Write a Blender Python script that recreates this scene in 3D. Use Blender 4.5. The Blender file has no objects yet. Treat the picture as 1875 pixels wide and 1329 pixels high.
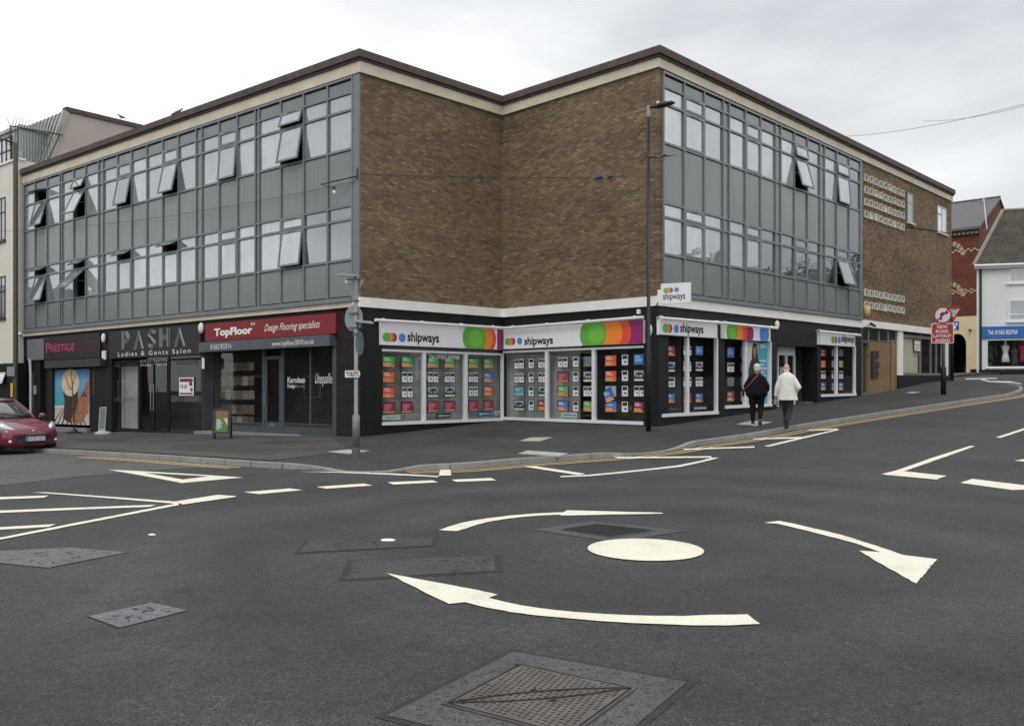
import bpy, bmesh, math, random
from mathutils import Vector, Matrix
R = math.radians
SC = bpy.context.scene
random.seed(7)
# ------------------------------------------------------------------ camera
CAM_Z, F, CX, HY = 1.6, 1560.0, 937.5, 708.0
cam_d = bpy.data.cameras.new('camera')
cam = bpy.data.objects.new('camera', cam_d)
SC.collection.objects.link(cam)
cam.location = (0, 0, CAM_Z)
cam.rotation_euler = (R(90), 0, 0)
cam_d.sensor_width = 36
cam_d.lens = F / 1875 * 36
cam_d.shift_y = (HY - 664.5) / 1875
cam_d.clip_end = 3000
SC.camera = cam
# ------------------------------------------------------------------ sky
SUN_EL, SUN_AZ = 52, 200          # azimuth from north (+Y) clockwise
world = bpy.data.worlds.new('World'); SC.world = world
world.use_nodes = True
wn, wl = world.node_tree.nodes, world.node_tree.links
wn.clear()
out = wn.new('ShaderNodeOutputWorld'); bg = wn.new('ShaderNodeBackground')
sky = wn.new('ShaderNodeTexSky'); sky.sky_type = 'NISHITA'; sky.sun_disc = False
sky.sun_elevation = R(SUN_EL); sky.sun_rotation = R(SUN_AZ)
tc = wn.new('ShaderNodeTexCoord')
mp = wn.new('ShaderNodeMapping'); mp.inputs['Scale'].default_value = (1, 1, 3.0); mp.inputs['Location'].default_value = (3.1, 0.4, 0.2)
n1 = wn.new('ShaderNodeTexNoise'); n1.inputs['Scale'].default_value = 1.25; n1.inputs['Detail'].default_value = 7; n1.inputs['Roughness'].default_value = 0.5
n1.inputs['Distortion'].default_value = 0.3
cr = wn.new('ShaderNodeValToRGB')
e = cr.color_ramp.elements
SKYK = 10.0
def sk(v): return (v[0] * SKYK, v[1] * SKYK, v[2] * SKYK, 1)
e[0].position = 0.30; e[0].color = sk((.66, .69, .73))
e[1].position = 0.55; e[1].color = sk((1.32, 1.32, 1.32))
m = e.new(0.43); m.color = sk((.97, .985, 1.0))
mix = wn.new('ShaderNodeMix'); mix.data_type = 'RGBA'; mix.inputs['Factor'].default_value = 0.93
wl.new(tc.outputs['Generated'], mp.inputs['Vector']); wl.new(mp.outputs[0], n1.inputs['Vector'])
wl.new(n1.outputs['Fac'], cr.inputs['Fac'])
wl.new(sky.outputs[0], mix.inputs[6]); wl.new(cr.outputs[0], mix.inputs[7])
wl.new(mix.outputs[2], bg.inputs['Color']); bg.inputs['Strength'].default_value = 0.1
wl.new(bg.outputs[0], out.inputs['Surface'])
# ------------------------------------------------------------------ sun behind thin cloud
sd = bpy.data.lights.new('sun', 'SUN'); sun = bpy.data.objects.new('sun', sd)
SC.collection.objects.link(sun)
sd.energy = 0.8; sd.angle = R(25); sd.color = (1, .97, .92)
el, az = R(SUN_EL), R(SUN_AZ)
sdir = Vector((math.sin(az) * math.cos(el), math.cos(az) * math.cos(el), math.sin(el)))
sun.rotation_euler = sdir.to_track_quat('Z', 'Y').to_euler()
sun.location = (0, -20, 40)
SC.view_settings.view_transform = 'Standard'; SC.view_settings.look = 'None'
SC.view_settings.exposure = 0; SC.view_settings.gamma = 1
SC.cycles.max_bounces = 8; SC.cycles.use_denoising = True

# ------------------------------------------------------------------ materials
def srgb(r, g, b):
    f = lambda c: (c / 12.92 if c <= .04045 else ((c + .055) / 1.055) ** 2.4)
    return (f(r / 255), f(g / 255), f(b / 255))
class NT:
    def __init__(s, name):
        s.m = bpy.data.materials.new(name); s.m.use_nodes = True
        s.n, s.l = s.m.node_tree.nodes, s.m.node_tree.links
        s.b = s.n['Principled BSDF']; s.o = s.n['Material Output']
        s.pos = s.n.new('ShaderNodeNewGeometry').outputs['Position']
    def noise(s, scale, detail=4, rough=.55, vec=None):
        t = s.n.new('ShaderNodeTexNoise'); t.inputs['Scale'].default_value = scale
        t.inputs['Detail'].default_value = detail; t.inputs['Roughness'].default_value = rough
        s.l.new(vec or s.pos, t.inputs['Vector']); return t.outputs['Fac']
    def ramp(s, fac, stops):
        c = s.n.new('ShaderNodeValToRGB'); el = c.color_ramp.elements
        el[0].position, el[1].position = stops[0][0], stops[-1][0]
        el[0].color, el[1].color = (*stops[0][1], 1), (*stops[-1][1], 1)
        for p, col in stops[1:-1]:
            x = el.new(p); x.color = (*col, 1)
        s.l.new(fac, c.inputs['Fac']); return c.outputs['Color']
    def mixc(s, fac, a, b, mode='MIX'):
        x = s.n.new('ShaderNodeMix'); x.data_type = 'RGBA'; x.blend_type = mode
        for i, v in ((0, fac), (6, a), (7, b)):
            if isinstance(v, (int, float)): x.inputs[i].default_value = v
            elif isinstance(v, tuple): x.inputs[i].default_value = (*v, 1) if len(v) == 3 else v
            else: s.l.new(v, x.inputs[i])
        return x.outputs[2]
    def bump(s, h, strength=.3, dist=.01):
        b = s.n.new('ShaderNodeBump'); b.inputs['Strength'].default_value = strength; b.inputs['Distance'].default_value = dist
        s.l.new(h, b.inputs['Height']); s.l.new(b.outputs[0], s.b.inputs['Normal'])
    def math(s, op, a, b=0.):
        x = s.n.new('ShaderNodeMath'); x.operation = op
        for i, v in ((0, a), (1, b)):
            if isinstance(v, (int, float)): x.inputs[i].default_value = v
            else: s.l.new(v, x.inputs[i])
        return x.outputs[0]
    def dot(s, v):
        x = s.n.new('ShaderNodeVectorMath'); x.operation = 'DOT_PRODUCT'
        s.l.new(s.pos, x.inputs[0]); x.inputs[1].default_value = v; return x.outputs['Value']
    def comb(s, x, y, z=0.):
        c = s.n.new('ShaderNodeCombineXYZ')
        for i, v in enumerate((x, y, z)):
            if isinstance(v, (int, float)): c.inputs[i].default_value = v
            else: s.l.new(v, c.inputs[i])
        return c.outputs[0]
MATS = {}
def mat(name, col, rough=.6, metal=0, var=.12, vs=2.5, spec=.5, bump=0, bs=60, coat=0):
    if name in MATS: return MATS[name]
    t = NT(name)
    c = tuple(max(0, x) for x in col)
    lo, hi = tuple(x * (1 - var) for x in c), tuple(min(1, x * (1 + var)) for x in c)
    cc = t.ramp(t.noise(vs, 5), [(.3, lo), (.7, hi)])
    t.l.new(cc, t.b.inputs['Base Color'])
    t.b.inputs['Roughness'].default_value = rough; t.b.inputs['Metallic'].default_value = metal
    t.b.inputs['Specular IOR Level'].default_value = spec
    if coat: t.b.inputs['Coat Weight'].default_value = coat; t.b.inputs['Coat Roughness'].default_value = .03
    if bump: t.bump(t.noise(bs, 3), bump, .004)
    MATS[name] = t.m
    return t.m
def smat(name, r, g, b, **k): return mat(name, srgb(r, g, b), **k)

def brick(name, u, cols, mortar, bw=.225, bh=.075, msize=.008, soot=.35):
    t = NT(name)
    v = t.comb(t.dot((u[0], u[1], 0)), t.dot((0, 0, 1)))
    b = t.n.new('ShaderNodeTexBrick'); t.l.new(v, b.inputs['Vector'])
    b.inputs['Scale'].default_value = 1; b.inputs['Brick Width'].default_value = bw; b.inputs['Row Height'].default_value = bh
    b.inputs['Mortar Size'].default_value = msize; b.inputs['Mortar Smooth'].default_value = .3; b.inputs['Bias'].default_value = 0
    b.inputs['Color1'].default_value = (0, 0, 0, 1); b.inputs['Color2'].default_value = (1, 1, 1, 1); b.inputs['Mortar'].default_value = (.5, .5, .5, 1)
    bc = t.ramp(b.outputs['Color'], [(i / (len(cols) - 1), c) for i, c in enumerate(cols)])
    mp = t.n.new('ShaderNodeMapping'); mp.inputs['Scale'].default_value = (.4, .4, 1.5); t.l.new(t.pos, mp.inputs[0])
    big = t.ramp(t.noise(.55, 5, .6, mp.outputs[0]), [(.28, (1 - soot,) * 3), (.5, (1, 1, 1)), (.74, (1.25, 1.22, 1.16))])
    fine = t.ramp(t.noise(9, 4), [(.3, (.88, .88, .88)), (.7, (1.12, 1.12, 1.12))])
    c = t.mixc(b.outputs['Fac'], bc, mortar)
    c = t.mixc(1.0, c, big, 'MULTIPLY'); c = t.mixc(1.0, c, fine, 'MULTIPLY')
    t.l.new(c, t.b.inputs['Base Color']); t.b.inputs['Roughness'].default_value = .9; t.b.inputs['Specular IOR Level'].default_value = .25
    inv = t.math('SUBTRACT', 1., b.outputs['Fac'])
    t.bump(t.math('ADD', inv, t.math('MULTIPLY', t.noise(50, 2), .4)), .5, .008)
    MATS[name] = t.m
    return t.m

def asphalt(name, base, tint=(1, 1, 1), sp=1.0, worn=.25, tracks=False):
    t = NT(name)
    vo = t.n.new('ShaderNodeTexVoronoi'); vo.inputs['Scale'].default_value = 110; t.l.new(t.pos, vo.inputs['Vector'])
    vs = t.n.new('ShaderNodeSeparateColor'); t.l.new(vo.outputs['Color'], vs.inputs[0])
    b = tuple(base * x for x in tint)
    k = lambda f: tuple(x * f for x in b)
    st = t.ramp(vs.outputs[0], [(0, k(1 - .7 * sp)), (.4, k(1 - .15 * sp)), (.86, k(1 + .3 * sp)), (.96, k(1 + .8 * sp)), (1, k(1 + 1.6 * sp))])
    med = t.ramp(t.noise(14, 5, .65), [(.3, (.78, .78, .78)), (.7, (1.22, 1.22, 1.22))])
    big = t.ramp(t.noise(.35, 5, .6), [(.3, (1 - worn, 1 - worn, 1 - worn * .9)), (.52, (1, 1, 1)), (.75, (1 + worn, 1 + worn * .95, 1 + worn * .85))])
    b2 = t.ramp(t.noise(1.7, 4, .6), [(.25, (.85, .85, .86)), (.75, (1.12, 1.12, 1.11))])
    c = t.mixc(1., st, med, 'MULTIPLY'); c = t.mixc(1., c, big, 'MULTIPLY'); c = t.mixc(1., c, b2, 'MULTIPLY')
    spots = t.ramp(t.noise(2.6, 3, .5), [(.60, (1, 1, 1)), (.72, (.74, .74, .74))]); c = t.mixc(1., c, spots, 'MULTIPLY')
    if tracks:
        vm = t.n.new('ShaderNodeVectorMath'); vm.operation = 'DISTANCE'; t.l.new(t.pos, vm.inputs[0]); vm.inputs[1].default_value = (1.6, 8.6, 0)
        dd = t.math('ADD', vm.outputs['Value'], t.math('MULTIPLY', t.noise(.5, 3), 1.6))
        tk = t.ramp(t.math('MULTIPLY', dd, .1), [(.2, (1, 1, 1)), (.33, (.80, .80, .80)), (.40, (1.08, 1.08, 1.07)), (.50, (.80, .80, .81)), (.60, (1.12, 1.12, 1.10)), (.72, (.78, .78, .79)), (.85, (1.05, 1.05, 1.04)), (1, (.95, .95, .95))]); c = t.mixc(1., c, tk, 'MULTIPLY')
    t.l.new(c, t.b.inputs['Base Color'])
    t.b.inputs['Roughness'].default_value = .78; t.b.inputs['Specular IOR Level'].default_value = .4
    h = t.math('ADD', t.math('MULTIPLY', vo.outputs['Distance'], -1.2), t.noise(40, 3))
    t.bump(h, .55, .006)
    MATS[name] = t.m
    return t.m

def glass(name, refl=.12, tint=(.96, .98, .975)):
    t = NT(name)
    t.n.remove(t.b)
    gl = t.n.new('ShaderNodeBsdfGlossy'); gl.inputs['Roughness'].default_value = .015; gl.inputs['Color'].default_value = (.95, .98, 1, 1)
    tr = t.n.new('ShaderNodeBsdfTransparent'); tr.inputs['Color'].default_value = (*tint, 1)
    lw = t.n.new('ShaderNodeLayerWeight'); lw.inputs['Blend'].default_value = .5
    f = t.math('ADD', t.math('MULTIPLY', t.math('POWER', lw.outputs['Facing'], 5.), .9), .055 + refl)
    bp = t.n.new('ShaderNodeBump'); bp.inputs['Strength'].default_value = .05; bp.inputs['Distance'].default_value = .02
    t.l.new(t.noise(1.1, 1), bp.inputs['Height']); t.l.new(bp.outputs[0], gl.inputs['Normal'])
    ms = t.n.new('ShaderNodeMixShader')
    t.l.new(f, ms.inputs[0]); t.l.new(tr.outputs[0], ms.inputs[1]); t.l.new(gl.outputs[0], ms.inputs[2])
    t.l.new(ms.outputs[0], t.o.inputs['Surface'])
    MATS[name] = t.m
    return t.m

# ------------------------------------------------------------------ mesh building
def link(o): SC.collection.objects.link(o); return o
WLOC = {}
class MB:
    def __init__(s): s.v, s.f, s.mi, s.k = [], [], [], 0
    def add(s, vs, fs, mi=None):
        b = len(s.v); s.v += [Vector(p) for p in vs]
        for f in fs: s.f.append([b + i for i in f]); s.mi.append(s.k if mi is None else mi)
        return s
    def box(s, c0, c1, fr=None):
        fr = fr or (lambda a, b, c: (a, b, c))
        (x0, y0, z0), (x1, y1, z1) = c0, c1
        vs = [fr(x, y, z) for z in (z0, z1) for x, y in ((x0, y0), (x1, y0), (x1, y1), (x0, y1))]
        return s.add(vs, [(0, 3, 2, 1), (4, 5, 6, 7), (0, 1, 5, 4), (1, 2, 6, 5), (2, 3, 7, 6), (3, 0, 4, 7)])
    def tube(s, pts, r, n=8, cap=True):
        pts = [Vector(p) for p in pts]; rr = r if isinstance(r, (list, tuple)) else [r] * len(pts)
        b = len(s.v); N = len(pts)
        ref = None
        for i, p in enumerate(pts):
            d = (pts[min(i + 1, N - 1)] - pts[max(i - 1, 0)]).normalized()
            if ref is None: ref = Vector((0, 0, 1)) if abs(d.z) < .9 else Vector((1, 0, 0))
            a = d.cross(ref).normalized(); c = d.cross(a).normalized()
            ref = a.cross(d)
            for k in range(n):
                t = 2 * math.pi * k / n
                s.v.append(p + (a * math.cos(t) + c * math.sin(t)) * rr[i])
        for i in range(N - 1):
            for k in range(n):
                s.f.append([b + i * n + k, b + i * n + (k + 1) % n, b + (i + 1) * n + (k + 1) % n, b + (i + 1) * n + k]); s.mi.append(s.k)
        if cap:
            s.f.append([b + k for k in range(n)]); s.f.append([b + (N - 1) * n + k for k in range(n)]); s.mi += [s.k, s.k]
        return s
    def ball(s, c, r, n=10, m=7):
        c = Vector(c); r = r if isinstance(r, (tuple, list)) else (r, r, r)
        b = len(s.v)
        for i in range(m + 1):
            th = math.pi * i / m
            for k in range(n):
                ph = 2 * math.pi * k / n
                s.v.append(c + Vector((r[0] * math.sin(th) * math.cos(ph), r[1] * math.sin(th) * math.sin(ph), r[2] * math.cos(th))))
        for i in range(m):
            for k in range(n):
                s.f.append([b + i * n + k, b + i * n + (k + 1) % n, b + (i + 1) * n + (k + 1) % n, b + (i + 1) * n + k]); s.mi.append(s.k)
        return s
    def loft(s, rings, cap=True):
        b = len(s.v); n = len(rings[0])
        for r in rings: s.v += [Vector(p) for p in r]
        for i in range(len(rings) - 1):
            for k in range(n):
                s.f.append([b + i * n + k, b + i * n + (k + 1) % n, b + (i + 1) * n + (k + 1) % n, b + (i + 1) * n + k]); s.mi.append(s.k)
        if cap:
            s.f.append([b + k for k in range(n)]); s.f.append([b + (len(rings) - 1) * n + k for k in range(n)]); s.mi += [s.k, s.k]
        return s
    def prism(s, poly, fr, o0, o1):
        """polygon (t,z) extruded between outs o0,o1 in frame fr(t,o,z)"""
        n = len(poly)
        vs = [fr(t, o0, z) for t, z in poly] + [fr(t, o1, z) for t, z in poly]
        fs = [list(range(n)), list(range(n, 2 * n))[::-1]] + [(i, (i + 1) % n, n + (i + 1) % n, n + i) for i in range(n)]
        return s.add(vs, fs)
    def build(s, name, mats, parent=None, loc=None, smooth=False, bevel=0, recalc=True, **tags):
        if not s.v: return None
        mats = mats if isinstance(mats, (list, tuple)) else [mats]
        if parent is not None: org = WLOC[parent.name]
        elif loc is not None: org = Vector(loc)
        else:
            xs = [p.x for p in s.v]; ys = [p.y for p in s.v]; zs = [p.z for p in s.v]
            org = Vector(((min(xs) + max(xs)) / 2, (min(ys) + max(ys)) / 2, min(zs)))
        me = bpy.data.meshes.new(name)
        me.from_pydata([p - org for p in s.v], [], s.f)
        for m_ in mats: me.materials.append(m_)
        for i, p in enumerate(me.polygons): p.material_index = s.mi[i]
        bm = bmesh.new(); bm.from_mesh(me)
        if recalc: bmesh.ops.recalc_face_normals(bm, faces=bm.faces)
        if bevel: bmesh.ops.bevel(bm, geom=list(bm.edges), offset=bevel, segments=1, affect='EDGES', clamp_overlap=True)
        if smooth:
            for f in bm.faces: f.smooth = True
        bm.to_mesh(me); bm.free()
        o = link(bpy.data.objects.new(name, me))
        if parent is not None: o.parent = parent; WLOC[o.name] = org.copy()
        else: o.location = org; WLOC[o.name] = org.copy()
        for k, v in tags.items():
            if v: o[k] = v
        return o
def thing(name, loc, label, category, group=None):
    o = link(bpy.data.objects.new(name, None)); o.location = loc; o.empty_display_size = .3
    WLOC[o.name] = Vector(loc)
    o['label'] = label; o['category'] = category
    if group: o['group'] = group
    return o

# text as real mesh; fr(t,o,z) with 'right' being +1 or -1 along t
def text_geo(body, bold=0.0, shear=0.0, spacing=1.0, align='CENTER'):
    c = bpy.data.curves.new('tmp', 'FONT'); c.body = body; c.size = 1; c.offset = bold; c.shear = shear
    c.space_character = spacing; c.align_x = align; c.resolution_u = 3; c.fill_mode = 'FRONT'
    o = link(bpy.data.objects.new('tmp', c))
    dg = bpy.context.evaluated_depsgraph_get(); dg.update()
    me = o.evaluated_get(dg).to_mesh()
    vs = [v.co.copy() for v in me.vertices]; fs = [list(p.vertices) for p in me.polygons]
    o.evaluated_get(dg).to_mesh_clear()
    bpy.data.objects.remove(o); bpy.data.curves.remove(c)
    return vs, fs
def add_text(mb, body, fr, right, t0, t1, z0, z1, out, **k):
    """fit text into the rectangle t0..t1 (t0 = reader's left), z0..z1"""
    vs, fs = text_geo(body, **k)
    x0, x1 = min(v.x for v in vs), max(v.x for v in vs); y0, y1 = min(v.y for v in vs), max(v.y for v in vs)
    sx = (t1 - t0) / (x1 - x0); sy = (z1 - z0) / (y1 - y0)
    mb.add([fr(t0 + (v.x - x0) * sx, out, z0 + (v.y - y0) * sy) for v in vs], fs)
    return mb

# ------------------------------------------------------------------ the lie of the land
ST = [(-1000, 0, 0), (12, 0, 0), (16, .06, .035), (21, .30, .052), (37, 1.15, .062), (48, 1.95, .06), (58, 2.33, .022), (72, 2.55, .008), (100, 2.6, 0), (2000, 2.6, 0)]
def g(x, y):
    s = .696 * x + .718 * y
    for (a, za, da), (b, zb, db) in zip(ST, ST[1:]):
        if s <= b:
            h = b - a; t = (s - a) / h
            z = za * (2 * t ** 3 - 3 * t * t + 1) + h * da * (t ** 3 - 2 * t * t + t) + zb * (-2 * t ** 3 + 3 * t * t) + h * db * (t ** 3 - t * t)
            break
    q = -x - 2 + .25 * (y - 22)
    if q > 0 and y > 5: 
        w = min(1, (y - 5) / 15)
        z -= w * .024 * q * q / (q + 3) if q < 30 else w * .024 * 27.3
    return z
def at(px, py, dz=0.):
    """the point of the ground (raised by dz) seen at a photograph pixel"""
    rx, rz = (px - CX) / F, (HY - py) / F
    lo, y = 1.0, 1.0
    while y < 300:
        if CAM_Z + rz * y <= g(rx * y, y) + dz: break
        lo = y; y *= 1.04
    hi = y
    for _ in range(40):
        md = (lo + hi) / 2
        if CAM_Z + rz * md <= g(rx * md, md) + dz: hi = md
        else: lo = md
    y = (lo + hi) / 2
    return Vector((rx * y, y, g(rx * y, y) + dz))

# ------------------------------------------------------------------ wall frames
class Wall:
    def __init__(s, o, u, n, right=1, slope=0.):
        s.o, s.u, s.n = Vector(o), Vector(u).normalized(), Vector(n).normalized()
        s.right, s.sl = right, slope
    def fr(s, t, o, z):
        p = s.o + s.u * t + s.n * o
        return (p.x, p.y, z + s.sl * t)
    def t(s, px, o=0.):
        r = (px - CX) / F; q = s.o + s.n * o
        return (r * q.y - q.x) / (s.u.x - r * s.u.y)
    def z(s, px, py, o=0.):
        t = s.t(px, o); y = (s.o + s.n * o + s.u * t).y
        return CAM_Z + (HY - py) / F * y - s.sl * t
    def g(s, t, o=0.):
        p = s.o + s.u * t + s.n * o
        return g(p.x, p.y) - s.sl * t
P1, P2, P3 = Vector((-4.54, 25.5)), Vector((-.33, 29.7)), Vector((4.33, 25.25))
WA = Wall(P1, (-.796, .6055), (-.6055, -.796), -1, -.0048)
WB = Wall(P1, P2 - P1, ((P2 - P1).y, -(P2 - P1).x))
WC = Wall(P2, P3 - P2, ((P3 - P2).y, -(P3 - P2).x))
WD = Wall(P3, (.696, .718), (.718, -.696), 1, .007)
LB, LC = (P2 - P1).length, (P3 - P2).length
LA, LD, LE = 22.4, 14.95, 26.7
def wbox(mb, W, t0, t1, o0, o1, z0, z1): return mb.box((t0, o0, z0), (t1, o1, z1), W.fr)
def prect(W, x0, x1, y0, y1, out):
    """pixel rectangle -> (t left, t right, z bottom, z top), y given at the middle"""
    xm = (x0 + x1) / 2
    return W.t(x0, out), W.t(x1, out), W.z(xm, y1, out), W.z(xm, y0, out)

# ------------------------------------------------------------------ road
M_road = asphalt('asphalt new', .056, (1, 1.0, 1.02), .8, .25, True)
M_road_old = asphalt('asphalt old', .105, (1, .99, .96), .8, .15)
M_pave = asphalt('asphalt pavement', .052, (1, 1, .98), .7, .35)
def axis(segs):
    r = []
    for a, b, st in segs:
        n = round((b - a) / st)
        r += [a + (b - a) * i / n for i in range(n)]
    return r + [segs[-1][1]]
GX = axis([(-400, -60, 20), (-60, -20, 2), (-20, 40, .5), (40, 80, 2), (80, 400, 20)])
GY = axis([(-300, -20, 20), (-20, 2, 2), (2, 64, .5), (64, 100, 2), (100, 500, 20)])
mb = MB(); nx = len(GX)
mb.v = [Vector((x, y, g(x, y))) for y in GY for x in GX]
mb.f = [[j * nx + i, j * nx + i + 1, (j + 1) * nx + i + 1, (j + 1) * nx + i] for j in range(len(GY) - 1) for i in range(nx - 1)]
mb.mi = [0] * len(mb.f)
mb.build('road', M_road, loc=(0, 0, 0), smooth=True, kind='structure')

def clean(poly):
    r = []
    for p in poly:
        if not r or (Vector(p) - Vector(r[-1])).length > .01: r.append(p)
    return r
def drape(mb, poly, dz, thick=0., hf=None):
    """lay a flat outline (x,y) onto the ground, cut along the ground's own grid"""
    hf = hf or g
    bm = bmesh.new()
    poly = clean([(p[0], p[1]) for p in poly])
    f = bm.faces.new([bm.verts.new((x, y, 0)) for x, y in poly])
    bmesh.ops.triangulate(bm, faces=[f])
    xs = [p[0] for p in poly]; ys = [p[1] for p in poly]
    for lo, hi, nrm in ((min(xs), max(xs), (1, 0, 0)), (min(ys), max(ys), (0, 1, 0))):
        k = math.floor(lo / .5) * .5
        while k < hi:
            if k > lo:
                geom = list(bm.verts) + list(bm.edges) + list(bm.faces)
                bmesh.ops.bisect_plane(bm, geom=geom, plane_co=(k * nrm[0], k * nrm[1], 0), plane_no=nrm)
            k += .5
    bm.verts.index_update()
    base = [Vector((v.co.x, v.co.y, hf(v.co.x, v.co.y) + dz)) for v in bm.verts]
    fs = []
    for f in bm.faces:
        ix = [v.index for v in f.verts]; ar = sum(bm_x.x * bm_y.y - bm_y.x * bm_x.y for bm_x, bm_y in zip([base[i] for i in ix], [base[i] for i in ix[1:] + ix[:1]]))
        fs.append(ix if ar > 0 else ix[::-1])
    mb.add(base, fs)
    if thick:
        edges = [e for e in bm.edges if len(e.link_faces) == 1]
        b = len(mb.v)
        for e_ in edges:
            i, j = e_.verts[0].index, e_.verts[1].index
            mb.add([base[i], base[j], base[j] - Vector((0, 0, thick)), base[i] - Vector((0, 0, thick))], [(0, 1, 2, 3)])
    bm.free()
    return mb

# kerb line: pixels of its top edge, height of the kerb there, colour lightness 0 old 1 new
KERB = [(-260, 806, .11), (-120, 812, .11), (0, 817, .11), (99, 822.7, .11), (180, 827, .11), (252.6, 831, .11), (330, 836, .11), (409.6, 841.4, .11), (488, 846.5, .11),
        (528, 849, .10), (552, 851, .085), (580, 855, .05), (604, 860, .02), (625, 863, .012), (665, 864, .012), (705, 863.6, .012), (730, 860, .03), (752, 855.5, .07), (776, 851, .11), (847, 848, .12),
        (900, 844, .12), (958, 839, .12), (1005, 836, .12), (1048.5, 833, .12), (1107.7, 829, .12), (1135, 829.5, .09), (1165, 830.2, .04), (1185, 829.8, .012), (1212, 827, .012), (1236, 822, .03), (1255, 815, .08),
        (1272, 808, .12), (1310, 803, .12), (1365.6, 795.4, .12), (1410, 788, .12), (1459, 779, .12), (1520, 769.5, .12), (1589, 759, .12), (1660, 748.5, .12), (1733, 737.8, .12), (1790, 729.5, .12),
        (1844, 721.6, .12), (1862, 717, .12), (1872, 712.5, .12), (1872, 708, .12), (1862, 704.5, .12), (1840, 701.5, .12), (1800, 698.5, .12), (1770, 696.5, .12)]
KW = [(at(x, y, h), h) for x, y, h in KERB]
# extend left end far along the street and right end into the side street
KW = KW[4:]
p0, p1_ = KW[0][0], KW[1][0]
d0 = (p0 - p1_); d0.z = 0; d0.normalize()
for L in (4, 9, 16, 26, 40):
    q = p0 + d0 * L
    KW.insert(0, (Vector((q.x, q.y, g(q.x, q.y) + .11)), .11))
kp = [Vector((k[0].x, k[0].y)) for k in KW]; kh = [k[1] for k in KW]
# smooth resample
def catmull(P, H, n=4):
    r, rh = [], []
    for i in range(len(P) - 1):
        a, b, c, d = P[max(i - 1, 0)], P[i], P[i + 1], P[min(i + 2, len(P) - 1)]
        L1, L0, L2 = (c - b).length, (b - a).length or 1, (d - c).length or 1
        t1 = (c - a) / (L0 + L1) * L1 if i else (c - b); t2 = (d - b) / (L1 + L2) * L1 if i < len(P) - 2 else (c - b)
        for k in range(n):
            t = k / n
            r.append(b * (2 * t ** 3 - 3 * t * t + 1) + t1 * (t ** 3 - 2 * t * t + t) + c * (-2 * t ** 3 + 3 * t * t) + t2 * (t ** 3 - t * t))
            rh.append(H[i] + (H[i + 1] - H[i]) * t)
    r.append(P[-1]); rh.append(H[-1]); return r, rh
KP, KH = catmull(kp, kh, 4)
def offset_line(P, d):
    r = []
    for i, p in enumerate(P):
        a = (P[min(i + 1, len(P) - 1)] - P[max(i - 1, 0)]).normalized()
        r.append(p + Vector((a.y, -a.x)) * d)      # to the right of travel = road side
    return r
# kerb stones: 0.13 wide band along the kerb line
INN = offset_line(KP, -.13)
M_kerb = mat('kerb concrete', (.27, .265, .245), .85, var=.15, vs=2.2, bump=.2)
def resample(P, H, step):
    L = [0]
    for a, b in zip(P, P[1:]): L.append(L[-1] + (b - a).length)
    n = int(L[-1] / step); r, rh, j = [], [], 0
    for k in range(n + 1):
        s_ = k * step
        while j < len(L) - 2 and L[j + 1] < s_: j += 1
        f = (s_ - L[j]) / max(1e-6, L[j + 1] - L[j])
        r.append(P[j] + (P[j + 1] - P[j]) * f); rh.append(H[j] + (H[j + 1] - H[j]) * f)
    return r, rh
KP, KH = resample(KP, KH, .305)
INN = offset_line(KP, -.13)
mb = MB()
for i in range(len(KP) - 1):
    a, b, c, d = KP[i], KP[i + 1], INN[i + 1], INN[i]
    if i % 3 == 0: a = a.lerp(b, .05); d = d.lerp(c, .05)
    za, zb = g(*a) + KH[i], g(*b) + KH[i + 1]
    w = (a - d).normalized() * .015
    vs = [(a.x + w.x, a.y + w.y, g(*a) - .25), (b.x + w.x, b.y + w.y, g(*b) - .25), (b.x, b.y, zb), (a.x, a.y, za), (d.x, d.y, za + .004), (c.x, c.y, zb + .004), (d.x, d.y, g(*d) - .25), (c.x, c.y, g(*c) - .25)]
    mb.add(vs, [(0, 1, 2, 3), (3, 2, 5, 4), (4, 5, 7, 6)] + ([(0, 3, 4, 6)] if i % 3 == 0 else []))
mb.build('kerb', M_kerb, loc=(0, 0, 0), recalc=False, kind='structure')
# pavement: ruled from the kerb back under the building
def inner(p):
    ta = (p - P1).dot(WA.u); td = (p - P3).dot(WD.u)
    if p.x < 0 and ta > 1: return P1 + WA.u * ta - WA.n * 2.5
    if p.x > 2 and td > 1: return P3 + WD.u * min(td, 30) - WD.n * 2.5
    a, b, c = P1 + WA.u - WA.n * 2.5, P2 + Vector((0, 2.5)), P3 + WD.u - WD.n * 2.5
    xa, xb = -7.2, 7.5
    f = min(1, max(0, (p.x - xa) / (xb - xa)))
    return a.lerp(b, f * 2) if f < .5 else b.lerp(c, f * 2 - 1)
FR = [0, .02, .05, .09, .14, .2, .27, .35, .44, .54, .65, .77, .89, 1]
mb = MB(); IL = [inner(p) for p in INN]
for p, q, h in zip(INN, IL, KH):
    for f in FR:
        v = p.lerp(q, f); d = (v - p).length
        hh = h + (.12 - h) * min(1, d / 1.3) ** .8 - .001
        mb.v.append(Vector((v.x, v.y, g(v.x, v.y) + hh)))
nf = len(FR)
for i in range(len(INN) - 1):
    for k in range(nf - 1):
        mb.f.append([i * nf + k, (i + 1) * nf + k, (i + 1) * nf + k + 1, i * nf + k + 1]); mb.mi.append(0)
mb.build('pavement', M_pave, loc=(0, 0, 0), smooth=True, recalc=True, kind='structure')
def pav(x, y): return g(x, y) + .12
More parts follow.
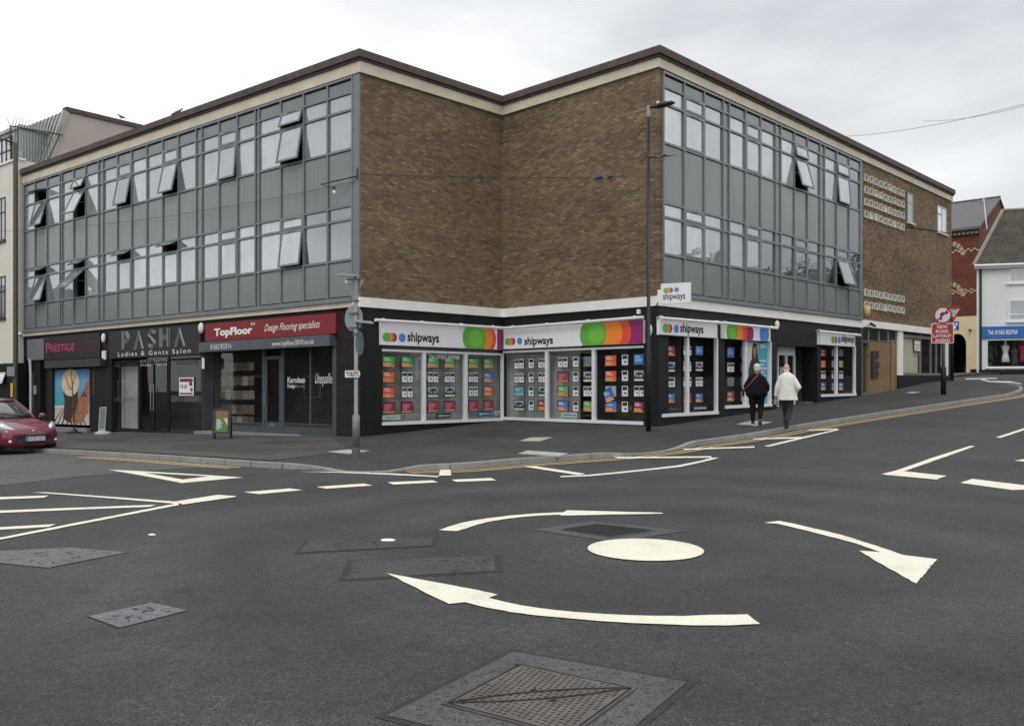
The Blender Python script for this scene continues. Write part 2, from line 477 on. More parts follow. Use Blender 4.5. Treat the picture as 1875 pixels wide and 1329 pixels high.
# ------------------------------------------------------------------ old surfacing and road markings
mb = MB()
old = [at(x, y) for x, y in [(-200, 905), (-60, 894), (0, 888.5), (70, 881), (150, 872), (210, 866.5), (300, 860), (370, 855.5), (440, 852.3), (500, 852), (540, 853.5)]]
ki = [i for i, p in enumerate(KP) if p.x < at(560, 854).x and p.x > -34]
poly = [(p.x, p.y) for p in old] + [(KP[i].x, KP[i].y) for i in reversed(ki)]
drape(mb, poly, .004)
mb.build('road_surface', M_road_old, kind='structure', recalc=False)
def paintmat(name, col, wear=.5):
    t = NT(name)
    n = t.noise(26, 6, .7); m = t.noise(3, 4)
    f = t.math('ADD', t.math('MULTIPLY', n, .5), t.math('MULTIPLY', m, .5))
    dark = tuple(x * wear for x in col)
    cc = t.ramp(f, [(.30, dark), (.40, tuple(x * .84 for x in col)), (.47, tuple(x * .93 for x in col)), (.7, col)])
    t.l.new(cc, t.b.inputs['Base Color']); t.b.inputs['Roughness'].default_value = .7
    t.bump(t.noise(70, 3), .25, .004)
    return t.m
M_paint = paintmat('road paint cream', (.84, .81, .67), .62)
M_paintw = paintmat('road paint white', (.80, .79, .72), .4)
M_yel = paintmat('road paint yellow', (.60, .43, .19), .8)
def mark(label, pts, name='road_marking', dz=.008, m=None, group=None, px=True):
    mb = MB()
    P = [at(x, y) for x, y in pts] if px else pts
    P = [Vector((p[0], p[1])) for p in P]; rn = random.Random(label); Q = []
    for a_, b_ in zip(P, P[1:] + P[:1]):
        L_ = (b_ - a_).length; n_ = max(1, int(L_ / .07)); d_ = (b_ - a_) / max(L_, 1e-6); nn_ = Vector((-d_.y, d_.x))
        for k in range(n_): Q.append(a_.lerp(b_, k / n_) + nn_ * (rn.gauss(0, .0035) if k else 0))
    P = Q
    drape(mb, [(p[0], p[1]) for p in P], dz)
    c = sum((Vector((p[0], p[1])) for p in P), Vector((0, 0))) / len(P)
    mb.build(name, m or M_paint, loc=(c.x, c.y, g(c.x, c.y)), recalc=False, label=label, category='road marking', group=group)
Q1 = lambda *p: [(x / 2.93, 780 + y / 2.93) for x, y in p]
Q2 = lambda *p: [(500 + x / 2.534, 780 + y / 2.534) for x, y in p]
Q3 = lambda *p: [(1200 + x / 2.778, 700 + y / 2.778) for x, y in p]
# give way triangle on the left street as one joined outline with a slit
tri_o = Q1((580, 235), (735, 242), (1304, 277), (975, 307)); tri_i = Q1((775, 252), (1120, 271), (980, 288))
mb = MB()
o_ = [at(*p) for p in tri_o]; i_ = [at(*p) for p in tri_i]
for quad in ([o_[0], o_[1], i_[0]], [o_[1], o_[2], i_[1], i_[0]], [o_[2], o_[3], i_[2], i_[1]], [o_[3], o_[0], i_[0], i_[2]]):
    drape(mb, [(p.x, p.y) for p in quad], .008)
mb.build('give_way_triangle', M_paint, label='hollow cream triangle painted on the left street before the junction', category='road marking')
gh = 'hatch stripes of the painted island'
mark('short uppermost stripe of the painted island at left edge', Q1((-200, 389), (262, 374), (235, 386), (-200, 402)), 'hatch_stripe', group=gh)
mark('long middle stripe crossing the painted island at left edge', Q1((-200, 463), (838, 424), (803, 435), (-200, 476)), 'hatch_stripe', group=gh)
mark('short lowest stripe of the painted island at left edge', Q1((-200, 556), (300, 528), (262, 543), (-200, 571)), 'hatch_stripe', group=gh)
mark('thin lower border line of the painted island at left', Q1((-200, 643), (0, 601), (945, 417), (962, 425), (0, 612), (-200, 656)), 'border_line')
mark('thin upper border line of the painted island at left', Q1((175, 357), (245, 357), (985, 411), (955, 420)), 'border_line')
mark('broad cream bar closing the tip of the painted island', Q1((935, 408), (1170, 372), (1265, 379), (1262, 384), (980, 424)), 'give_way_bar', dz=.012)
gd = 'broken line dashes along the junction mouth'
for lab, q in (('dash nearest the painted island in the broken junction line', Q1((1308, 356), (1555, 336), (1622, 345), (1390, 367))),
               ('second dash from the left in the broken junction line', Q2((203, 283), (420, 268), (462, 277), (245, 292))),
               ('third dash from the left in the broken junction line', Q2((530, 262), (740, 253), (765, 262), (560, 273))),
               ('rightmost dash in the broken junction line below the kerb', Q2((828, 250), (1010, 242), (1035, 253), (850, 260)))):
    mark(lab, q, 'line_dash', group=gd)
mark('small cream square beside the double yellow lines at the kerb', [(806, 861), (825, 861), (826, 871.5), (803.5, 872)], 'paint_square', dz=.014)
mark('thin white edge line curving past the dropped kerb', Q2((120, 213), (300, 213), (560, 221), (770, 233), (764, 238), (520, 226), (300, 217)), 'edge_line', m=M_paintw)
mark('cream bar leaving the yellow lines below the corner shop', Q2((1158, 190), (1215, 188), (1450, 224), (1415, 230)), 'paint_bar', dz=.014)
mark('long thin curved white line before the corner shop', [(1026, 872), (1075, 869.8), (1131, 864.5), (1190, 858.3), (1240, 852.5), (1285, 843.5), (1302, 838.3), (1317, 838.2), (1290, 845.5), (1245, 855), (1190, 861), (1131, 867.4), (1075, 872.4), (1026, 874)], 'edge_line', m=M_paintw)
gz = 'white cross bars beside the right kerb'
mark('longest white cross bar joining the long curved line', [(1121, 837.2), (1302, 836), (1303, 838.6), (1131, 840)], 'paint_bar', group=gz, dz=.014)
mark('second white cross bar up the hill by the kerb', Q3((140, 340), (505, 327), (507, 334), (147, 346)), 'paint_bar', group=gz, dz=.014)
mark('third white cross bar touching the slanting white line', Q3((493, 288), (740, 279), (738, 287), (503, 293)), 'paint_bar', group=gz, dz=.014)
mark('topmost white cross bar ending at the slanting line', Q3((778, 244), (925, 237), (930, 243), (790, 249)), 'paint_bar', group=gz, dz=.016)
mark('slanting white line climbing to the kerb by the walkers', Q3((553, 326), (740, 281), (925, 240), (938, 243), (745, 289), (578, 329)), 'edge_line', m=M_paintw, dz=.012)
mark('white slanting arm of the V marking on the right', Q3((1215, 452), (1400, 387), (1600, 324), (1626, 326), (1430, 395), (1255, 456), (1185, 474), (1150, 467)), 'lane_line')
mark('short thick foot of the V marking on the right', Q3((1185, 474), (1255, 453), (1481, 478), (1430, 497)), 'give_way_bar', dz=.012)
mark('thick cream dash at the right edge of the view', Q3((1550, 512), (1612, 492), (1920, 530), (1920, 546), (1818, 549)), 'line_dash')
mark('thin white lane dash going uphill at the right edge', Q3((1732, 281), (1900, 226), (1900, 236), (1757, 283)), 'line_dash')
mark('cream dash cut by the right edge of the view', Q3((1825, 400), (1920, 384), (1920, 407)), 'line_dash')
mark('curved arrow behind the centre circle with its head pointing right', Q2((770, 484), (820, 467), (870, 452), (935, 439), (1000, 429), (1090, 418), (1180, 410), (1260, 405), (1345, 402), (1365, 392), (1580, 398), (1808, 404), (1808, 408), (1580, 412), (1340, 417), (1328, 413), (1250, 416), (1150, 424), (1070, 434), (1000, 446), (950, 458), (910, 471), (855, 489), (800, 487)), 'direction_arrow')
mark('curved arrow right of the centre circle pointing downhill', Q3((553, 716), (630, 706), (700, 720), (780, 739), (860, 757), (930, 774), (1010, 797), (1080, 820), (1170, 849), (1262, 881), (1432, 902), (1328, 1026), (1180, 945), (1035, 858), (1145, 866), (1090, 846), (1030, 825), (940, 800), (850, 777), (740, 749), (620, 721)), 'direction_arrow')
mark('nearest curved arrow, largest, below the centre circle', Q2((527, 685), (680, 714), (850, 745), (950, 764), (1042, 785), (1000, 800), (1075, 819), (1150, 835), (1270, 852), (1400, 866), (1530, 875), (1660, 881), (1780, 884), (1900, 885)) + [(1300, 1127), (1369, 1126), (1381, 1136), (1392, 1143.5), (1330, 1146.5), (1260, 1146)] + Q2((1800, 922), (1660, 917), (1530, 909), (1400, 898), (1250, 884), (1100, 866), (990, 845), (890, 820), (815, 828), (680, 762)), 'direction_arrow')
# centre circle: a low painted dome
c = at(1181.5, 1006.5); rr = (at(1287.5, 1008).x - at(1075, 1008).x) / 2
mb = MB()
rings = []
for k, (f, h) in enumerate(((1.0, .010), (.985, .014), (.7, .019), (.4, .022), (.12, .023))):
    rings.append([(c.x + rr * f * math.cos(a * math.pi / 24), c.y + rr * f * math.sin(a * math.pi / 24), c.z + h) for a in range(48)])
mb.loft(rings)
mb.build('roundabout_circle', M_paint, smooth=True, label='round cream painted dome at the centre of the mini roundabout', category='road marking')
# double yellow lines follow the kerb
def strip(a, b, d0, d1, lab, dz=.010, m=None, step=1):
    A, B = offset_line(KP, d0), offset_line(KP, d1)
    mb = MB()
    for i in range(a, b - 1, 5):
        j = min(i + 5, b - 1)
        drape(mb, [(v.x, v.y) for v in A[i:j + 1]] + [(v.x, v.y) for v in B[i:j + 1][::-1]], dz)
    c = A[(a + b) // 2]
    mb.build('yellow_line', m or M_yel, loc=(c.x, c.y, g(*c)), recalc=False, label=lab, category='road marking', group='double yellow lines')
def kidx(px, py):
    q = at(px, py); return min(range(len(KP)), key=lambda i: (KP[i] - Vector((q.x, q.y))).length)
iA, iB, iC, iD = kidx(240, 831), kidx(548, 850), kidx(735, 862), kidx(1869, 714)
strip(iA, iB, .20, .30, 'inner yellow line along the kerb of the left street')
strip(iA, iB, .43, .53, 'outer yellow line along the kerb of the left street')
strip(iC, iD, .20, .30, 'inner yellow line along the kerb round the corner and uphill')
strip(iC, iD, .43, .53, 'outer yellow line along the kerb round the corner and uphill')

# older, paler paving along the left street
mb = MB()
ki = [i for i, p in enumerate(INN) if -30 < p.x < at(525, 849).x]
po = [INN[i] + (INN[i] - KP[i]).normalized() * .12 for i in ki]
e1 = at(640, 826, .12); e2 = at(700, 805, .12)
drape(mb, [(p.x, p.y) for p in po] + [(e1.x, e1.y)] + [(q.x, q.y) for q in (P1 + WA.u * .6 + WA.n * .55, P1 + WA.u * 1.2 - WA.n * .9, P1 + WA.u * 24 - WA.n * .9)], .004, hf=pav)
mb.build('pavement_surface', asphalt('asphalt paving old', .078, (1, .98, .92), .55, .3), kind='structure', recalc=False)
M_cut = asphalt('asphalt trench', .058, (1, .99, .96), .5, .2)
for q4 in (((300, 822), (330, 812), (520, 822), (500, 833)), ((470, 812), (500, 806), (560, 808), (540, 816)), ((118, 806), (130, 801), (235, 805), (225, 811))):
    mb = MB(); P = [at(x, y, .12) for x, y in q4]; drape(mb, [(p.x, p.y) for p in P], .007, hf=pav); mb.build('pavement_surface', M_cut, kind='structure', recalc=False)
mb = MB(); rnd = random.Random(21)
for k in range(420):
    i = rnd.randrange(len(INN)); f = rnd.uniform(.04, .62); q = INN[i].lerp(IL[i], f)
    if not (-16 < q.x < 24): continue
    r_ = rnd.uniform(.012, .03); z_ = pav(q.x, q.y) + .010
    mb.add([(q.x + r_ * math.cos(a * 1.047), q.y + r_ * math.sin(a * 1.047), z_) for a in range(6)], [tuple(range(6))])
mb.build('chewing_gum_spots', mat('gum', (.12, .12, .115), .8), kind='stuff', recalc=False, label='scattered old chewing gum spots on the dark pavement', category='gum')
mb = MB()
for k in range(500):
    i = rnd.randrange(len(KP)); q = KP[i] + (KP[i] - INN[i]).normalized() * abs(rnd.gauss(0, .12))
    if not (-14 < q.x < 24): continue
    s_ = rnd.uniform(.006, .02); z_ = g(q.x, q.y) + .006
    mb.add([(q.x - s_, q.y, z_), (q.x, q.y - s_, z_), (q.x + s_ * 1.4, q.y, z_), (q.x, q.y + s_, z_ + s_)], [(0, 1, 2), (0, 2, 3), (0, 1, 3), (1, 2, 3)])
mb.build('gutter_grit', mat('grit', (.10, .085, .065), .9), kind='stuff', recalc=False, label='small leaves and grit lying in the gutter along the kerb', category='grit')
# ------------------------------------------------------------------ covers, patches, slabs, litter
M_patch = asphalt('asphalt patch', .088, (.96, 1, 1.03), .5, .2)
M_patch2 = asphalt('asphalt patch dark', .066, (.96, 1, 1.03), .6, .2)
M_pit = mat('pitting dark', (.03, .03, .03), .8)
M_seal = mat('bitumen seal', (.022, .022, .023), .6)
M_patch_lt = asphalt('asphalt patch pale', .15, (1, .97, .92), .5, .2)
M_patch_sm = asphalt('asphalt patch grey', .17, (.96, 1, 1.05), .45, .2)
M_dkrim = asphalt('asphalt rim', .036, (1, 1, 1), .4)
M_iron = mat('cast iron', (.085, .083, .08), .55, .3, var=.3, vs=9, bump=.3)
M_rust = mat('cover rusty iron', (.145, .125, .112), .62, .3, var=.25, vs=4, bump=.3)
M_black = mat('black paint', (.012, .013, .014), .45)
M_slab = mat('concrete slab', (.42, .41, .38), .85, var=.15, vs=5, bump=.2)
def para(a, b, c):      # left, top, right corners -> fourth
    return a + c - b
def inset(P, d):
    c = sum(P, Vector((0, 0))) / len(P)
    r = []
    n = len(P)
    for i in range(n):
        e1 = (P[i] - P[i - 1]).normalized(); e2 = (P[(i + 1) % n] - P[i]).normalized()
        v = (e2 - e1); s_ = abs(e1.x * e2.y - e1.y * e2.x) or 1
        r.append(P[i] + v * (d / s_))
    return r
V2 = lambda p: Vector((p.x, p.y))
def in_quad(q, Q):
    s_ = [((Q[(i + 1) % 4] - Q[i]).x * (q - Q[i]).y - (Q[(i + 1) % 4] - Q[i]).y * (q - Q[i]).x) for i in range(4)]
    return all(v > 0 for v in s_) or all(v < 0 for v in s_)
def cracks(mb, P, n, fr=.004, seed=1, size=.06):
    rnd = random.Random(seed)
    a, b, d = P[0], P[1], P[3]
    for _ in range(n):
        u, v = rnd.uniform(-.2, 1.2), rnd.uniform(-.2, 1.2)
        q = a + (b - a) * u + (d - a) * v
        if not in_quad(q, inset(P, .07)): continue
        an = rnd.random() * 6.28; L = size * rnd.uniform(.4, 1.3); cu = rnd.uniform(-2.5, 2.5)
        pts = []
        for k in range(5):
            pts.append(q.copy()); q = q + Vector((math.cos(an), math.sin(an))) * L / 4; an += cu / 4
        w = rnd.uniform(.003, .007)
        for p0, p1 in zip(pts, pts[1:]):
            dd = (p1 - p0).normalized(); nn = Vector((-dd.y, dd.x)) * w
            mb.add([(x.x, x.y, g(x.x, x.y) + fr) for x in (p0 - nn, p1 - nn, p1 + nn, p0 + nn)], [(0, 1, 2, 3)])
def patch(label, P, m, rim=.05, ncr=60, seed=1, size=.06, name='asphalt_patch', crm=None):
    t = thing(name, (*(sum(P, Vector((0, 0))) / len(P)), g(*P[0])), label, 'road patch', 'patches in the road')
    mb = MB(); drape(mb, inset(P, -rim), .003); mb.build('sealed_edge', M_dkrim, t)
    mb = MB(); drape(mb, P, .006); mb.build('infill', m, t)
    if ncr:
        mb = MB(); cracks(mb, P, ncr, .009, seed, size); mb.build('pitting', crm or M_pit, t)
    return t
pp = lambda *p: [V2(at(*q)) for q in p]
patch('pale worn patch with dark pitting, lower left', pp((162, 1129), (277, 1104), (343, 1118), (219, 1150)), M_patch_sm, .01, 90, 3, .07)
patch('brownish worn patch cut by the left edge', pp((-150, 1016), (130, 1003), (232, 1011.5), (88, 1040)), M_patch_lt, .01, 90, 4, .16)
patch('upper of the two long bluish patches left of the circle', pp((566, 991), (795, 983), (790, 999), (549, 1012)), M_patch2, .05, 80, 5, .1)
patch('lower of the two long bluish patches, beside the nearest arrow tip', pp((648, 1027), (904, 1017.5), (908, 1045), (634, 1061)), M_patch2, .06, 70, 6, .09)
# far drain cover
P = pp((975, 970), (1084, 954.5), (1257, 972), (1125, 993))
t = thing('drain_cover', (*(sum(P, Vector((0, 0))) / 4), g(*P[0])), 'dark ribbed drain cover behind the centre circle', 'drain cover')
mb = MB(); drape(mb, P, .005); mb.build('surround', M_patch, t)
Pc = inset(P, .2)
mb = MB(); drape(mb, Pc, .010); mb.build('cover', M_iron, t)
mb = MB()
for i in range(1, 14):
    f = i / 14
    a, b = Pc[0].lerp(Pc[3], f), Pc[1].lerp(Pc[2], f); d = (Pc[3] - Pc[0]).normalized() * .014
    mb.box((0, 0, 0), (1, 1, 1), lambda x, y, z, a=a, b=b, d=d: (*(a.lerp(b, .03 + .94 * x) + d * (y - .5)), g(*a) + .010 + z * .012))
mb.build('rib', mat('iron rib', (.04, .04, .04), .6), t)
# big near cover
pa, pb, pc = pp((709, 1311), (940.5, 1194), (1257.8, 1250))
P = [pa, pb, pc, para(pa, pb, pc)]
ca, cb, cc_ = pp((823, 1290.5), (953.6, 1220.7), (1153, 1263.6))
C4 = [ca, cb, cc_, para(ca, cb, cc_)]
t = thing('manhole_cover', (*(sum(P, Vector((0, 0))) / 4), 0), 'large rusty two leaf manhole cover in the foreground', 'manhole cover')
mb = MB(); drape(mb, inset(P, -.045), .003); mb.build('sealed_edge', M_dkrim, t)
mb = MB(); drape(mb, P, .006); mb.build('surround', M_patch, t)
mb = MB()
rnd = random.Random(11)
for _ in range(330):
    q = P[0] + (P[1] - P[0]) * rnd.uniform(.02, .97) + (P[3] - P[0]) * rnd.uniform(.02, .97)
    if in_quad(q, inset(C4, -.05)): continue
    r1 = rnd.uniform(.006, .017); an = rnd.random() * 6.28; cl = rnd.uniform(2.0, 5.2)
    el_ = rnd.uniform(.5, 1)
    for k in range(6):
        a0, a1 = an + cl * k / 6, an + cl * (k + 1) / 6
        vs = []
        for aa, ro in ((a0, r1), (a1, r1), (a1, r1 - .004), (a0, r1 - .004)):
            vs.append((q.x + ro * math.cos(aa), q.y + ro * math.sin(aa) * el_, .0095))
        mb.add(vs, [(0, 1, 2, 3)])
mb.build('pitting', M_seal, t)
mb = MB(); drape(mb, inset(C4, -.012), .009); mb.build('gap', M_black, t)
rim = MB()
O4, I4 = inset(C4, -.03), inset(C4, -.012)
for i in range(4):
    j = (i + 1) % 4
    rim.add([(*O4[i], .004), (*O4[j], .004), (*I4[j], .004), (*I4[i], .004), (*O4[i], .013), (*O4[j], .013), (*I4[j], .013), (*I4[i], .013)],
            [(4, 5, 6, 7), (0, 1, 5, 4), (2, 3, 7, 6)])
rim.build('frame', M_iron, t)
mb = MB(); drape(mb, C4, .012); plate = mb.build('cover', M_rust, t)
# raised tread
mb = MB()
eu, ev = (C4[1] - C4[0]), (C4[3] - C4[0])
diag = (C4[2] - C4[0]).normalized(); dn = Vector((-diag.y, diag.x))
def bar(a, b, w, z0=.012, z1=.0155):
    d = (b - a).normalized(); n_ = Vector((-d.y, d.x)) * w
    mb.box((0, 0, 0), (1, 1, 1), lambda x, y, z: (*(a.lerp(b, x) + n_ * (y - .5)), z0 + (z1 - z0) * z))
sgrid = .043
LD_ = (C4[2] - C4[0]).length
for i in range(-16, 17):
    for j in range(0, int(LD_ / sgrid) + 1):
        q = C4[0] + diag * (j * sgrid + (.5 * sgrid if i % 2 else 0)) + dn * i * .030
        if not in_quad(q, inset(C4, .02)): continue
        f = (q - C4[0]).dot(diag) / LD_
        off = (q - C4[0]).dot(dn)
        if abs(abs(off) - .055 * math.sin(math.pi * f)) < .013: continue
        if (i + j) % 2: bar(q - diag * .009, q + diag * .009, .004)
        else:
            bar(q - diag * .010 + dn * .007, q, .004); bar(q, q + diag * .010 + dn * .007, .004)
for sgn in (-1, 1):
    prev = None
    for k in range(21):
        f = k / 20
        q = C4[0] + diag * LD_ * f + dn * sgn * .055 * math.sin(math.pi * f)
        if prev is not None: bar(prev, q, .007, .012, .019)
        prev = q
mb.build('raised_tread', mat('tread worn', (.062, .052, .047), .5, .35, var=.2), t)
mb = MB()
for f, o_ in ((.47, .085), (.53, -.085)):
    q = C4[0] + diag * LD_ * f + dn * o_
    for dx, dy in ((0, 0), (.013, .008)):
        mb.tube([(q.x + dx, q.y + dy, .011), (q.x + dx, q.y + dy, .0165)], .009, 8)
q = C4[1]; mb.tube([(q.x - .02, q.y, .011), (q.x - .02, q.y, .0165)], .014, 8)
mb.build('key_hole', M_black, t)
gs = 'pale slabs set in the pavement'
for lab, q in (('pale concrete slab at the foot of the grey sign pole', ((600, 827.5), (638, 823.5), (676, 825.5), (640, 831))),
               ('smaller pale slab nearest the corner shop windows', ((952, 807.5), (971, 801.5), (1011, 801), (989, 807.5))),
               ('pale slab just behind the kerb below the corner shop', ((949, 830.5), (966, 825.5), (1040, 830.5), (1023, 835.5))),
               ('pale slab under the feet of the walker in black', ((1349, 776.6), (1376, 770.6), (1413.4, 773), (1385.7, 779.7))),
               ('small far slab left of the red road sign post', ((1657, 719.5), (1669, 717.5), (1685, 718), (1672, 720.3)))):
    P = [at(x, y, .12) for x, y in q]
    mb = MB(); drape(mb, [(p.x, p.y) for p in P], .012, .03, hf=pav)
    mb.build('paving_slab', M_slab, label=lab, category='slab', group=gs)
for lab, q, s_ in (('crumpled white wrapper on the upper bluish patch', (710, 990), .075), ('small white scrap on the road at left', (278, 980.5), .035)):
    p = at(*q); mb = MB()
    rnd = random.Random(int(q[0]))
    mb.loft([[(p.x + s_ * f * math.cos(a) * (1 + .3 * rnd.random()), p.y + .6 * s_ * f * math.sin(a) * (1 + .3 * rnd.random()), p.z + .008 + h * .5) for a in [i * .785 for i in range(8)]] for f, h in ((1, 0), (.8, .02), (.3, .03))])
    mb.build('litter', mat('litter white', (.8, .8, .78), .6), label=lab, category='litter')
# ------------------------------------------------------------------ main building, upper floors
BR = [srgb(103, 87, 72), srgb(122, 103, 84), srgb(136, 116, 95), srgb(112, 94, 77), srgb(150, 130, 107)]
MORT = srgb(82, 72, 61)
M_brB = brick('brick wall north', WB.u, BR, MORT)
M_brC = brick('brick wall east', WC.u, BR, MORT)
M_brE = brick('brick wall weathered', WD.u, [srgb(92, 75, 60), srgb(114, 94, 75), srgb(136, 116, 94), srgb(104, 86, 69)], srgb(108, 97, 83), soot=.3)
M_brD = brick('brick glazed dark', WB.u, [srgb(34, 30, 29), srgb(46, 41, 38), srgb(40, 36, 34)], srgb(36, 34, 32), soot=.1)
M_brO = brick('brick ochre', WD.u, [srgb(126, 103, 76), srgb(146, 120, 88), srgb(136, 110, 80)], srgb(130, 112, 88), soot=.15)
M_frame = smat('frame grey', 114, 121, 124, rough=.4, var=.06)
M_panel = smat('panel grey', 132, 139, 140, rough=.28, var=.06, vs=.6, spec=.6)
_pt = NT('panel grey streaked'); _mp = _pt.n.new('ShaderNodeMapping'); _mp.inputs['Scale'].default_value = (3, 3, .25); _pt.l.new(_pt.pos, _mp.inputs[0])
_c = _pt.mixc(1., _pt.ramp(_pt.noise(2.2, 5, .6, _mp.outputs[0]), [(.3, srgb(117, 123, 122)), (.7, srgb(124, 130, 129))]), _pt.ramp(_pt.noise(.45, 2), [(.3, (.9, .9, .9)), (.7, (1.08, 1.08, 1.08))]), 'MULTIPLY')
_pt.l.new(_c, _pt.b.inputs['Base Color']); _pt.b.inputs['Roughness'].default_value = .26; _pt.b.inputs['Specular IOR Level'].default_value = .6; M_panel = _pt.m
M_recess_shade = mat('gasket black', (.012, .013, .014), .6)
M_cream = smat('concrete cream', 208, 198, 178, rough=.85, var=.12, vs=1.2)
M_white = smat('white paint', 238, 236, 230, rough=.6, var=.05, vs=1.5)
M_wht = smat('white plastic', 228, 230, 232, rough=.35, var=.03)
M_cope = smat('coping brown', 84, 72, 68, rough=.8, var=.25, vs=3, bump=.2)
M_dark = mat('interior dark', (.022, .022, .021), .8)
M_dim = mat('interior dim', (.09, .092, .09), .8, var=.3, vs=1)
M_lightwall = mat('interior wall', (.40, .42, .41), .8, var=.08, vs=1)
M_blk = smat('black render', 24, 27, 28, rough=.55, var=.2, spec=.3)
M_roof = mat('roof felt', (.06, .06, .06), .9)
def pane_mat(name, lo, hi, refl):
    t = NT(name); t.n.remove(t.b)
    oi = t.n.new('ShaderNodeObjectInfo')
    c = t.ramp(oi.outputs['Random'], [(0, lo), (1, hi)])
    mp = t.n.new('ShaderNodeMapping'); mp.inputs['Scale'].default_value = (9, 9, .35); t.l.new(t.pos, mp.inputs[0])
    c2 = t.mixc(1., t.ramp(t.noise(1.1, 2), [(.3, (.72, .72, .72)), (.7, (1.15, 1.15, 1.15))]), t.ramp(t.noise(1.5, 3, .5, mp.outputs[0]), [(.3, (.82, .82, .82)), (.7, (1.14, 1.14, 1.14))]), 'MULTIPLY')
    c = t.mixc(1., c, c2, 'MULTIPLY')
    d = t.n.new('ShaderNodeBsdfDiffuse'); t.l.new(c, d.inputs['Color'])
    gl = t.n.new('ShaderNodeBsdfGlossy'); gl.inputs['Roughness'].default_value = .02; gl.inputs['Color'].default_value = (.93, .97, 1, 1)
    bp = t.n.new('ShaderNodeBump'); bp.inputs['Strength'].default_value = .12; bp.inputs['Distance'].default_value = .02
    t.l.new(t.noise(1.4, 1), bp.inputs['Height']); t.l.new(bp.outputs[0], gl.inputs['Normal'])
    ms = t.n.new('ShaderNodeMixShader'); ms.inputs[0].default_value = refl
    t.l.new(d.outputs[0], ms.inputs[1]); t.l.new(gl.outputs[0], ms.inputs[2]); t.l.new(ms.outputs[0], t.o.inputs['Surface'])
    return t.m
M_pane = pane_mat('pane with blind', (.15, .175, .18), (.42, .45, .455), .32)
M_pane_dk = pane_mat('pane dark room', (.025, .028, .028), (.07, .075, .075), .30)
M_glass = glass('shop glass', .01)
M_glass_clear = glass('shop glass clear', .02)

B = thing('office_building', (P1.x, P1.y, 0), 'three storey brown brick and grey glazed corner building with a notched corner', 'building')
def miter_band(name, m, pts, o0, o1, z0, z1, dz, ends=True, smooth=False):
    ns = []
    for i, p in enumerate(pts):
        a = (pts[i] - pts[i - 1]).normalized() if i else None
        b = (pts[i + 1] - pts[i]).normalized() if i < len(pts) - 1 else None
        na = Vector((a.y, -a.x)) if a else None; nb = Vector((b.y, -b.x)) if b else None
        if na is None: n = nb
        elif nb is None: n = na
        else: n = (na + nb) / (1 + na.dot(nb))
        ns.append(n)
    mb = MB(); rings = []
    for p, n, d in zip(pts, ns, dz):
        rings.append([(*(p + n * o), z + d) for o, z in ((o0, z0), (o1, z0), (o1, z1), (o0, z1))])
    mb.loft(rings)
    return mb.build(name, m, B)
A_end = P1 + WA.u * LA; D_mid = P3 + WD.u * 15.0; E_end = P3 + WD.u * LE
FP = [A_end, P1, P2, P3, E_end]; DZ = [-.1075, 0, .02, 0, .187]
miter_band('roof_coping', M_cope, FP, -.25, .20, 11.40, 11.62, DZ)
miter_band('roof_coping', M_cope, FP, -.22, .13, 11.325, 11.40, DZ)
miter_band('roof_fascia', M_cream, FP, -.2, .075, 10.985, 11.325, [-.1075, 0, .04, .06, .247])
AB = [-.1075, 0]
miter_band('floor_band', M_cream, [A_end, P1 - WA.u * 0], -.1, .085, 4.0, 4.215, AB)
miter_band('floor_band', M_white, [P1 + WA.u * .12, P1, P2, P3, D_mid], -.1, .088, 3.985, 4.275, [0, 0, .03, .01, .105])
miter_band('floor_band', M_white, [D_mid + WD.u * .01, E_end + WD.u * .0], -.1, .10, 4.03, 4.32, [.105, .187])
# brick walls
mb = MB(); wbox(mb, WB, 0.0, LB, -.3, 0, 4.2, 11.1); mb.build('brick_wall', M_brB, B)
mb = MB(); wbox(mb, WC, 0, LC - .003, -.3, 0, 4.2, 11.1); wbox(mb, WD, 0, .19, -.3, 0, 4.2, 11.1); mb.build('brick_wall', M_brC, B)
mb = MB(); wbox(mb, WD, 15.02, LE, -.3, 0, 4.2, 11.1); mb.build('brick_wall', M_brE, B, label='weathered brick wall with rows of concrete blocks')
# side and back walls, roof slab
A_in, E_in, M_in = A_end - WA.n * 9, E_end - WD.n * 9, Vector((-.175, 33.5))
mb = MB()
def wallseg(mb, a, b, z0, z1, th=.3):
    d = (b - a).normalized(); n = Vector((d.y, -d.x))
    mb.add([(*(q), z) for z in (z0, z1) for q in (a, b, b - n * th, a - n * th)], [(0, 3, 2, 1), (4, 5, 6, 7), (0, 1, 5, 4), (1, 2, 6, 5), (2, 3, 7, 6), (3, 0, 4, 7)])
wallseg(mb, E_end + WD.n * -.003, E_in, -.5, 11.1); wallseg(mb, E_in, M_in, -.5, 11.1); wallseg(mb, M_in, A_in, -.5, 11.1); wallseg(mb, A_in, A_end + WA.u * -.02 - WA.n * .35, -1.5, 11.0)
mb.build('rear_wall', M_brE, B)
mb = MB(); ring = [A_end, P1, P2, P3, E_end, E_in, M_in, A_in]
ins = [A_end - WA.n * .2, P1 + Vector((.2, .3)), P2 + Vector((0, .3)), P3 + Vector((-.2, .3)), E_end - WD.n * .2, E_in, M_in, A_in]
for z0, z1 in ((11.12, 11.3), (7.3, 7.5), (3.97, 4.12)):
    mb.add([(*p, z) for z in (z0, z1) for p in ins], [list(range(8)), list(range(8, 16))])
mb.build('floor_slab', M_roof, B)
mb = MB()
for W, L in ((WA, LA), (WD, 15.0)): wbox(mb, W, .3, L - .1, -.75, -.7, 4.1, 11.1)
mb.build('inner_lining', M_dark, B)  # dark sheet standing in for the shade of rooms behind open sashes

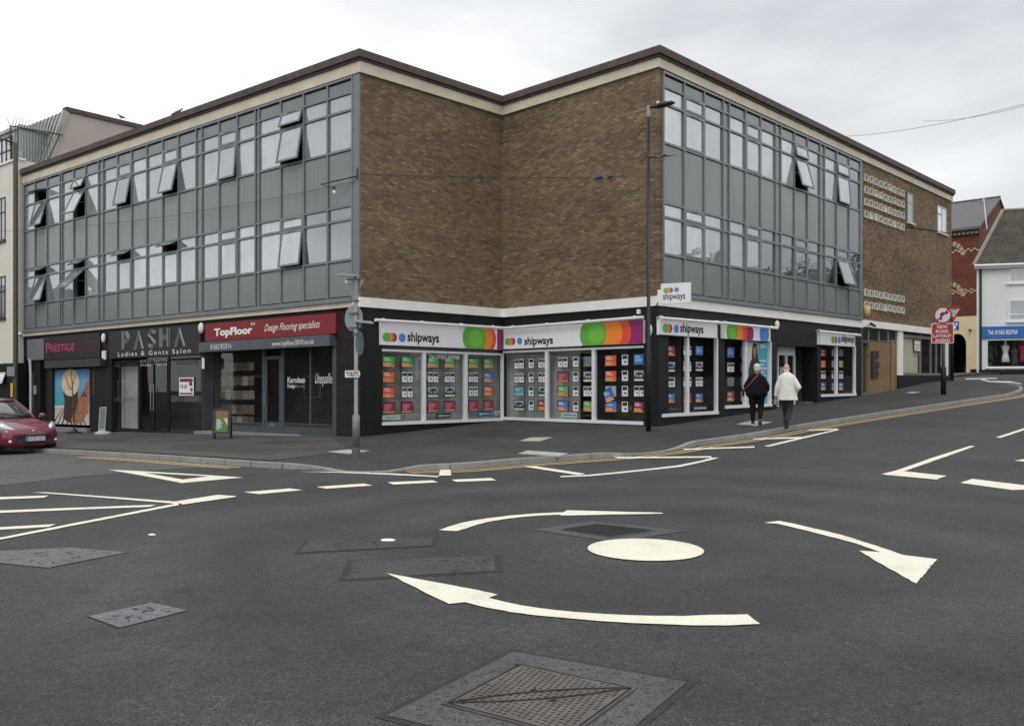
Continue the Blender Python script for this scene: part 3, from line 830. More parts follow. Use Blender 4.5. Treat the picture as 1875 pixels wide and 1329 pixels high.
def facade(W, cols, mids, rows, t_end, opens, darks):
    """cols: list of (t0,t1,kind) kind w window, s strip"""
    zt, z1, z2, z3, z4, z5, z6, zb = rows
    fw = .032
    mb = MB()
    ts = sorted({c[0] for c in cols} | {c[1] for c in cols})
    for t in ts: wbox(mb, W, t - fw, t + fw, -.1, .062, zb - .03, zt)
    for a, b_ in zip(ts, ts[1:]):
        strip_ = b_ - a < .5
        for z in (z1, z2, z3, z4, z5, z6):
            wbox(mb, W, a + fw, b_ - fw, -.1, .052, z - fw, z + fw)
    wbox(mb, W, ts[0] - fw, ts[-1] + fw, -.1, .072, zt, zt + .07)
    wbox(mb, W, ts[0] - fw, ts[-1] + fw, -.1, .12, zb - .1, zb - .03)
    wbox(mb, W, ts[0] - fw, ts[-1] + fw, -.1, .155, zb - .17, zb - .1)
    mb.build('curtain_wall_frame', M_frame, B)
    gk = MB(); 
    for a, b_, k in cols:
        bands = [(zt, z1), (z3, z4), (z6, zb - .03)] if k == 'w' else [(zt, z1), (z1, z2), (z2, z3), (z3, z4), (z4, z5), (z5, z6), (z6, zb - .03)]
        for hi, lo in bands: wbox(gk, W, a + fw, b_ - fw, -.09, -.05, lo + fw, hi - fw)
    gk.build('recess_shade', M_recess_shade, B)  # black backing that paints the shadow lines in the gaps beside the mullions
    # spandrel panels, one part per bay and band
    bays, cur = [], []
    for c in cols:
        if c[2] == 's':
            if cur: bays.append(cur); cur = []
            bays.append([c])
        else: cur.append(c)
    if cur: bays.append(cur)
    for bay in bays:
        sp = bay[0][2] == 's'
        for hi, lo in (((zt, z1), (z3, z4), (z6, zb - .03)) if not sp else ((zt, zb - .03),)):
            mb = MB()
            for a, b_, k in bay:
                if sp:
                    for h2, l2 in ((zt, z1), (z1, z2), (z2, z3), (z3, z4), (z4, z5), (z5, z6), (z6, zb - .03)):
                        wbox(mb, W, a + fw + .012, b_ - fw - .012, -.05, .012, l2 + fw + .012, h2 - fw - .018)
                else: wbox(mb, W, a + fw + .014, b_ - fw - .014, -.05, .014, lo + fw + .014, hi - fw - .022)
            mb.build('spandrel_panel', M_panel, B)
    # windows
    wi = 0
    for ci, (a, b_, k) in enumerate(cols):
        if k != 'w': continue
        for st, (top, mid, bot) in enumerate(((z1, z2, z3), (z4, z5, z6))):
            key = (wi, st); x0, x1 = a + fw, b_ - fw
            fr = MB(); pn = MB(); dkp = key in darks
            if wi in mids:
                at_, am = opens.get(key, (0, 0))
                fm = MB()
                for (zh, zl, ang) in ((top - fw, mid + fw, at_), (mid - fw, bot + fw, am)):
                    H = zh - zl
                    an = R(ang); o_h = .055 if ang else .03
                    def sf(t, d, o, zh=zh, an=an, o_h=o_h):
                        return W.fr(t, o_h + d * math.sin(an) + o * math.cos(an), zh - d * math.cos(an) + o * math.sin(an))
                    s_ = .062
                    xx0, xx1 = x0 + .006, x1 - .006
                    if ang:
                        for cc in ((xx0, 0, xx1, s_), (xx0, H - s_, xx1, H), (xx0, s_, xx0 + s_, H - s_), (xx1 - s_, s_, xx1, H - s_)):
                            fr.box((cc[0], cc[1], -.02), (cc[2], cc[3], .02), sf)
                        # side stays
                        for xs in (xx0 + .03, xx1 - .03):
                            pA = Vector(W.fr(xs, .0, zh - H * .45)); pB = Vector(sf(xs, H * .62, 0))
                            fr.tube([pA, pB], .008, 4)
                    else:
                        for cc in ((xx0, 0, xx1, s_), (xx0, H - s_, xx1, H), (xx0, s_, xx0 + s_, H - s_), (xx1 - s_, s_, xx1, H - s_)):
                            fr.box((cc[0], cc[1], -.05), (cc[2], cc[3], .035), sf)
                    pn.add([sf(xx0 + s_, s_, .0), sf(xx1 - s_, s_, .0), sf(xx1 - s_, H - s_, .0), sf(xx0 + s_, H - s_, .0)], [(0, 1, 2, 3)])
                    # trickle vent
                    vt = (x0 + x1) / 2
                    fr.box((vt - .2, .012, .021 if ang else .036), (vt + .2, .03, .035 if ang else .05), sf)
                    # outer fixed frame lips
                    wbox(fr, W, x0, x0 + .02, -.1, .02, zl, zh); wbox(fr, W, x1 - .02, x1, -.1, .02, zl, zh)
            else:
                for zh, zl in ((top - fw, mid + fw), (mid - fw, bot + fw)):
                    s_ = .016
                    wbox(fr, W, x0, x1, -.04, .03, zl, zl + s_); wbox(fr, W, x0, x0 + s_, -.04, .03, zl + s_, zh); wbox(fr, W, x1 - s_, x1, -.04, .03, zl + s_, zh)
                    pn.add([W.fr(x0 + s_, 0, zl + s_), W.fr(x1 - s_, 0, zl + s_), W.fr(x1 - s_, 0, zh), W.fr(x0 + s_, 0, zh)], [(0, 1, 2, 3)])
            wo = fr.build('window', M_frame, B)
            pn.build('pane', M_pane_dk if dkp else M_pane, wo)
        wi += 1
tA = [.304, 1.424, 2.565, 3.716, 4.868, 5.062, 6.064, 7.13, 8.17, 8.537, 9.677, 10.73, 11.84, 12.95, 14.03, 15.15, 15.53, 16.59, 17.63, 18.65, 18.85, 20.05, 21.21, 22.30]
colsA = [(a, b, 'w' if b - a > .6 else 's') for a, b in zip(tA, tA[1:])]
facade(WA, colsA, {2, 5, 8, 11, 14, 17}, (10.89, 10.475, 9.955, 8.775, 7.065, 6.645, 5.435, 4.33), 22.35,
       {(2, 0): (17, 11), (5, 0): (0, 5), (8, 0): (0, 12), (11, 0): (0, 11), (14, 0): (22, 24), (17, 0): (75, 14),
        (2, 1): (0, 7), (8, 1): (58, 0), (11, 1): (55, 0), (14, 1): (50, 42), (17, 1): (55, 14)},
       {(0, 1), (1, 1)})
tD = [.227, 1.341, 2.503, 3.655, 4.045, 5.11, 6.177, 7.267, 7.672, 8.74, 9.815, 10.91, 11.32, 12.43, 13.64, 14.8]
colsD = [(a, b, 'w' if b - a > .6 else 's') for a, b in zip(tD, tD[1:])]
facade(WD, colsD, {1, 4, 7, 10}, (10.93, 10.55, 10.04, 8.88, 7.08, 6.66, 5.55, 4.46), 14.9,
       {(7, 0): (9, 15), (10, 0): (6, 5), (10, 1): (0, 17)},
       {(5, 1), (6, 1), (7, 1), (8, 1), (9, 1), (10, 1), (11, 1), (11, 0)})
mb = MB()
wbox(mb, WA, .0, .27, -.1, .05, 4.25, 10.97); mb.build('corner_post', M_frame, B)
mb = MB(); wbox(mb, WD, 14.83, 15.01, -.3, .03, 4.3, 11.0); mb.build('corner_post', M_frame, B)
# ornament blocks in the weathered wall
c0, c1 = WD.t(1584.4), WD.t(1651.5)
zz = [WD.z(1584.4, y) for y in (326.3, 348.4, 370.3, 392.9)] + [WD.z(1584.4, 280 + 1133 / 4.4286), WD.z(1584.4, 280 + 1232 / 4.4286)]
M_block = smat('block concrete', 206, 202, 190, rough=.85, var=.2, vs=7)
rnd = random.Random(5)
for r_, z in enumerate(zz):
    for c_ in range(9):
        t = c0 + (c1 - c0) * c_ / 8; w, h = .15, .15; dz_ = rnd.uniform(-.01, .01)
        mb = MB()
        zc = z + dz_
        for bx in ((t - w, t + w, zc + h - .045, zc + h), (t - w, t + w, zc - h, zc - h + .045), (t - w, t - w + .045, zc - h + .045, zc + h - .045), (t + w - .045, t + w, zc - h + .045, zc + h - .045)):
            wbox(mb, WD, bx[0], bx[1], -.02, .07, bx[2], bx[3])
        ty = rnd.random()
        mb.k = 0 if ty < .14 else 1  # most centres black, painting the shade inside the hollow
        wbox(mb, WD, t - w + .045, t + w - .045, -.02, .045 if ty < .08 else .012, zc - h + .045, zc + h - .045)
        mb.build('ornament_block', [M_block, M_recess_shade], B)
# windows in weathered wall
def small_window(x0, x1, y0, y1, split, panes):
    W = WD; t0, t1, z0, z1 = prect(W, x0, x1, y0, y1, .0)
    fr = MB(); s_ = .06
    wbox(fr, W, t0, t1, -.02, .025, z0, z0 + s_); wbox(fr, W, t0, t1, -.02, .025, z1 - s_, z1)
    wbox(fr, W, t0, t0 + s_, -.02, .025, z0 + s_, z1 - s_); wbox(fr, W, t1 - s_, t1, -.02, .025, z0 + s_, z1 - s_)
    zm = z1 - (z1 - z0) * split
    tm = (t0 + t1) / 2
    if panes == 2:
        wbox(fr, W, tm - .035, tm + .035, -.02, .03, z0 + s_, z1 - s_); wbox(fr, W, t0 + s_, tm - .035, -.02, .03, zm - .03, zm + .03)
    else: wbox(fr, W, t0 + s_, t1 - s_, -.02, .03, zm - .03, zm + .03)
    fr2 = MB(); wbox(fr2, W, t0 - .08, t1 + .1, 0, .10, z0 - .09, z0 - .002)
    w = fr.build('window', smat('frame pale grey', 170, 178, 176, rough=.5), B)
    fr2.build('sill', M_cream, w)
    pn = MB(); pn.add([W.fr(t0 + s_, .006, z0 + s_), W.fr(t1 - s_, .006, z0 + s_), W.fr(t1 - s_, .006, z1 - s_), W.fr(t0 + s_, .006, z1 - s_)], [(0, 1, 2, 3)])
    return w, pn
w, pn = small_window(1661.5, 1671, 355, 408, .32, 1); pn.build('pane', M_pane, w)
w, pn = small_window(1716, 1732.5, 379, 427, .3, 2); pn.build('pane', pane_mat('pane bright', (.75, .76, .76), (.8, .8, .8), .3), w)

# ------------------------------------------------------------------ ground floor shell
def px_box(mb, W, x0, x1, y0, y1, o0, o1):
    t0, t1, z0, z1 = prect(W, x0, x1, y0, y1, o1)
    return wbox(mb, W, min(t0, t1), max(t0, t1), o0, o1, z0, z1)
# piers
mb = MB(); tc1 = WA.t(613)
wbox(mb, WA, .01, tc1, -.5, -.01, -.6, 3.99); tb1 = WB.t(662)
wbox(mb, WB, 0.0, tb1, -.5, .0, -.6, 3.98); mb.build('glazed_brick_pier', M_brD, B)
mb = MB()
tb2 = WB.t(698)
wbox(mb, WB, tb1, tb2, -.5, .03, -.6, 3.98)                     # black panel beside first shop window
wbox(mb, WB, tb2, LB + .02, -.2, .0, 3.32, 3.98)                  # header over windows
wbox(mb, WC, -.02, LC - .0, -.2, .0, 3.36, 4.0)
wbox(mb, WC, WC.t(1180), LC + .04, -.5, .04, -.3, 4.02)           # corner pier
wbox(mb, WD, -.035, WD.t(1209.7), -.5, .035, -.3, 4.02)
wbox(mb, WD, WD.t(1209.7), WD.t(1576), -.2, .0, 3.15, 4.05)       # header right street
wbox(mb, WD, WD.t(1314), WD.t(1326), -.6, .02, 0, 3.15)
wbox(mb, WD, WD.t(1411), WD.t(1421), -.6, .02, 0, 3.15)
wbox(mb, WD, WD.t(1496), WD.t(1502), -1.5, .02, 0, 3.15)
wbox(mb, WD, WD.t(1566), WD.t(1576.5), -.6, .03, 0, 3.6)
# stall risers
def riser(W, x0, x1, ytop, o1=.01):
    mb2 = MB()
    t0, t1 = W.t(x0, o1), W.t(x1, o1); z = W.z((x0 + x1) / 2, ytop, o1)
    wbox(mb2, W, t0, t1, -.25, o1, -.6 if W is not WD else 0, z); mb2.build('stall_riser', M_blk, B)
riser(WB, 698, 922, 769); riser(WC, 921, 1180, 769); riser(WD, 1209.7, 1314, 757); riser(WD, 1326, 1411, 745); riser(WD, 1502, 1566, 722)
mb.build('black_fascia', M_blk, B)
# linings behind the windows of the corner shop
mb = MB()
wbox(mb, WB, tb2 - .3, LB + .2, -.42, -.38, -.3, 3.97)
wbox(mb, WC, -.2, WC.t(1062, -.4), -.44, -.4, -.3, 3.97)
mb.build('display_backing', M_lightwall, B)
mb = MB()
wbox(mb, WC, WC.t(1062, -.7), LC - .3, -1.7, -1.65, -.3, 3.97)
wbox(mb, WD, .5, 15, -2.9, -2.85, -.3, 3.97)
wbox(mb, WA, 1.1, 22.2, -2.9, -2.85, -1, 3.97)
for t in (WA.t(372), WA.t(186), 22.3, .8): wbox(mb, WA, t, t + .1, -2.85, -.45, -1, 3.97)
for t in (WD.t(1318), WD.t(1496)): wbox(mb, WD, t, t + .08, -2.85, -.62, 0, 3.97)
mb.build('inner_lining', M_dim, B)
M_sillw = M_wht
# white window frames of the corner shop
def shop_window(W, x0, x1, ytopL, ytopR, ybotL, ybotR, mull, fw=.06, label=None, right_stile=True, left_stile=False, top=True):
    """joined frame: sill, head, mullions; panes as children"""
    t0, t1 = W.t(x0), W.t(x1)
    zt = (W.z(x0, ytopL) + W.z(x1, ytopR)) / 2; zb = (W.z(x0, ybotL) + W.z(x1, ybotR)) / 2
    fr = MB()
    wbox(fr, W, t0, t1, -.1, .07, zb - .07, zb + .03)
    if top: wbox(fr, W, t0, t1, -.1, .045, zt - .07, zt)
    ms = [W.t(x) for x in mull]
    for m_ in ms: wbox(fr, W, m_ - fw, m_ + fw, -.08, .04, zb + .03, zt - (.07 if top else 0))
    if right_stile: wbox(fr, W, t1 - fw * 1.2, t1, -.08, .041, zb + .03, zt - (.07 if top else 0))
    if left_stile: wbox(fr, W, t0, t0 + .04, -.08, .041, zb + .03, zt - (.07 if top else 0))
    w = fr.build('shop_window', M_sillw, B)
    ed = [t0] + ms + [t1]
    for a, b_ in zip(ed, ed[1:]):
        pn = MB(); pn.add([W.fr(a, -.01, zb), W.fr(b_, -.01, zb), W.fr(b_, -.01, zt), W.fr(a, -.01, zt)], [(0, 1, 2, 3)])
        pn.build('pane', M_glass, w)
    return t0, t1, zb, zt
swB = shop_window(WB, 698.5, 921, 638.6, 647.5, 776, 765, [776, 852.5])
swC = shop_window(WC, 922, 1180, 645, 630, 766, 772, [1001.5, 1087.5], right_stile=False)
swD1 = shop_window(WD, 1209.7, 1313, 613, 618.7, 759.5, 754, [1258.5], top=False)
swD2 = shop_window(WD, 1326.5, 1411, 621, 625, 744.5, 740, [1364.5], top=False)
swD3 = shop_window(WD, 1502.5, 1565.5, 630, 634, 724, 720.5, [1531.5], top=False, fw=.05)
# doorway between second and third sign on the right street: recessed door and dark passage
t0, t1 = WD.t(1421), WD.t(1496)
mb = MB(); tm = WD.t(1456, -.5); wbox(mb, WD, t0 - .3, t0 + .0, -1.6, -.6, 0, 3.15); mb.build('passage', M_blk, B); mb = MB(); t0_ = t0; t0 = WD.t(1424, -.5)
zt = 2.95
wbox(mb, WD, t0, tm, -.56, -.5, 2.72, zt + .3); wbox(mb, WD, t0, t0 + .07, -.56, -.49, .8, 2.72); wbox(mb, WD, tm - .07, tm, -.56, -.49, .8, 2.72); wbox(mb, WD, (t0 + tm) / 2 - .04, (t0 + tm) / 2 + .04, -.56, -.485, .8, 2.72)
d = mb.build('entrance_door', M_wht, B)
mb = MB()
wbox(mb, WD, t0 + .07, tm - .07, -.54, -.535, .8, 2.72); mb.build('pane', M_glass, d)
mb = MB(); rnd = random.Random(4)
for q in ((.16, .34), (.50, .70)):
    for k in range(9): 
        a = t0 + (tm - t0) * q[0]; b_ = t0 + (tm - t0) * q[1]
        wbox(mb, WD, a, b_ - rnd.uniform(0, .05), -.53, -.528, 2.25 - k * .035, 2.27 - k * .035)
mb.build('opening_hours', M_wht, d); t0 = t0_
mb = MB()
wbox(mb, WD, tm, t1, -1.6, -1.55, 0, 3.6); wbox(mb, WD, t0, t1, -1.5, 0, 3.05, 3.16); wbox(mb, WD, tm, tm + .06, -1.55, -1.0, 0, 3.1)
mb.build('passage', M_blk, B)
mb = MB(); wbox(mb, WD, tm + .1, t1 - .05, -.5, -.1, WD.g(7.9) + .05, WD.g(7.9) + .3); mb.build('door_step', M_dim, B)
# ground floor of the weathered wing
W = WD
mb = MB(); px_box(mb, W, 1576.8, 1645, 599, 627, -.3, -.05); cl = mb.build('clerestory', M_frame, B)
mb = MB()
for a, b_ in ((1579, 1589), (1592, 1608), (1611, 1625), (1628, 1643)):
    px_box(mb, W, a, b_, 603, 623, -.05, -.042)
mb.build('pane', M_pane_dk, cl)
mb = MB(); tA0, tA1, zz0, zz1 = prect(W, 1576.8, 1590.5, 624, 723, -.12)
wbox(mb, W, tA0, tA0 + .1, -.25, -.1, .9, zz1); wbox(mb, W, tA1 - .08, tA1 + .02, -.25, -.1, .9, zz1); wbox(mb, W, tA0 + .1, tA1 - .08, -.25, -.1, zz1 - .1, zz1); wbox(mb, W, tA0 + .1, tA1 - .08, -.25, -.1, 1.0, 1.22)
dd = mb.build('side_door', M_frame, B)
mb = MB(); wbox(mb, W, tA0 + .1, tA1 - .08, -.2, -.19, 1.22, zz1 - .1); mb.build('pane', M_pane_dk, dd)
mb = MB(); t0, t1, z0, z1 = prect(W, 1591, 1645, 625, 712, -.05); wbox(mb, W, t0 + .03, t1, -.3, -.05, .8, z1); mb.build('brick_infill', M_brO, B)
mb = MB(); t0, t1 = W.t(1645, .02), W.t(1653.5, .02); zp = W.z(1649, 687, .02)
wbox(mb, W, t0, t1, -.2, .03, zp, 4.15); wbox(mb, W, W.t(1730), W.t(1735.5), -.2, .03, zp, 4.15); mb.build('white_pillar', M_white, B)
mb = MB(); wbox(mb, W, t0, LE, -.3, .02, .9, zp); wbox(mb, W, W.t(1735.5), LE, -.3, .02, zp, 4.15); mb.build('stall_riser', M_blk, B)
mb = MB(); ta, tb = t1, W.t(1730); zh = 4.12
wbox(mb, W, ta, tb, -.1, -.02, zp, zp + .12); wbox(mb, W, ta, tb, -.1, -.02, zh - .35, zh - .22)
for x in (1687, 1706, 1716): tt = W.t(x); wbox(mb, W, tt - .05, tt + .05, -.1, -.015, zp + .12, zh)
sw = mb.build('shop_window', M_frame, B)
mb = MB(); mb.add([W.fr(ta, -.05, zp), W.fr(tb, -.05, zp), W.fr(tb, -.05, zh), W.fr(ta, -.05, zh)], [(0, 1, 2, 3)]); mb.build('pane', M_glass, sw)
mb = MB(); wbox(mb, W, ta, W.t(1686), -.16, -.14, zp + .12, zh - .35); mb.build('roller_blind', smat('blind cream', 205, 200, 178, rough=.8), sw)
mb = MB(); wbox(mb, W, ta, LE, -3.2, -3.15, 0, 4.1); wbox(mb, W, ta - .1, ta, -3.1, -.2, 0, 4.1)
for k in range(4): wbox(mb, W, W.t(1690), W.t(1704), -1.0, -.7, zp + .3 + k * .55, zp + .34 + k * .55)
mb.build('inner_lining', M_dim, B)
# poster in that window
mb = MB(); t0, t1, z0, z1 = prect(W, 1674.5, 1686.5, 620, 642.5, -.045); wbox(mb, W, t0, t1, -.045, -.04, z0, z1)
mb.k = 1; wbox(mb, W, t0, t1, -.04, -.037, z1 - .12, z1); wbox(mb, W, t1 - .15, t1, -.04, -.036, z0 + .2, z1 - .2); mb.k = 2
for k in range(4): wbox(mb, W, t0 + .1, t1 - .3, -.04, -.037, z1 - .35 - k * .14, z1 - .3 - k * .14)
mb.build('window_notice', [M_wht, smat('notice red', 150, 60, 60), smat('notice grey', 130, 130, 130)], label='white notice with red strip stuck in the far cream blind window', category='notice')
# ------------------------------------------------------------------ shopfronts of the left street (parts of the building)
M_grey_sf = smat('shopfront grey', 72, 78, 82, rough=.4)
M_dkgrey = smat('shutter box grey', 52, 55, 58, rough=.5)
M_step = smat('step paving', 128, 128, 126, rough=.85, bump=.2)
W = WA
def zlin(W, xa, ya, xb, yb, o=0.):
    za, zb = W.z(xa, ya, o), W.z(xb, yb, o); ta, tb = W.t(xa, o), W.t(xb, o)
    return lambda t: za + (zb - za) * (t - ta) / (tb - ta)
def bars(mb, W, t0, t1, z0, z1, o0, o1, fw, cross=(), tops=True):
    """rectangular frame with uprights at cross"""
    t0, t1 = min(t0, t1), max(t0, t1)
    wbox(mb, W, t0, t1, o0, o1, z0, z0 + fw); wbox(mb, W, t0, t1, o0, o1, z1 - fw, z1)
    wbox(mb, W, t0, t0 + fw, o0, o1 - .002, z0 + fw, z1 - fw); wbox(mb, W, t1 - fw, t1, o0, o1 - .002, z0 + fw, z1 - fw)
    for c in cross: wbox(mb, W, c - fw / 2, c + fw / 2, o0, o1 - .002, z0 + fw, z1 - fw)
def pane(parent, W, t0, t1, z0, z1, o, m=None, name='pane'):
    mb = MB(); mb.add([W.fr(t0, o, z0), W.fr(t1, o, z0), W.fr(t1, o, z1), W.fr(t0, o, z1)], [(0, 1, 2, 3)]); return mb.build(name, m or M_glass, parent)
# header beam of the left street
mb = MB(); wbox(mb, W, W.t(613), LA, -.25, -.02, 3.02, 4.0); mb.build('header_beam', M_blk, B)
# --- flooring shop, recess .35
O = -.35
tR, tL = W.t(613, O), W.t(386, O)
zb_ = W.g(5) + .12
z_t = 3.0
mb = MB(); bars(mb, W, tR + .02, tL, zb_ + .05, z_t, O - .06, O, .09)
xs = [W.t(x, O) for x in (480, 486, 515, 519, 567)]
for t in (W.t(482, O), W.t(517, O)): wbox(mb, W, t - .07, t + .07, O - .06, O, zb_ + .14, z_t - .09)
wbox(mb, W, W.t(568, O) - .04, W.t(568, O) + .04, O - .06, O, zb_ + .14, z_t - .09)
zs = W.z(560, 778, O)
wbox(mb, W, tR + .11, W.t(517, O) - .07, O - .05, O - .01, zb_ + .14, zs); wbox(mb, W, W.t(482, O) + .07, tL - .09, O - .05, O - .01, zb_ + .14, zs - .02)
wbox(mb, W, tR + .11, W.t(517, O) - .07, O - .05, O + .04, zs, zs + .04); wbox(mb, W, W.t(482, O) + .07, tL - .09, O - .05, O + .04, zs - .02, zs + .02)
sf = mb.build('shopfront', M_grey_sf, B, label='grey framed shopfront under the red sign')
pane(sf, W, tR + .1, W.t(517, O) - .07, zs, z_t - .09, O - .03, M_glass); pane(sf, W, W.t(482, O) + .07, tL - .09, zs, z_t - .09, O - .03, M_glass)
mb = MB(); da, db = W.t(517, O) + .075, W.t(482, O) - .075
bars(mb, W, da, db, zb_ + .14, z_t - .35, O - .05, O - .005, .11); wbox(mb, W, da + .11, db - .11, O - .05, O - .01, zb_ + .25, zb_ + .42)
mb.k = 1; wbox(mb, W, (da + db) / 2 - .14, (da + db) / 2 + .14, O - .01, O + .005, zb_ + .28, zb_ + .36)
mb.tube([W.fr(db - .05, O + .05, 1.0), W.fr(db - .05, O + .05, 1.5)], .015, 6)
mb.build('door', [M_grey_sf, smat('steel', 170, 172, 172, rough=.3, metal=.8)], sf)
pane(sf, W, da + .1, db - .1, zb_ + .4, z_t - .45, O - .03, M_glass)
mb = MB(); wbox(mb, W, tR - .0, tL + .1, O - .08, .28, zb_ - .3, zb_ + .045); mb.build('door_step', M_step, B)
mb = MB(); wbox(mb, W, tL, W.t(371), -.5, 0, -.8, 3.05); mb.build('pilaster', M_grey_sf, B)
mb = MB(); wbox(mb, W, W.t(616), W.t(609), -.4, .01, -.6, 3.05); mb.build('pilaster', M_grey_sf, B)
# sample shelves and slatted blind seen through the left window
mb = MB(); ta, tb = W.t(478, -.8), W.t(392, -.8)
for k in range(34): wbox(mb, W, W.t(404, -.75), tb + .1, -.8, -.79, .75 + k * .062, .80 + k * .062)
mb.build('slatted_blind', smat('blind grey', 130, 133, 131), B)
M_samp = [smat('sample a', 112, 104, 92, var=.5, vs=9), smat('sample b', 76, 66, 56, var=.5, vs=9), smat('sample c', 132, 130, 124, var=.5, vs=11), smat('sample d', 92, 78, 62, var=.5, vs=9)]
rnd = random.Random(8)
for k, (ya, yb) in enumerate(((664, 680), (689, 707), (715, 732), (741, 759), (762, 775))):
    mb = MB()
    t0, t1, z0, z1 = prect(W, 402, 466, ya, yb, -.6)
    n = 6
    for i in range(n):
        mb.k = rnd.randrange(4); a = t0 + (t1 - t0) * i / n; b_ = t0 + (t1 - t0) * (i + .93) / n
        wbox(mb, W, min(a, b_), max(a, b_), -.63, -.6, z0 + rnd.uniform(0, .04), z1)
    mb.build('sample_board', M_samp, label=('row of flooring samples in the left window below the red sign, ' + ['topmost', 'second from top', 'middle', 'second from bottom', 'lowest'][k] + ' row'), category='samples', group='rows of flooring samples')
# lettering on that glass
mb = MB()
def lettering(name, body, W, x0, x1, y0, y1, out, m, parent=None, label=None, category='lettering', **k):
    t0, t1, z0, z1 = prect(W, x0, x1, y0, y1, out)
    mb = MB(); add_text(mb, body, W.fr, 1, t0, t1, z0, z1, out, **k)
    kw = {} if parent else dict(label=label, category=category)
    return mb.build(name, m, parent, recalc=False, **kw)
M_let = smat('lettering white', 236, 236, 234, rough=.4, var=.02)
M_letg = smat('lettering grey', 120, 122, 122, rough=.5, var=.02)
M_letd = smat('lettering dim', 74, 77, 76, rough=.5, var=.05)
lettering('window_lettering', 'Karndean', W, 526.5, 558.5, 690, 701, O - .02, M_let, label='white word Karndean on the dark shop window', bold=.012)
lettering('window_lettering', 'Design', W, 526.5, 540.5, 703, 712, O - .02, M_let, label='white word Design under the word Karndean', bold=.01)
lettering('window_lettering', 'flooring', W, 541, 558.5, 703, 712, O - .02, M_letg, label='grey word flooring under the word Karndean')
lettering('window_lettering', 'Unequalled', W, 577, 612, 683, 708, O - .02, M_let, label='white slanted handwriting in the rightmost pane of the flooring shop', shear=.5)

# sign boards: thing > board faces, letters
def sign_thing(name, label, W, x0, x1, yl0, yr0, yl1, yr1, o0, o1, m, cat='shop sign', group=None):
    """board whose corners are given in pixels: left top, right top, left bottom, right bottom"""
    t0, t1 = W.t(x0, o1), W.t(x1, o1)
    zt = (W.z(x0, yl0, o1) + W.z(x1, yr0, o1)) / 2; zb = (W.z(x0, yl1, o1) + W.z(x1, yr1, o1)) / 2
    t = thing(name, W.fr((t0 + t1) / 2, o1, zb), label, cat, group)
    mb = MB(); wbox(mb, W, min(t0, t1), max(t0, t1), o0, o1, zb, zt); mb.build('board', m, t)
    return t, t0, t1, zb, zt
M_redsign = smat('sign red', 128, 30, 36, rough=.5, var=.05)
s3, a, b_, zb, zt = sign_thing('shop_sign', 'dark red flooring shop sign with white lettering', W, 375.7, 614.5, 592.5, 573.5, 626, 610, -.02, .10, M_redsign)
lettering('letters', 'TopFloor', W, 392, 462, 599, 617.5, .105, M_let, s3, bold=.045)
lettering('letters', '2010', W, 458.5, 467, 590.5, 595.5, .105, M_let, s3, bold=.02)
lettering('letters', 'Design Flooring specialists', W, 484, 586, 590, 607.5, .105, M_let, s3, shear=.45)
s3b, *_ = sign_thing('shutter_box', 'grey shutter box under the dark red sign', W, 364, 603, 626.5, 613, 644, 633.5, -.1, .24, smat('shutter box slate', 84, 88, 96, rough=.45), 'shutter box')
lettering('letters', '01562 822516', W, 385, 423.5, 629.5, 638.5, .245, M_let, s3b)
lettering('letters', 'www.topfloor2010.co.uk', W, 497.5, 574.5, 622.5, 634.5, .245, M_let, s3b)
# --- salon
s2, a, b_, zb, zt = sign_thing('shop_sign', 'black salon sign with triple line white capital letters', W, 200, 367, 606.5, 594.5, 657.5, 648, -.02, .06, smat('sign black', 34, 36, 37, rough=.5))
def strokes(mb, W, x0, x1, y0, y1, out, paths, w=.008):
    t0, t1, z0, z1 = prect(W, x0, x1, y0, y1, out)
    for pth in paths:
        pts = [Vector(W.fr(t0 + (t1 - t0) * x, out, z0 + (z1 - z0) * y)) for x, y in pth]
        mb.tube(pts, w, 4)
def arc(cx, cy, rx, ry, a0, a1, n=10): return [(cx + rx * math.cos(R(a0 + (a1 - a0) * i / n)), cy + ry * math.sin(R(a0 + (a1 - a0) * i / n))) for i in range(n + 1)]
M_silv = smat('letters silver', 190, 190, 188, rough=.4)
def letter(*a):
    mb = MB(); strokes(mb, W, *a); mb.build('letter', M_silv, s2)
P_ = []
for k in range(4):
    d = k * .11
    if k < 3: P_.append([(0.02 + d, 0), (0.02 + d, 1 - d * .6)])
    P_.append([(.02 + d, 1 - d * .6)] + arc(.5, .67, .46 - d, .33 - d * .6, 90, -90) + [(.35, .34 + d * .6)])
letter(223, 237.5, 607, 639.5, .065, P_)
for xx in ((245, 263, 605, 639), (319, 339, 599.5, 634)):
    P_ = [[(.5, 1), (1, 0)], [(.5, .78), (.85, 0)]] + [[(.5, 1 - .22 * k), (0 + .1 * k, 0)] for k in range(3)] + [[(.5, .9), (.93, 0)], [(0, 0), (.2, 0)]]
    letter(*xx, .065, P_)
P_ = []
for k in range(3):
    d = k * .13
    P_.append(arc(.5, .74, .5 - d, .26 - d * .6, 10, 200) + [(.5 + .0, .5 + (1 - k) * .07)] + arc(.5, .26, .5 - d, .26 - d * .6, 20, -170)[0:])
letter(271, 285, 603, 637, .065, P_)
P_ = [[(x, 0), (x, 1)] for x in (0, .09, .18, .27, .75, .84, 1)] + [[(.27, y), (.78, y)] for y in (.41, .51, .61)]
letter(292, 310, 600.5, 635, .065, P_)
lettering('letters', 'Ladies & Gents Salon', W, 216, 349, 641.2, 649.5, .065, M_let, s2, spacing=1.35)
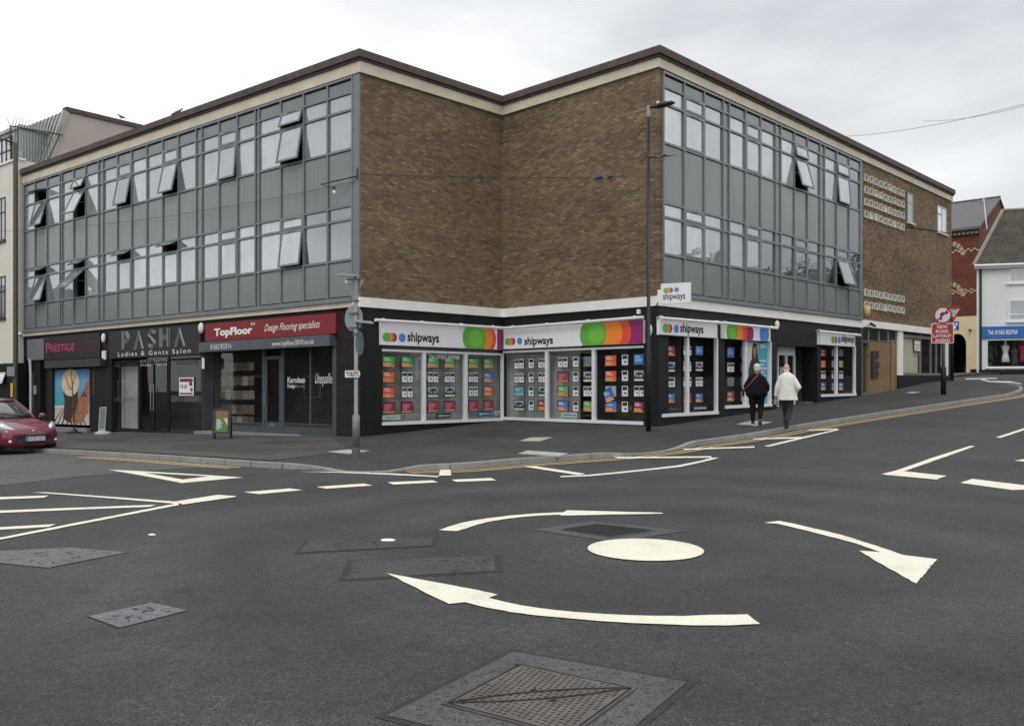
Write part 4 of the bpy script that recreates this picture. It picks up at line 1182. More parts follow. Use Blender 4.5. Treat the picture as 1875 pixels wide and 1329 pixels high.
# salon front
O = -.12
tR, tL = W.t(370, O), W.t(203, O); zg = W.g(11) + .12
mb = MB(); bars(mb, W, tR, tL, zg, 3.02, O - .06, O, .07, [W.t(x, O) for x in (219, 254, 309)])
wbox(mb, W, tR + .07, tL - .07, O - .05, O - .005, 2.62, 2.7)
sf = mb.build('shopfront', M_blk, B, label='black framed glass front of the salon')
pane(sf, W, tR + .05, tL - .05, zg, 3.0, O - .03)
mb = MB(); d0, d1 = W.t(307, O), W.t(256, O)
bars(mb, W, d0, d1, zg + .02, 2.6, O - .045, O + .01, .05, [(d0 + d1) / 2])
mb.k = 1
for t in ((d0 + d1) / 2 - .1, (d0 + d1) / 2 + .1): mb.tube([W.fr(t, O + .06, .75), W.fr(t, O + .06, 1.75)], .014, 6)
mb.build('door', [M_blk, smat('steel', 170, 172, 172, rough=.3, metal=.8)], sf)
mb = MB(); t0, t1, z0, z1 = prect(W, 220, 252, 671, 784, -.35); wbox(mb, W, t1, t0, -.4, -.35, z0, z1); mb.build('white_partition', smat('partition', 158, 162, 160), B)
mb = MB()
for q in ((.55, 1.1), (1.5, .6)):
    wbox(mb, W, 11.2 + q[0], 11.2 + q[0] + .5, -1.2, -.7, zg + .4, zg + .5); wbox(mb, W, 11.2 + q[0], 11.2 + q[0] + .5, -1.25, -1.18, zg + .4, zg + 1.0); mb.tube([W.fr(11.45 + q[0], -.95, zg), W.fr(11.45 + q[0], -.95, zg + .4)], .04, 8)
M_phone = smat('lettering silver', 205, 207, 207, var=.02)
lettering('window_lettering', '01562 748770', W, 256, 306, 658, 670, O + .005, M_phone, label='silver phone number above the salon door')
lettering('window_lettering', 'NAILS & SUNBEDS', W, 206, 252, 665, 672, O + .005, M_letd, label='dim letters NAILS & SUNBEDS at the top left of the salon glass')
lettering('window_lettering', 'WALK IN SALON', W, 320, 361, 660, 668, O + .005, M_letd, label='dim letters WALK IN SALON at the top right of the salon glass')
lettering('window_lettering', 'GENTS BARBERS', W, 313, 368, 724.5, 735.5, O + .005, M_letg, label='grey letters GENTS BARBERS low on the right salon pane')
lettering('window_lettering', 'HAIRDRESSER', W, 207, 246, 727, 735, O + .005, M_letd, label='dim letters across the left salon pane')
t_ = thing('letting_board', W.fr(W.t(341), 0, 1.5), 'white TO LET notice with a red strip taped inside the salon glass', 'notice')
t0, t1, z0, z1 = prect(W, 328, 354.5, 691, 724, O + .01)
mb = MB(); wbox(mb, W, t1, t0, O + .002, O + .012, z0, z1); mb.build('board', M_let, t_)
mb = MB(); wbox(mb, W, t1 + .05, t0 - .05, O + .012, O + .014, z1 - .16, z1 - .04); wbox(mb, W, t1 + .05, t0 - .05, O + .012, O + .014, z0 + .04, z0 + .1); mb.build('red_strip', M_redsign, t_)
lettering('letters', 'TO LET', W, 330, 343, 704.5, 711, O + .016, M_blk, t_, bold=.03)
mb = MB(); wbox(mb, W, t1 + .08, t1 + .28, O + .012, O + .015, z0 + .35, z0 + .62); wbox(mb, W, t1 + .06, t1 + .2, O + .012, O + .015, z0 + .15, z0 + .28); mb.build('picture', smat('notice photo', 110, 62, 62, var=.6, vs=14), t_)
# --- tanning shop
s1, a, b_, zb, zt = sign_thing('shop_sign', 'black tanning shop sign with pink lettering at the far left', W, 80.5, 183, 618.5, 608.5, 659.5, 654.5, -.02, .05, smat('sign black wine', 36, 28, 31, rough=.45))
M_pink = smat('lettering pink', 190, 60, 96, rough=.5, var=.02); M_pinkd = smat('lettering wine', 112, 34, 54, rough=.5, var=.02)
lettering('letters', 'P', W, 84, 92.5, 628, 646, .055, M_pink, s1, bold=.01)
lettering('letters', 'RESTIGE', W, 93, 136.5, 629.5, 643, .055, M_pink, s1, bold=.01)
lettering('letters', 'PROFESSIONAL', W, 142, 179, 625, 631.5, .055, M_pinkd, s1)
lettering('letters', 'TANNING HOUSE', W, 142, 180.5, 636, 643, .055, M_pinkd, s1)
mb = MB(); px_box(mb, W, 49.5, 80, 621, 659, -.02, .06); mb.build('fascia_panel', smat('fascia mid grey', 112, 114, 118, rough=.5), B)
sb, *_ = sign_thing('shutter_box', 'dark shutter box above the beach picture', W, 81, 183, 660.5, 655.5, 675.5, 669, -.05, .22, M_dkgrey, 'shutter box')
zg = W.g(18) + .12
mb = MB(); O = -.1
wbox(mb, W, W.t(91), W.t(71), -.4, -.3, -1, 2.4); mb.build('brown_door', smat('door brown', 58, 38, 34, rough=.5), B)
for a_ in ((W.t(96), W.t(91), -.4, -.02, -1, 3.02), (W.t(203), W.t(165), -.35, -.03, -1, 3.02), (W.t(71), W.t(60), -.45, -.05, -1, 3.02), (LA - .08, LA, -.3, .02, -1, 3.98)):
    mb = MB(); wbox(mb, W, *a_); mb.build('pilaster', M_blk, B)
mb = MB(); wbox(mb, W, W.t(96), LA, -.32, -.26, 2.4, 3.02); mb.build('door_header', M_blk, B)
mb = MB(); wbox(mb, W, W.t(164), W.t(96), -.35, .12, -1, zg + .16); mb.build('door_step', M_step, B)
# gold script down the pillar
mb = MB(); tt = W.t(170.5, 0)
rnd = random.Random(3); pts = []
for k in range(40): pts.append(W.fr(tt + .05 * math.sin(k * 1.3) + .01 * (k % 3), -.024, 2.55 - k * .03))
mb.tube(pts, .008, 4); mb.build('pillar_script', smat('gold script', 150, 132, 84), label='gold handwriting running down the dark pillar beside the beach picture', category='lettering')
# white downpipe and meter boxes
mb = MB(); mb.tube([W.fr(W.t(55.5, .12), .10, -.8), W.fr(W.t(55.5, .12), .10, 2.2), W.fr(W.t(54.5, .12) + .03, .10, 2.95)], .06, 8)
mb.build('downpipe', smat('pipe pale', 188, 190, 192), label='pale downpipe between the tanning shop and the cream building', category='pipe')
# beach picture (flat print in the window)
bt = thing('window_picture', W.fr(W.t(130), -.1, .2), 'large printed picture of a hatted sunbather on a deck by the sea', 'picture')
t0, t1, z0, z1 = prect(W, 96.5, 163, 676, 777, -.1)
def BX(x, y): return (t0 + (t1 - t0) * x, z0 + (z1 - z0) * y)
def flat(name, m, polys, out, parent, W=W, f=None):
    mb = MB(); f = f or BX
    for p in polys:
        q = [f(*v) for v in p]; mb.add([W.fr(a, out, z) for a, z in q], [list(range(len(q)))])
    return mb.build(name, m, parent, recalc=False)
mb = MB(); wbox(mb, W, t1, t0, -.14, -.101, z0, z1); mb.build('backing', smat('deck pale', 196, 190, 180), bt)
skm = NT('printed sky'); zz_ = skm.n.new('ShaderNodeSeparateXYZ'); skm.l.new(skm.pos, zz_.inputs[0])
skm.l.new(skm.ramp(skm.math('MULTIPLY', zz_.outputs[2], .25), [(.18, srgb(74, 164, 170)), (.32, srgb(90, 160, 196)), (.46, srgb(110, 166, 206)), (.62, srgb(58, 112, 176))]), skm.b.inputs['Base Color']); skm.b.inputs['Roughness'].default_value = .35
flat('sea_and_sky', skm.m, [[(0, .33), (1, .33), (1, 1), (0, 1)]], -.099, bt)
flat('horizon_line', M_let, [[(0, .315), (1, .315), (1, .335), (0, .335)]], -.098, bt)
flat('deck_gaps', M_blk, [[(x, 0), (x + .035, 0), (.5 + (x - .5) * .45 + .015, .3), (.5 + (x - .5) * .45, .3)] for x in (-.0, .13, .26, .39, .52, .65, .78, .9)] , -.0985, bt)
flat('hair', smat('print brown', 62, 40, 34, var=.4, vs=8), [[(.3, .1), (.34, .42), (.3, .6), (.7, .6), (.72, .3), (.62, .08), (.5, .02)]], -.096, bt)
flat('skin', smat('print skin', 158, 106, 76, var=.3, vs=6), [[(.62, .2), (.98, .2), (1, .45), (.86, .62), (.74, .52), (.7, .36)], [(.78, .5), (.95, .78), (1, .8), (1, .5)], [(.5, .05), (.8, .02), (.95, .2), (.6, .22)]], -.095, bt)
flat('hat', smat('print straw', 214, 196, 164, var=.15, vs=6), [[(.5 + .24 * math.cos(R(a)) * (1 if abs(a) < 999 else 1), .76 + .25 * math.sin(R(a))) for a in range(0, 360, 20)]], -.093, bt)
flat('hat_cord', smat('print cord', 120, 88, 62), [[(.34, .9), (.36, .9), (.52, .64), (.50, .62)], [(.64, .9), (.66, .9), (.54, .62), (.52, .64)]], -.091, bt)

# ------------------------------------------------------------------ estate agency signs
LG = [smat('logo green', 98, 178, 66, rough=.35, var=.02), smat('logo light green', 120, 196, 74, rough=.35, var=.02), smat('logo orange', 246, 140, 48, rough=.35, var=.02), smat('logo red', 232, 84, 52, rough=.35, var=.02), smat('logo purple', 150, 36, 110, rough=.35, var=.02), smat('logo blue', 74, 140, 212, rough=.35, var=.02)]
M_signw = smat('sign white', 240, 239, 243, rough=.3, var=.02)
M_blackl = smat('lettering black', 24, 24, 28, rough=.4, var=.02)
def clip(poly, t0, t1, z0, z1):
    def cl(P, inside, cut):
        r = []
        for i, p in enumerate(P):
            q = P[i - 1]
            if inside(p):
                if not inside(q): r.append(cut(q, p))
                r.append(p)
            elif inside(q): r.append(cut(q, p))
        return r
    def lerp(k, v): return lambda a, b: (lambda f: (a[0] + (b[0] - a[0]) * f, a[1] + (b[1] - a[1]) * f))((v - a[k]) / (b[k] - a[k]))
    for k, v, s_ in ((0, t0, 1), (0, t1, -1), (1, z0, 1), (1, z1, -1)):
        poly = cl(poly, lambda p: (p[k] - v) * s_ >= 0, lerp(k, v))
        if not poly: break
    return poly
def disc(mb, W, t, z, r, out, rect=None, n=40, ry=None):
    P = [(t + r * math.cos(6.2832 * i / n), z + (ry or r) * math.sin(6.2832 * i / n)) for i in range(n)]
    if rect: P = clip(P, *rect)
    if len(P) > 2: mb.add([W.fr(a, out, b) for a, b in P], [list(range(len(P)))])
def logo(parent, W, cy, rz, gx, px_, bx, out):
    """three overlapping discs from pixel gx to px_ and one blue disc at bx"""
    t0, t1, t2 = W.t(gx, out), W.t(px_, out), W.t(bx, out); z = W.z(gx, cy, out)
    mb = MB()
    for i, (f, mi) in enumerate(((1, 4), (.68, 3), (.42, 2), (.18, 1), (0, 0))):
        mb.k = mi; disc(mb, W, t0 + (t1 - t0) * f, z, rz, out + .002 + .0015 * i)
    mb.k = 5; disc(mb, W, t2, z, rz, out + .003)
    mb.build('logo', LG, parent, recalc=False)
def rail(W, x0, y0, x1, y1, label, lamps, o=.28):
    a, b_ = Vector(W.fr(W.t(x0, o), o, W.z(x0, y0, o))), Vector(W.fr(W.t(x1, o), o, W.z(x1, y1, o)))
    t = thing('sign_light', (a + b_) / 2, label, 'sign light', 'slim white trough lights over the shop signs')
    mb = MB(); d = (b_ - a)
    mb.tube([a, b_], .05, 8); mb.build('trough', M_wht, t)
    for f in lamps:
        p = a + d * f; n3 = Vector((*W.n, 0)); mb = MB()
        mb.tube([p + Vector((0, 0, .03)), p + Vector((0, 0, .07)) - n3 * .12, p - n3 * .26 + Vector((0, 0, .03))], .022, 6); mb.build('bracket', M_wht, t)
sgB, tb0, tb1, zb, zt = sign_thing('shop_sign', 'white agency sign with coloured discs, left of the notch corner', WB, 698, 921, 591, 601.5, 631, 640.5, .0, .14, M_signw)
logo(sgB, WB, 617, .135, 707, 720.5, 736.4, .142)
lettering('letters', 'shipways', WB, 746, 804, 609, 631.5, .146, M_blackl, sgB, bold=.028)
rect = (min(tb0, tb1) + .01, max(tb0, tb1) - .012, zb + .004, zt - .004)
def big_discs(parent, W, rect, c, r, step, o, purple_to=None):
    mb = MB(); z = (rect[2] + rect[3]) / 2
    mb.k = 4
    if purple_to is not None:
        mb.add([W.fr(a, o + .001, b) for a, b in ((purple_to, rect[2]), (rect[1], rect[2]), (rect[1], rect[3]), (purple_to, rect[3]))], [(0, 1, 2, 3)])
    for i, (d, mi, rr_) in enumerate(((2.9, 3, 1), (1.9, 2, 1), (0.0, 0, 1), (.42, 1, .58))):
        mb.k = mi; disc(mb, W, c + d * step, z, r * rr_, o + .002 + .0015 * i, rect, 60)
    mb.build('disc_pattern', LG, parent, recalc=False)
tg = WB.t(842); big_discs(sgB, WB, rect, tg + .52, .52, .17, .142, WB.t(905))
rail(WB, 687, 586, 921, 600.5, 'slim white trough light over the sign left of the notch corner', (.07, .35, .66, .93))
sgC, tc0, tc1, zb, zt = sign_thing('shop_sign', 'longer white agency sign with large coloured discs, right of the notch corner', WC, 922, 1178, 602.5, 585.5, 639.5, 628, .0, .14, M_signw)
logo(sgC, WC, 625.5, .12, 929.2, 938.9, 951.4, .142)
lettering('letters', 'shipways', WC, 960, 1012.5, 616, 635, .146, M_blackl, sgC, bold=.028)
rect = (min(tc0, tc1) + .17, max(tc0, tc1) - .004, zb + .004, zt - .004)
tg = WC.t(1067); big_discs(sgC, WC, rect, tg + .52, .52, .33, .142, WC.t(1125))
rail(WC, 923.5, 600.8, 1178, 581, 'slim white trough light over the sign right of the notch corner', (.05, .32, .62, .93))
sg1, a0, a1, zb, zt = sign_thing('shop_sign', 'white agency sign nearest the lamp post on the right street', WD, 1209.7, 1313.5, 583.5, 593, 613, 618.5, .0, .14, M_signw)
logo(sg1, WD, 600.5, .13, 1218.2, 1226.4, 1238.4, .142)
lettering('letters', 'shipways', WD, 1245.5, 1288, 593, 614.5, .146, M_blackl, sg1, bold=.028)
rail(WD, 1210, 582.5, 1323, 591.5, 'slim white trough light over the sign nearest the lamp post', (.05, .95))
sg2, a0, a1, zb, zt = sign_thing('shop_sign', 'white sign with only large coloured discs and a blue disc', WD, 1326.5, 1411, 592.5, 602, 620, 625, .0, .14, M_signw)
rect = (min(a0, a1) + .004, max(a0, a1) - .004, zb + .004, zt - .004)
mb = MB(); L_ = a1 - a0; zc = (zb + zt) / 2
for i, (f, mi, r_) in enumerate(((.50, 4, .36), (.36, 3, .36), (.27, 2, .36), (.155, 0, .36), (.16, 1, .2), (.85, 5, .33))):
    mb.k = mi; disc(mb, WD, a0 + L_ * f, zc, r_, .142 + .0015 * i, rect, 40)
mb.build('disc_pattern', LG, sg2, recalc=False)
rail(WD, 1327, 591.5, 1423, 601, 'slim white trough light over the sign without lettering', (.05, .95))
sg3, a0, a1, zb, zt = sign_thing('shop_sign', 'farthest white agency sign, beside the grey side door', WD, 1502.3, 1566, 607, 614.5, 630.5, 635, .0, .14, M_signw)
logo(sg3, WD, 622, .13, 1524.8, 1530.6, 1536.8, .142)
lettering('letters', 'shipways', WD, 1540.5, 1565, 613.5, 631, .146, M_blackl, sg3, bold=.028)
rail(WD, 1502.5, 606.5, 1575, 614, 'slim white trough light over the farthest agency sign', (.05, .95))
# projecting sign on the corner
ps = thing('projecting_sign', WD.fr(.3, .3, 4.1), 'white projecting agency sign on the corner above the lamp', 'shop sign')
q0 = at(1187, 790, .12)
def fpl(px, y): r = (px - CX) / F; return Vector((r * y, y))
ya = 23.9
A_, B_ = fpl(1210, ya), fpl(1264.5, ya - .35)
WP = Wall(A_, B_ - A_, ((B_ - A_).y, -(B_ - A_).x))
Lp = (B_ - A_).length
zt = (WP.z(1210, 520.5) + WP.z(1264.5, 515.8)) / 2; zb = (WP.z(1210, 557.5) + WP.z(1264.5, 553)) / 2
mb = MB(); wbox(mb, WP, 0, Lp, -.08, 0, zb, zt); mb.build('board', M_wht, ps)
mb = MB(); wbox(mb, WP, -.1, 0, -.07, -.02, zb + .04, zt - .16); mb.tube([WP.fr(-.05, -.04, zb + .1), (*(P3 + Vector((-.05, -.0))), zb + .1)], .025, 6); mb.build('bracket', M_wht, ps)
logo(ps, WP, 531.5, .066, 1219, 1228, 1239, .004)
lettering('letters', 'shipways', WP, 1214, 1254.5, 535.5, 552, .006, M_blackl, ps, bold=.01)

# ------------------------------------------------------------------ display cards
CF = smat('card frame', 22, 23, 25, rough=.4)
CM = [CF, smat('card green', 78, 178, 88), smat('card orange', 244, 160, 96), smat('card red', 238, 100, 76), smat('card maroon', 172, 46, 74), smat('card blue', 66, 122, 206),
      smat('card white', 240, 241, 241), smat('card grey photo', 120, 130, 132, var=.7, vs=22), smat('card sky', 160, 184, 204), smat('card dark photo', 48, 52, 54, var=.7, vs=22), smat('card lawn', 70, 96, 66, var=.4, vs=20), smat('card brickhouse', 140, 88, 70, var=.3, vs=20), smat('card cyan', 88, 176, 212), smat('card light green', 110, 182, 100), smat('card pale blue', 168, 190, 202), smat('card pink', 186, 80, 120)]
KN = {'g': 'green and orange', 'r': 'red and orange', 'm': 'maroon', 'b': 'blue and orange', 'p': 'white two photo', 'h': 'house photo', 'c': 'pale blue', 'n': 'light green and orange', 'w': 'blank pale', 's': 'single photo', 'B': 'plain blue', 'M': 'maroon and orange', 'G': 'grey'}
def card(W, x0, x1, y0, y1, out, kind, where, rot=0):
    t0, t1, z0, z1 = prect(W, x0, x1, y0, y1, out)
    if rot:
        cx_, cz_ = (t0 + t1) / 2, (z0 + z1) / 2; c_, s_ = math.cos(R(rot)), math.sin(R(rot))
        base = W
        class Q: pass
        Wq = Q(); Wq.fr = lambda t, o, z: base.fr(cx_ + (t - cx_) * c_ - (z - cz_) * s_, o, cz_ + (t - cx_) * s_ + (z - cz_) * c_)
        W = Wq
    mb = MB()
    def q(x, y, X, Y, k, o): 
        mb.k = k; a, b_ = t0 + (t1 - t0) * x, t0 + (t1 - t0) * X
        mb.add([W.fr(a, out + o, z0 + (z1 - z0) * y), W.fr(b_, out + o, z0 + (z1 - z0) * y), W.fr(b_, out + o, z0 + (z1 - z0) * Y), W.fr(a, out + o, z0 + (z1 - z0) * Y)], [(0, 1, 2, 3)])
    mb.k = 0; wbox(mb, W, min(t0, t1), max(t0, t1), out - .012, out, z0, z1)
    e = .06
    if kind in 'grbnM':
        top = {'g': 1, 'r': 3, 'b': 5, 'n': 13, 'M': 4}[kind]
        q(e, .4, 1 - e, 1 - e, top, .002); q(e, e, 1 - e, .4, 2, .002)
        for i, (a, b_) in enumerate(((.14, .5), (.14, .66))): q(a, .76 - .15 * i, b_, .80 - .15 * i + .03, 6, .004)
        mb.k = top; disc(mb, W, t0 + (t1 - t0) * .78, z0 + (z1 - z0) * .36, .16 * abs(t1 - t0), out + .004, n=14)
    elif kind == 'm':
        q(e, .18, 1 - e, 1 - e, 4, .002); q(e, e, 1 - e, .18, 2, .002)
        for i, b_ in enumerate((.4, .7, .8, .62, .7, .5)): q(.14, .78 - .09 * i, b_, .81 - .09 * i, 6 if i % 2 else 15, .004)
    elif kind == 'p':
        q(e, e, 1 - e, 1 - e, 6, .002); q(.48, e, .52, 1 - e, 0, .004)
        rk = (int(x0 * 7 + y0 * 3)) % 3
        for a, b_ in ((e + .03, .46), (.54, 1 - e - .03)):
            q(a, .58, b_, .86, (9, 7, 9)[rk], .004); q(a + .16, .26, b_ - .08, .42, (7, 9, 7)[rk], .004)
        if rk == 2:
            mb.k = 15; disc(mb, W, t0 + (t1 - t0) * .3, z0 + (z1 - z0) * .8, .1 * abs(t1 - t0), out + .006, n=12)
    elif kind == 's':
        q(e, e, 1 - e, 1 - e, 6, .002); q(.16, .58, .84, .88, 9, .004); q(.36, .24, .78, .42, 7, .004)
    elif kind == 'h':
        q(e, .5, 1 - e, 1 - e, 8, .002); q(e, .2, 1 - e, .5, 10, .002); q(e, e, 1 - e, .2, 6, .002)
        hk = 11 if int(x0) % 2 else 9
        q(.22, .36, .8, .62, hk, .004); mb.k = 9
        mb.add([W.fr(t0 + (t1 - t0) * a, out + .005, z0 + (z1 - z0) * b) for a, b in ((.16, .6), (.86, .6), (.68, .78), (.34, .78))], [(0, 1, 2, 3)])
        q(.3, .42, .4, .54, 6, .005); q(.56, .42, .7, .54, 6, .005)
    elif kind == 'c':
        q(e, .3, 1 - e, 1 - e, 12, .002); q(e, e, 1 - e, .3, 14, .002); q(.15, .7, .7, .76, 6, .004); q(.15, .56, .55, .61, 6, .004)
    elif kind == 'B':
        q(e, e, 1 - e, 1 - e, 5, .002); q(.15, .7, .6, .78, 6, .004); q(.15, .5, .8, .56, 6, .004); q(.15, .35, .7, .4, 6, .004)
    elif kind == 'w': q(e, e, 1 - e, 1 - e, 14, .002)
    elif kind == 'G': q(e, e, 1 - e, 1 - e, 7, .002)
    o = mb.build('property_card', CM, label=KN[kind] + ' card, ' + where, category='display card', group='framed display cards in the agency windows', recalc=False)
    return o
r7 = lambda v: 600 + v / 3.909; r7y = lambda v: 540 + v / 3.909
ROWN = ('top row', 'second row', 'third row', 'bottom row')
colsB = [(390, 485, 'first'), (525, 615, 'second'), (712, 797, 'third'), (833, 915, 'fourth'), (1005, 1080, 'fifth'), (1113, 1188, 'sixth')]
kB = ['grrm', 'gppm', 'gphm', 'gphm', 'gppm', 'gbrm']
for (a, b_, nm), ks in zip(colsB, kB):
    f = (a - 390) / 723
    for r_, kd in enumerate(ks):
        y0 = (435, 545, 655, 765)[r_] * (1 - f) + (452, 552, 650, 750)[r_] * f; h = 84 - 8 * f
        card(WB, r7(a), r7(b_), r7y(y0), r7y(y0 + h), -.06, kd, f'{ROWN[r_]}, {nm} column left of the notch corner')
r8 = lambda v: 900 + v / 3.909
colsC = [(160, 235, 'first'), (263, 305, 'second'), (332, 400, 'third'), (470, 550, 'fourth'), (580, 625, 'fifth'), (655, 732, 'sixth'), (810, 897, 'seventh'), (930, 980, 'eighth'), (1015, 1100, 'ninth')]
kC = ['ppch', 'ssss', 'pphM', 'pmnb', 'ssss', 'Ghpn', 'rrwb', 'ssss', 'BhpM']
for (a, b_, nm), ks in zip(colsC, kC):
    f = (a - 160) / 855
    for r_, kd in enumerate(ks):
        y0 = (455, 555, 651, 751)[r_] * (1 - f) + (420, 535, 646, 760)[r_] * f; h = 76 + 8 * f
        card(WC, r8(a), r8(b_), r7y(y0), r7y(y0 + h), -.06, kd, f'{ROWN[r_]}, {nm} column right of the notch corner')
card(WC, 900 + 805 / 3.909, 900 + 870 / 3.909, 540 + 672 / 3.909, 540 + 770 / 3.909, -.04, 'b', 'fallen askew over the pale card by the corner pier', rot=24)
rD = lambda v: 1180 + v / 5.317; rDy = lambda v: 560 + v / 5.317
for a, b_, ks, nm in ((213, 300, 'Mhsb', 'first column of the window beside the lamp post'), (375, 460, 'pppM', 'second column of the window beside the lamp post'), (495, 572, 'Bhpb', 'third column of the window beside the lamp post')):
    for r_, kd in enumerate(ks):
        f = (a - 213) / 300
        card(WD, rD(a), rD(b_), rDy((387, 540, 690, 848)[r_] + f * 0), rDy((490, 645, 795, 948)[r_] - f * 8), -.06, kd, f'{ROWN[r_]}, {nm}')
for a, b_, ks, nm in ((803, 876, 'BpGM', 'first column of the window behind the black dressed walker'), (935, 975, 'GGGc', 'second column of the window behind the black dressed walker')):
    for r_, kd in enumerate(ks):
        card(WD, rD(a), rD(b_), rDy((398, 548, 690, 828)[r_]), rDy((508, 648, 785, 930)[r_]), -.25, kd, f'{ROWN[r_]}, {nm}')
r9 = lambda v: 1460 + v / 5.317
for a, b_, ks, nm in ((228, 277, 'Mrpb', 'first column of the farthest agency window'), (332, 368, 'ncpb', 'second column of the farthest agency window'), (403, 448, 'Gnpb', 'third column of the farthest agency window')):
    for r_, kd in enumerate(ks):
        card(WD, r9(a), r9(b_), rDy((420, 528, 630, 742)[r_]), rDy((492, 602, 712, 825)[r_]), -.2, kd, f'{ROWN[r_]}, {nm}')
# portal stickers and phone number on the glass
def sticker(W, x0, x1, y0, y1, m, label, mt=None, word='rightmove'):
    t = thing('window_sticker', W.fr(W.t((x0 + x1) / 2), 0, W.z((x0 + x1) / 2, y1)), label, 'sticker', 'name stickers at the foot of the agency windows')
    t0, t1, z0, z1 = prect(W, x0, x1, y0, y1, -.003); mb = MB(); wbox(mb, W, min(t0, t1), max(t0, t1), -.006, -.003, z0, z1); mb.build('sticker', m, t)
    w = (x1 - x0); h = y1 - y0
    lettering('letters', word, W, x0 + w * .12, x1 - w * .08, y0 + h * .3, y1 - h * .2, .0, mt or M_let, t, bold=.01)
sticker(WB, r7(392), r7(520), r7y(859), r7y(892), smat('sticker pale', 168, 190, 186), 'pale green sticker at bottom left of the agency windows', smat('sticker teal', 50, 88, 88))
sticker(WB, r7(775), r7(883), r7y(846), r7y(879), smat('sticker navy', 24, 48, 66), 'navy sticker below the middle pane left of the notch')
sticker(WB, r7(1068), r7(1167), r7y(831), r7y(867), smat('sticker blue', 30, 88, 140), 'blue sticker near the notch corner')
sticker(WB, r7(1195), r7(1237), r7y(830), r7y(859), smat('sticker white', 180, 190, 188), 'small whitish sticker right beside the notch corner', smat('sticker teal', 50, 88, 88), 'onTheMarket')
sticker(WC, r8(498), r8(613), r7y(840), r7y(877), smat('sticker pale', 168, 190, 186), 'pale framed sticker under the middle pane right of the notch', smat('sticker teal', 50, 88, 88))
lettering('window_lettering', 'Tel: 01562 829900', WB, r7(728), r7(943), r7y(430), r7y(459), .004, M_let, label='white phone number across the top of the middle agency pane', bold=.004)
sticker(WD, rD(195), rD(348), rDy(978), rDy(1025), smat('sticker black', 26, 27, 29), 'black sticker under the first column near the lamp post', M_letg, 'The Property')
sticker(WD, rD(470), rD(612), rDy(970), rDy(1012), smat('sticker black', 26, 27, 29), 'black sticker under the third column near the lamp post', M_let, 'OnTheMarket')
# advertising banner with a woman
bn = thing('window_banner', WD.fr(WD.t(1385), -.1, 1), 'tall window banner with a dark haired woman on white beside a cyan panel', 'banner')
t0, t1, z0, z1 = prect(WD, 1368.5, 1407.5, 626, 741, -.08)
F3 = lambda x, y: (t0 + (t1 - t0) * x, z0 + (z1 - z0) * y)
mb = MB(); wbox(mb, WD, t0, t1, -.1, -.08, z0, z1); mb.build('sheet', smat('banner white', 224, 226, 228), bn)
flat('cyan_panel', smat('banner cyan', 84, 178, 210), [[(.5, .0), (.93, 0), (.93, 1), (.5, 1)]], -.078, bn, WD, F3)
flat('hair', smat('banner hair', 44, 34, 32), [[(.2, .72), (.22, .92), (.3, .985), (.42, .96), (.47, .86), (.5, .7), (.5, .55), (.16, .55)]], -.076, bn, WD, F3)
flat('coat', smat('banner coat', 46, 48, 52), [[(.06, .0), (.05, .55), (.14, .7), (.4, .74), (.56, .68), (.62, .5), (.55, .0)]], -.074, bn, WD, F3)
flat('face', smat('banner skin', 186, 132, 110), [[(.33 + .085 * math.cos(R(a)), .855 + .07 * math.sin(R(a))) for a in range(0, 360, 30)], [(.29, .74), (.37, .74), (.37, .8), (.29, .8)]], -.072, bn, WD, F3)
mb = MB()
for k, (a, w_) in enumerate(((.955, .25), (.925, .3), (.7, .32), (.64, .2), (.58, .34), (.52, .2), (.46, .3), (.40, .22), (.34, .3), (.3, .16))):
    t_a, z_a = F3(.56, a - .012); t_b, z_b = F3(.56 + w_, a + .014)
    wbox(mb, WD, t_a, t_b, -.078, -.075, z_a, z_b)
mb.build('text_lines', M_wht, bn)

# ------------------------------------------------------------------ small fittings on the walls
def fitting(name, label, cat, W, px, py, sx, sz, depth, m, out=.03, group=None, round_=True):
    t, z = W.t(px, out), W.z(px, py, out)
    mb = MB()
    if round_:
        rings = []
        for f, o in ((1, 0), (1, depth * .5), (.75, depth * .85), (.3, depth)):
            rings.append([W.fr(t + sx * f * math.cos(a * math.pi / 8), out + o, z + sz * f * math.sin(a * math.pi / 8)) for a in range(16)])
        mb.loft(rings)
    else: wbox(mb, W, t - sx, t + sx, out, out + depth, z - sz, z + sz)
    return mb.build(name, m, bevel=0 if round_ else .008, smooth=round_, label=label, category=cat, group=group)
M_ivory = smat('ivory plastic', 232, 226, 200, rough=.35)
ga = 'oval ivory alarm boxes and lamps on the walls'
fitting('bulkhead_lamp', 'tall oval ivory lamp on the black corner pier', 'lamp', WC, 1191, 605, .09, .18, .12, M_ivory, .045, ga)
fitting('alarm_box', 'oval ivory alarm box at the doorway between the agency signs', 'alarm box', WD, 1420.5, 595, .11, .17, .12, M_ivory, .005, ga)
fitting('alarm_box', 'ivory alarm box between the salon sign and the red sign', 'alarm box', WA, 370.5, 601, .13, .2, .13, M_ivory, .0, ga)
fitting('alarm_box', 'white alarm box right of the pink lettered sign', 'alarm box', WA, 191.5, 619, .11, .2, .12, M_wht, .0, ga)
fitting('junction_box', 'small white box under the alarm box beside the salon sign', 'box', WA, 192.5, 650.5, .13, .18, .08, M_wht, .0, None, False)
fitting('wall_sensor', 'small pale sensor on the black header near the corner pier', 'sensor', WC, 1171.5, 571, .06, .07, .09, M_ivory, .0, None, False)
fitting('safety_notice', 'small white notice on the grey pilaster left of the flooring shop', 'notice', WA, 372.5, 665, .08, .2, .02, M_wht, .005, None, False)
fitting('cctv_camera', 'small white camera on the left end of the floor band', 'camera', WA, 40.5, 612, .1, .08, .18, M_wht, .06)
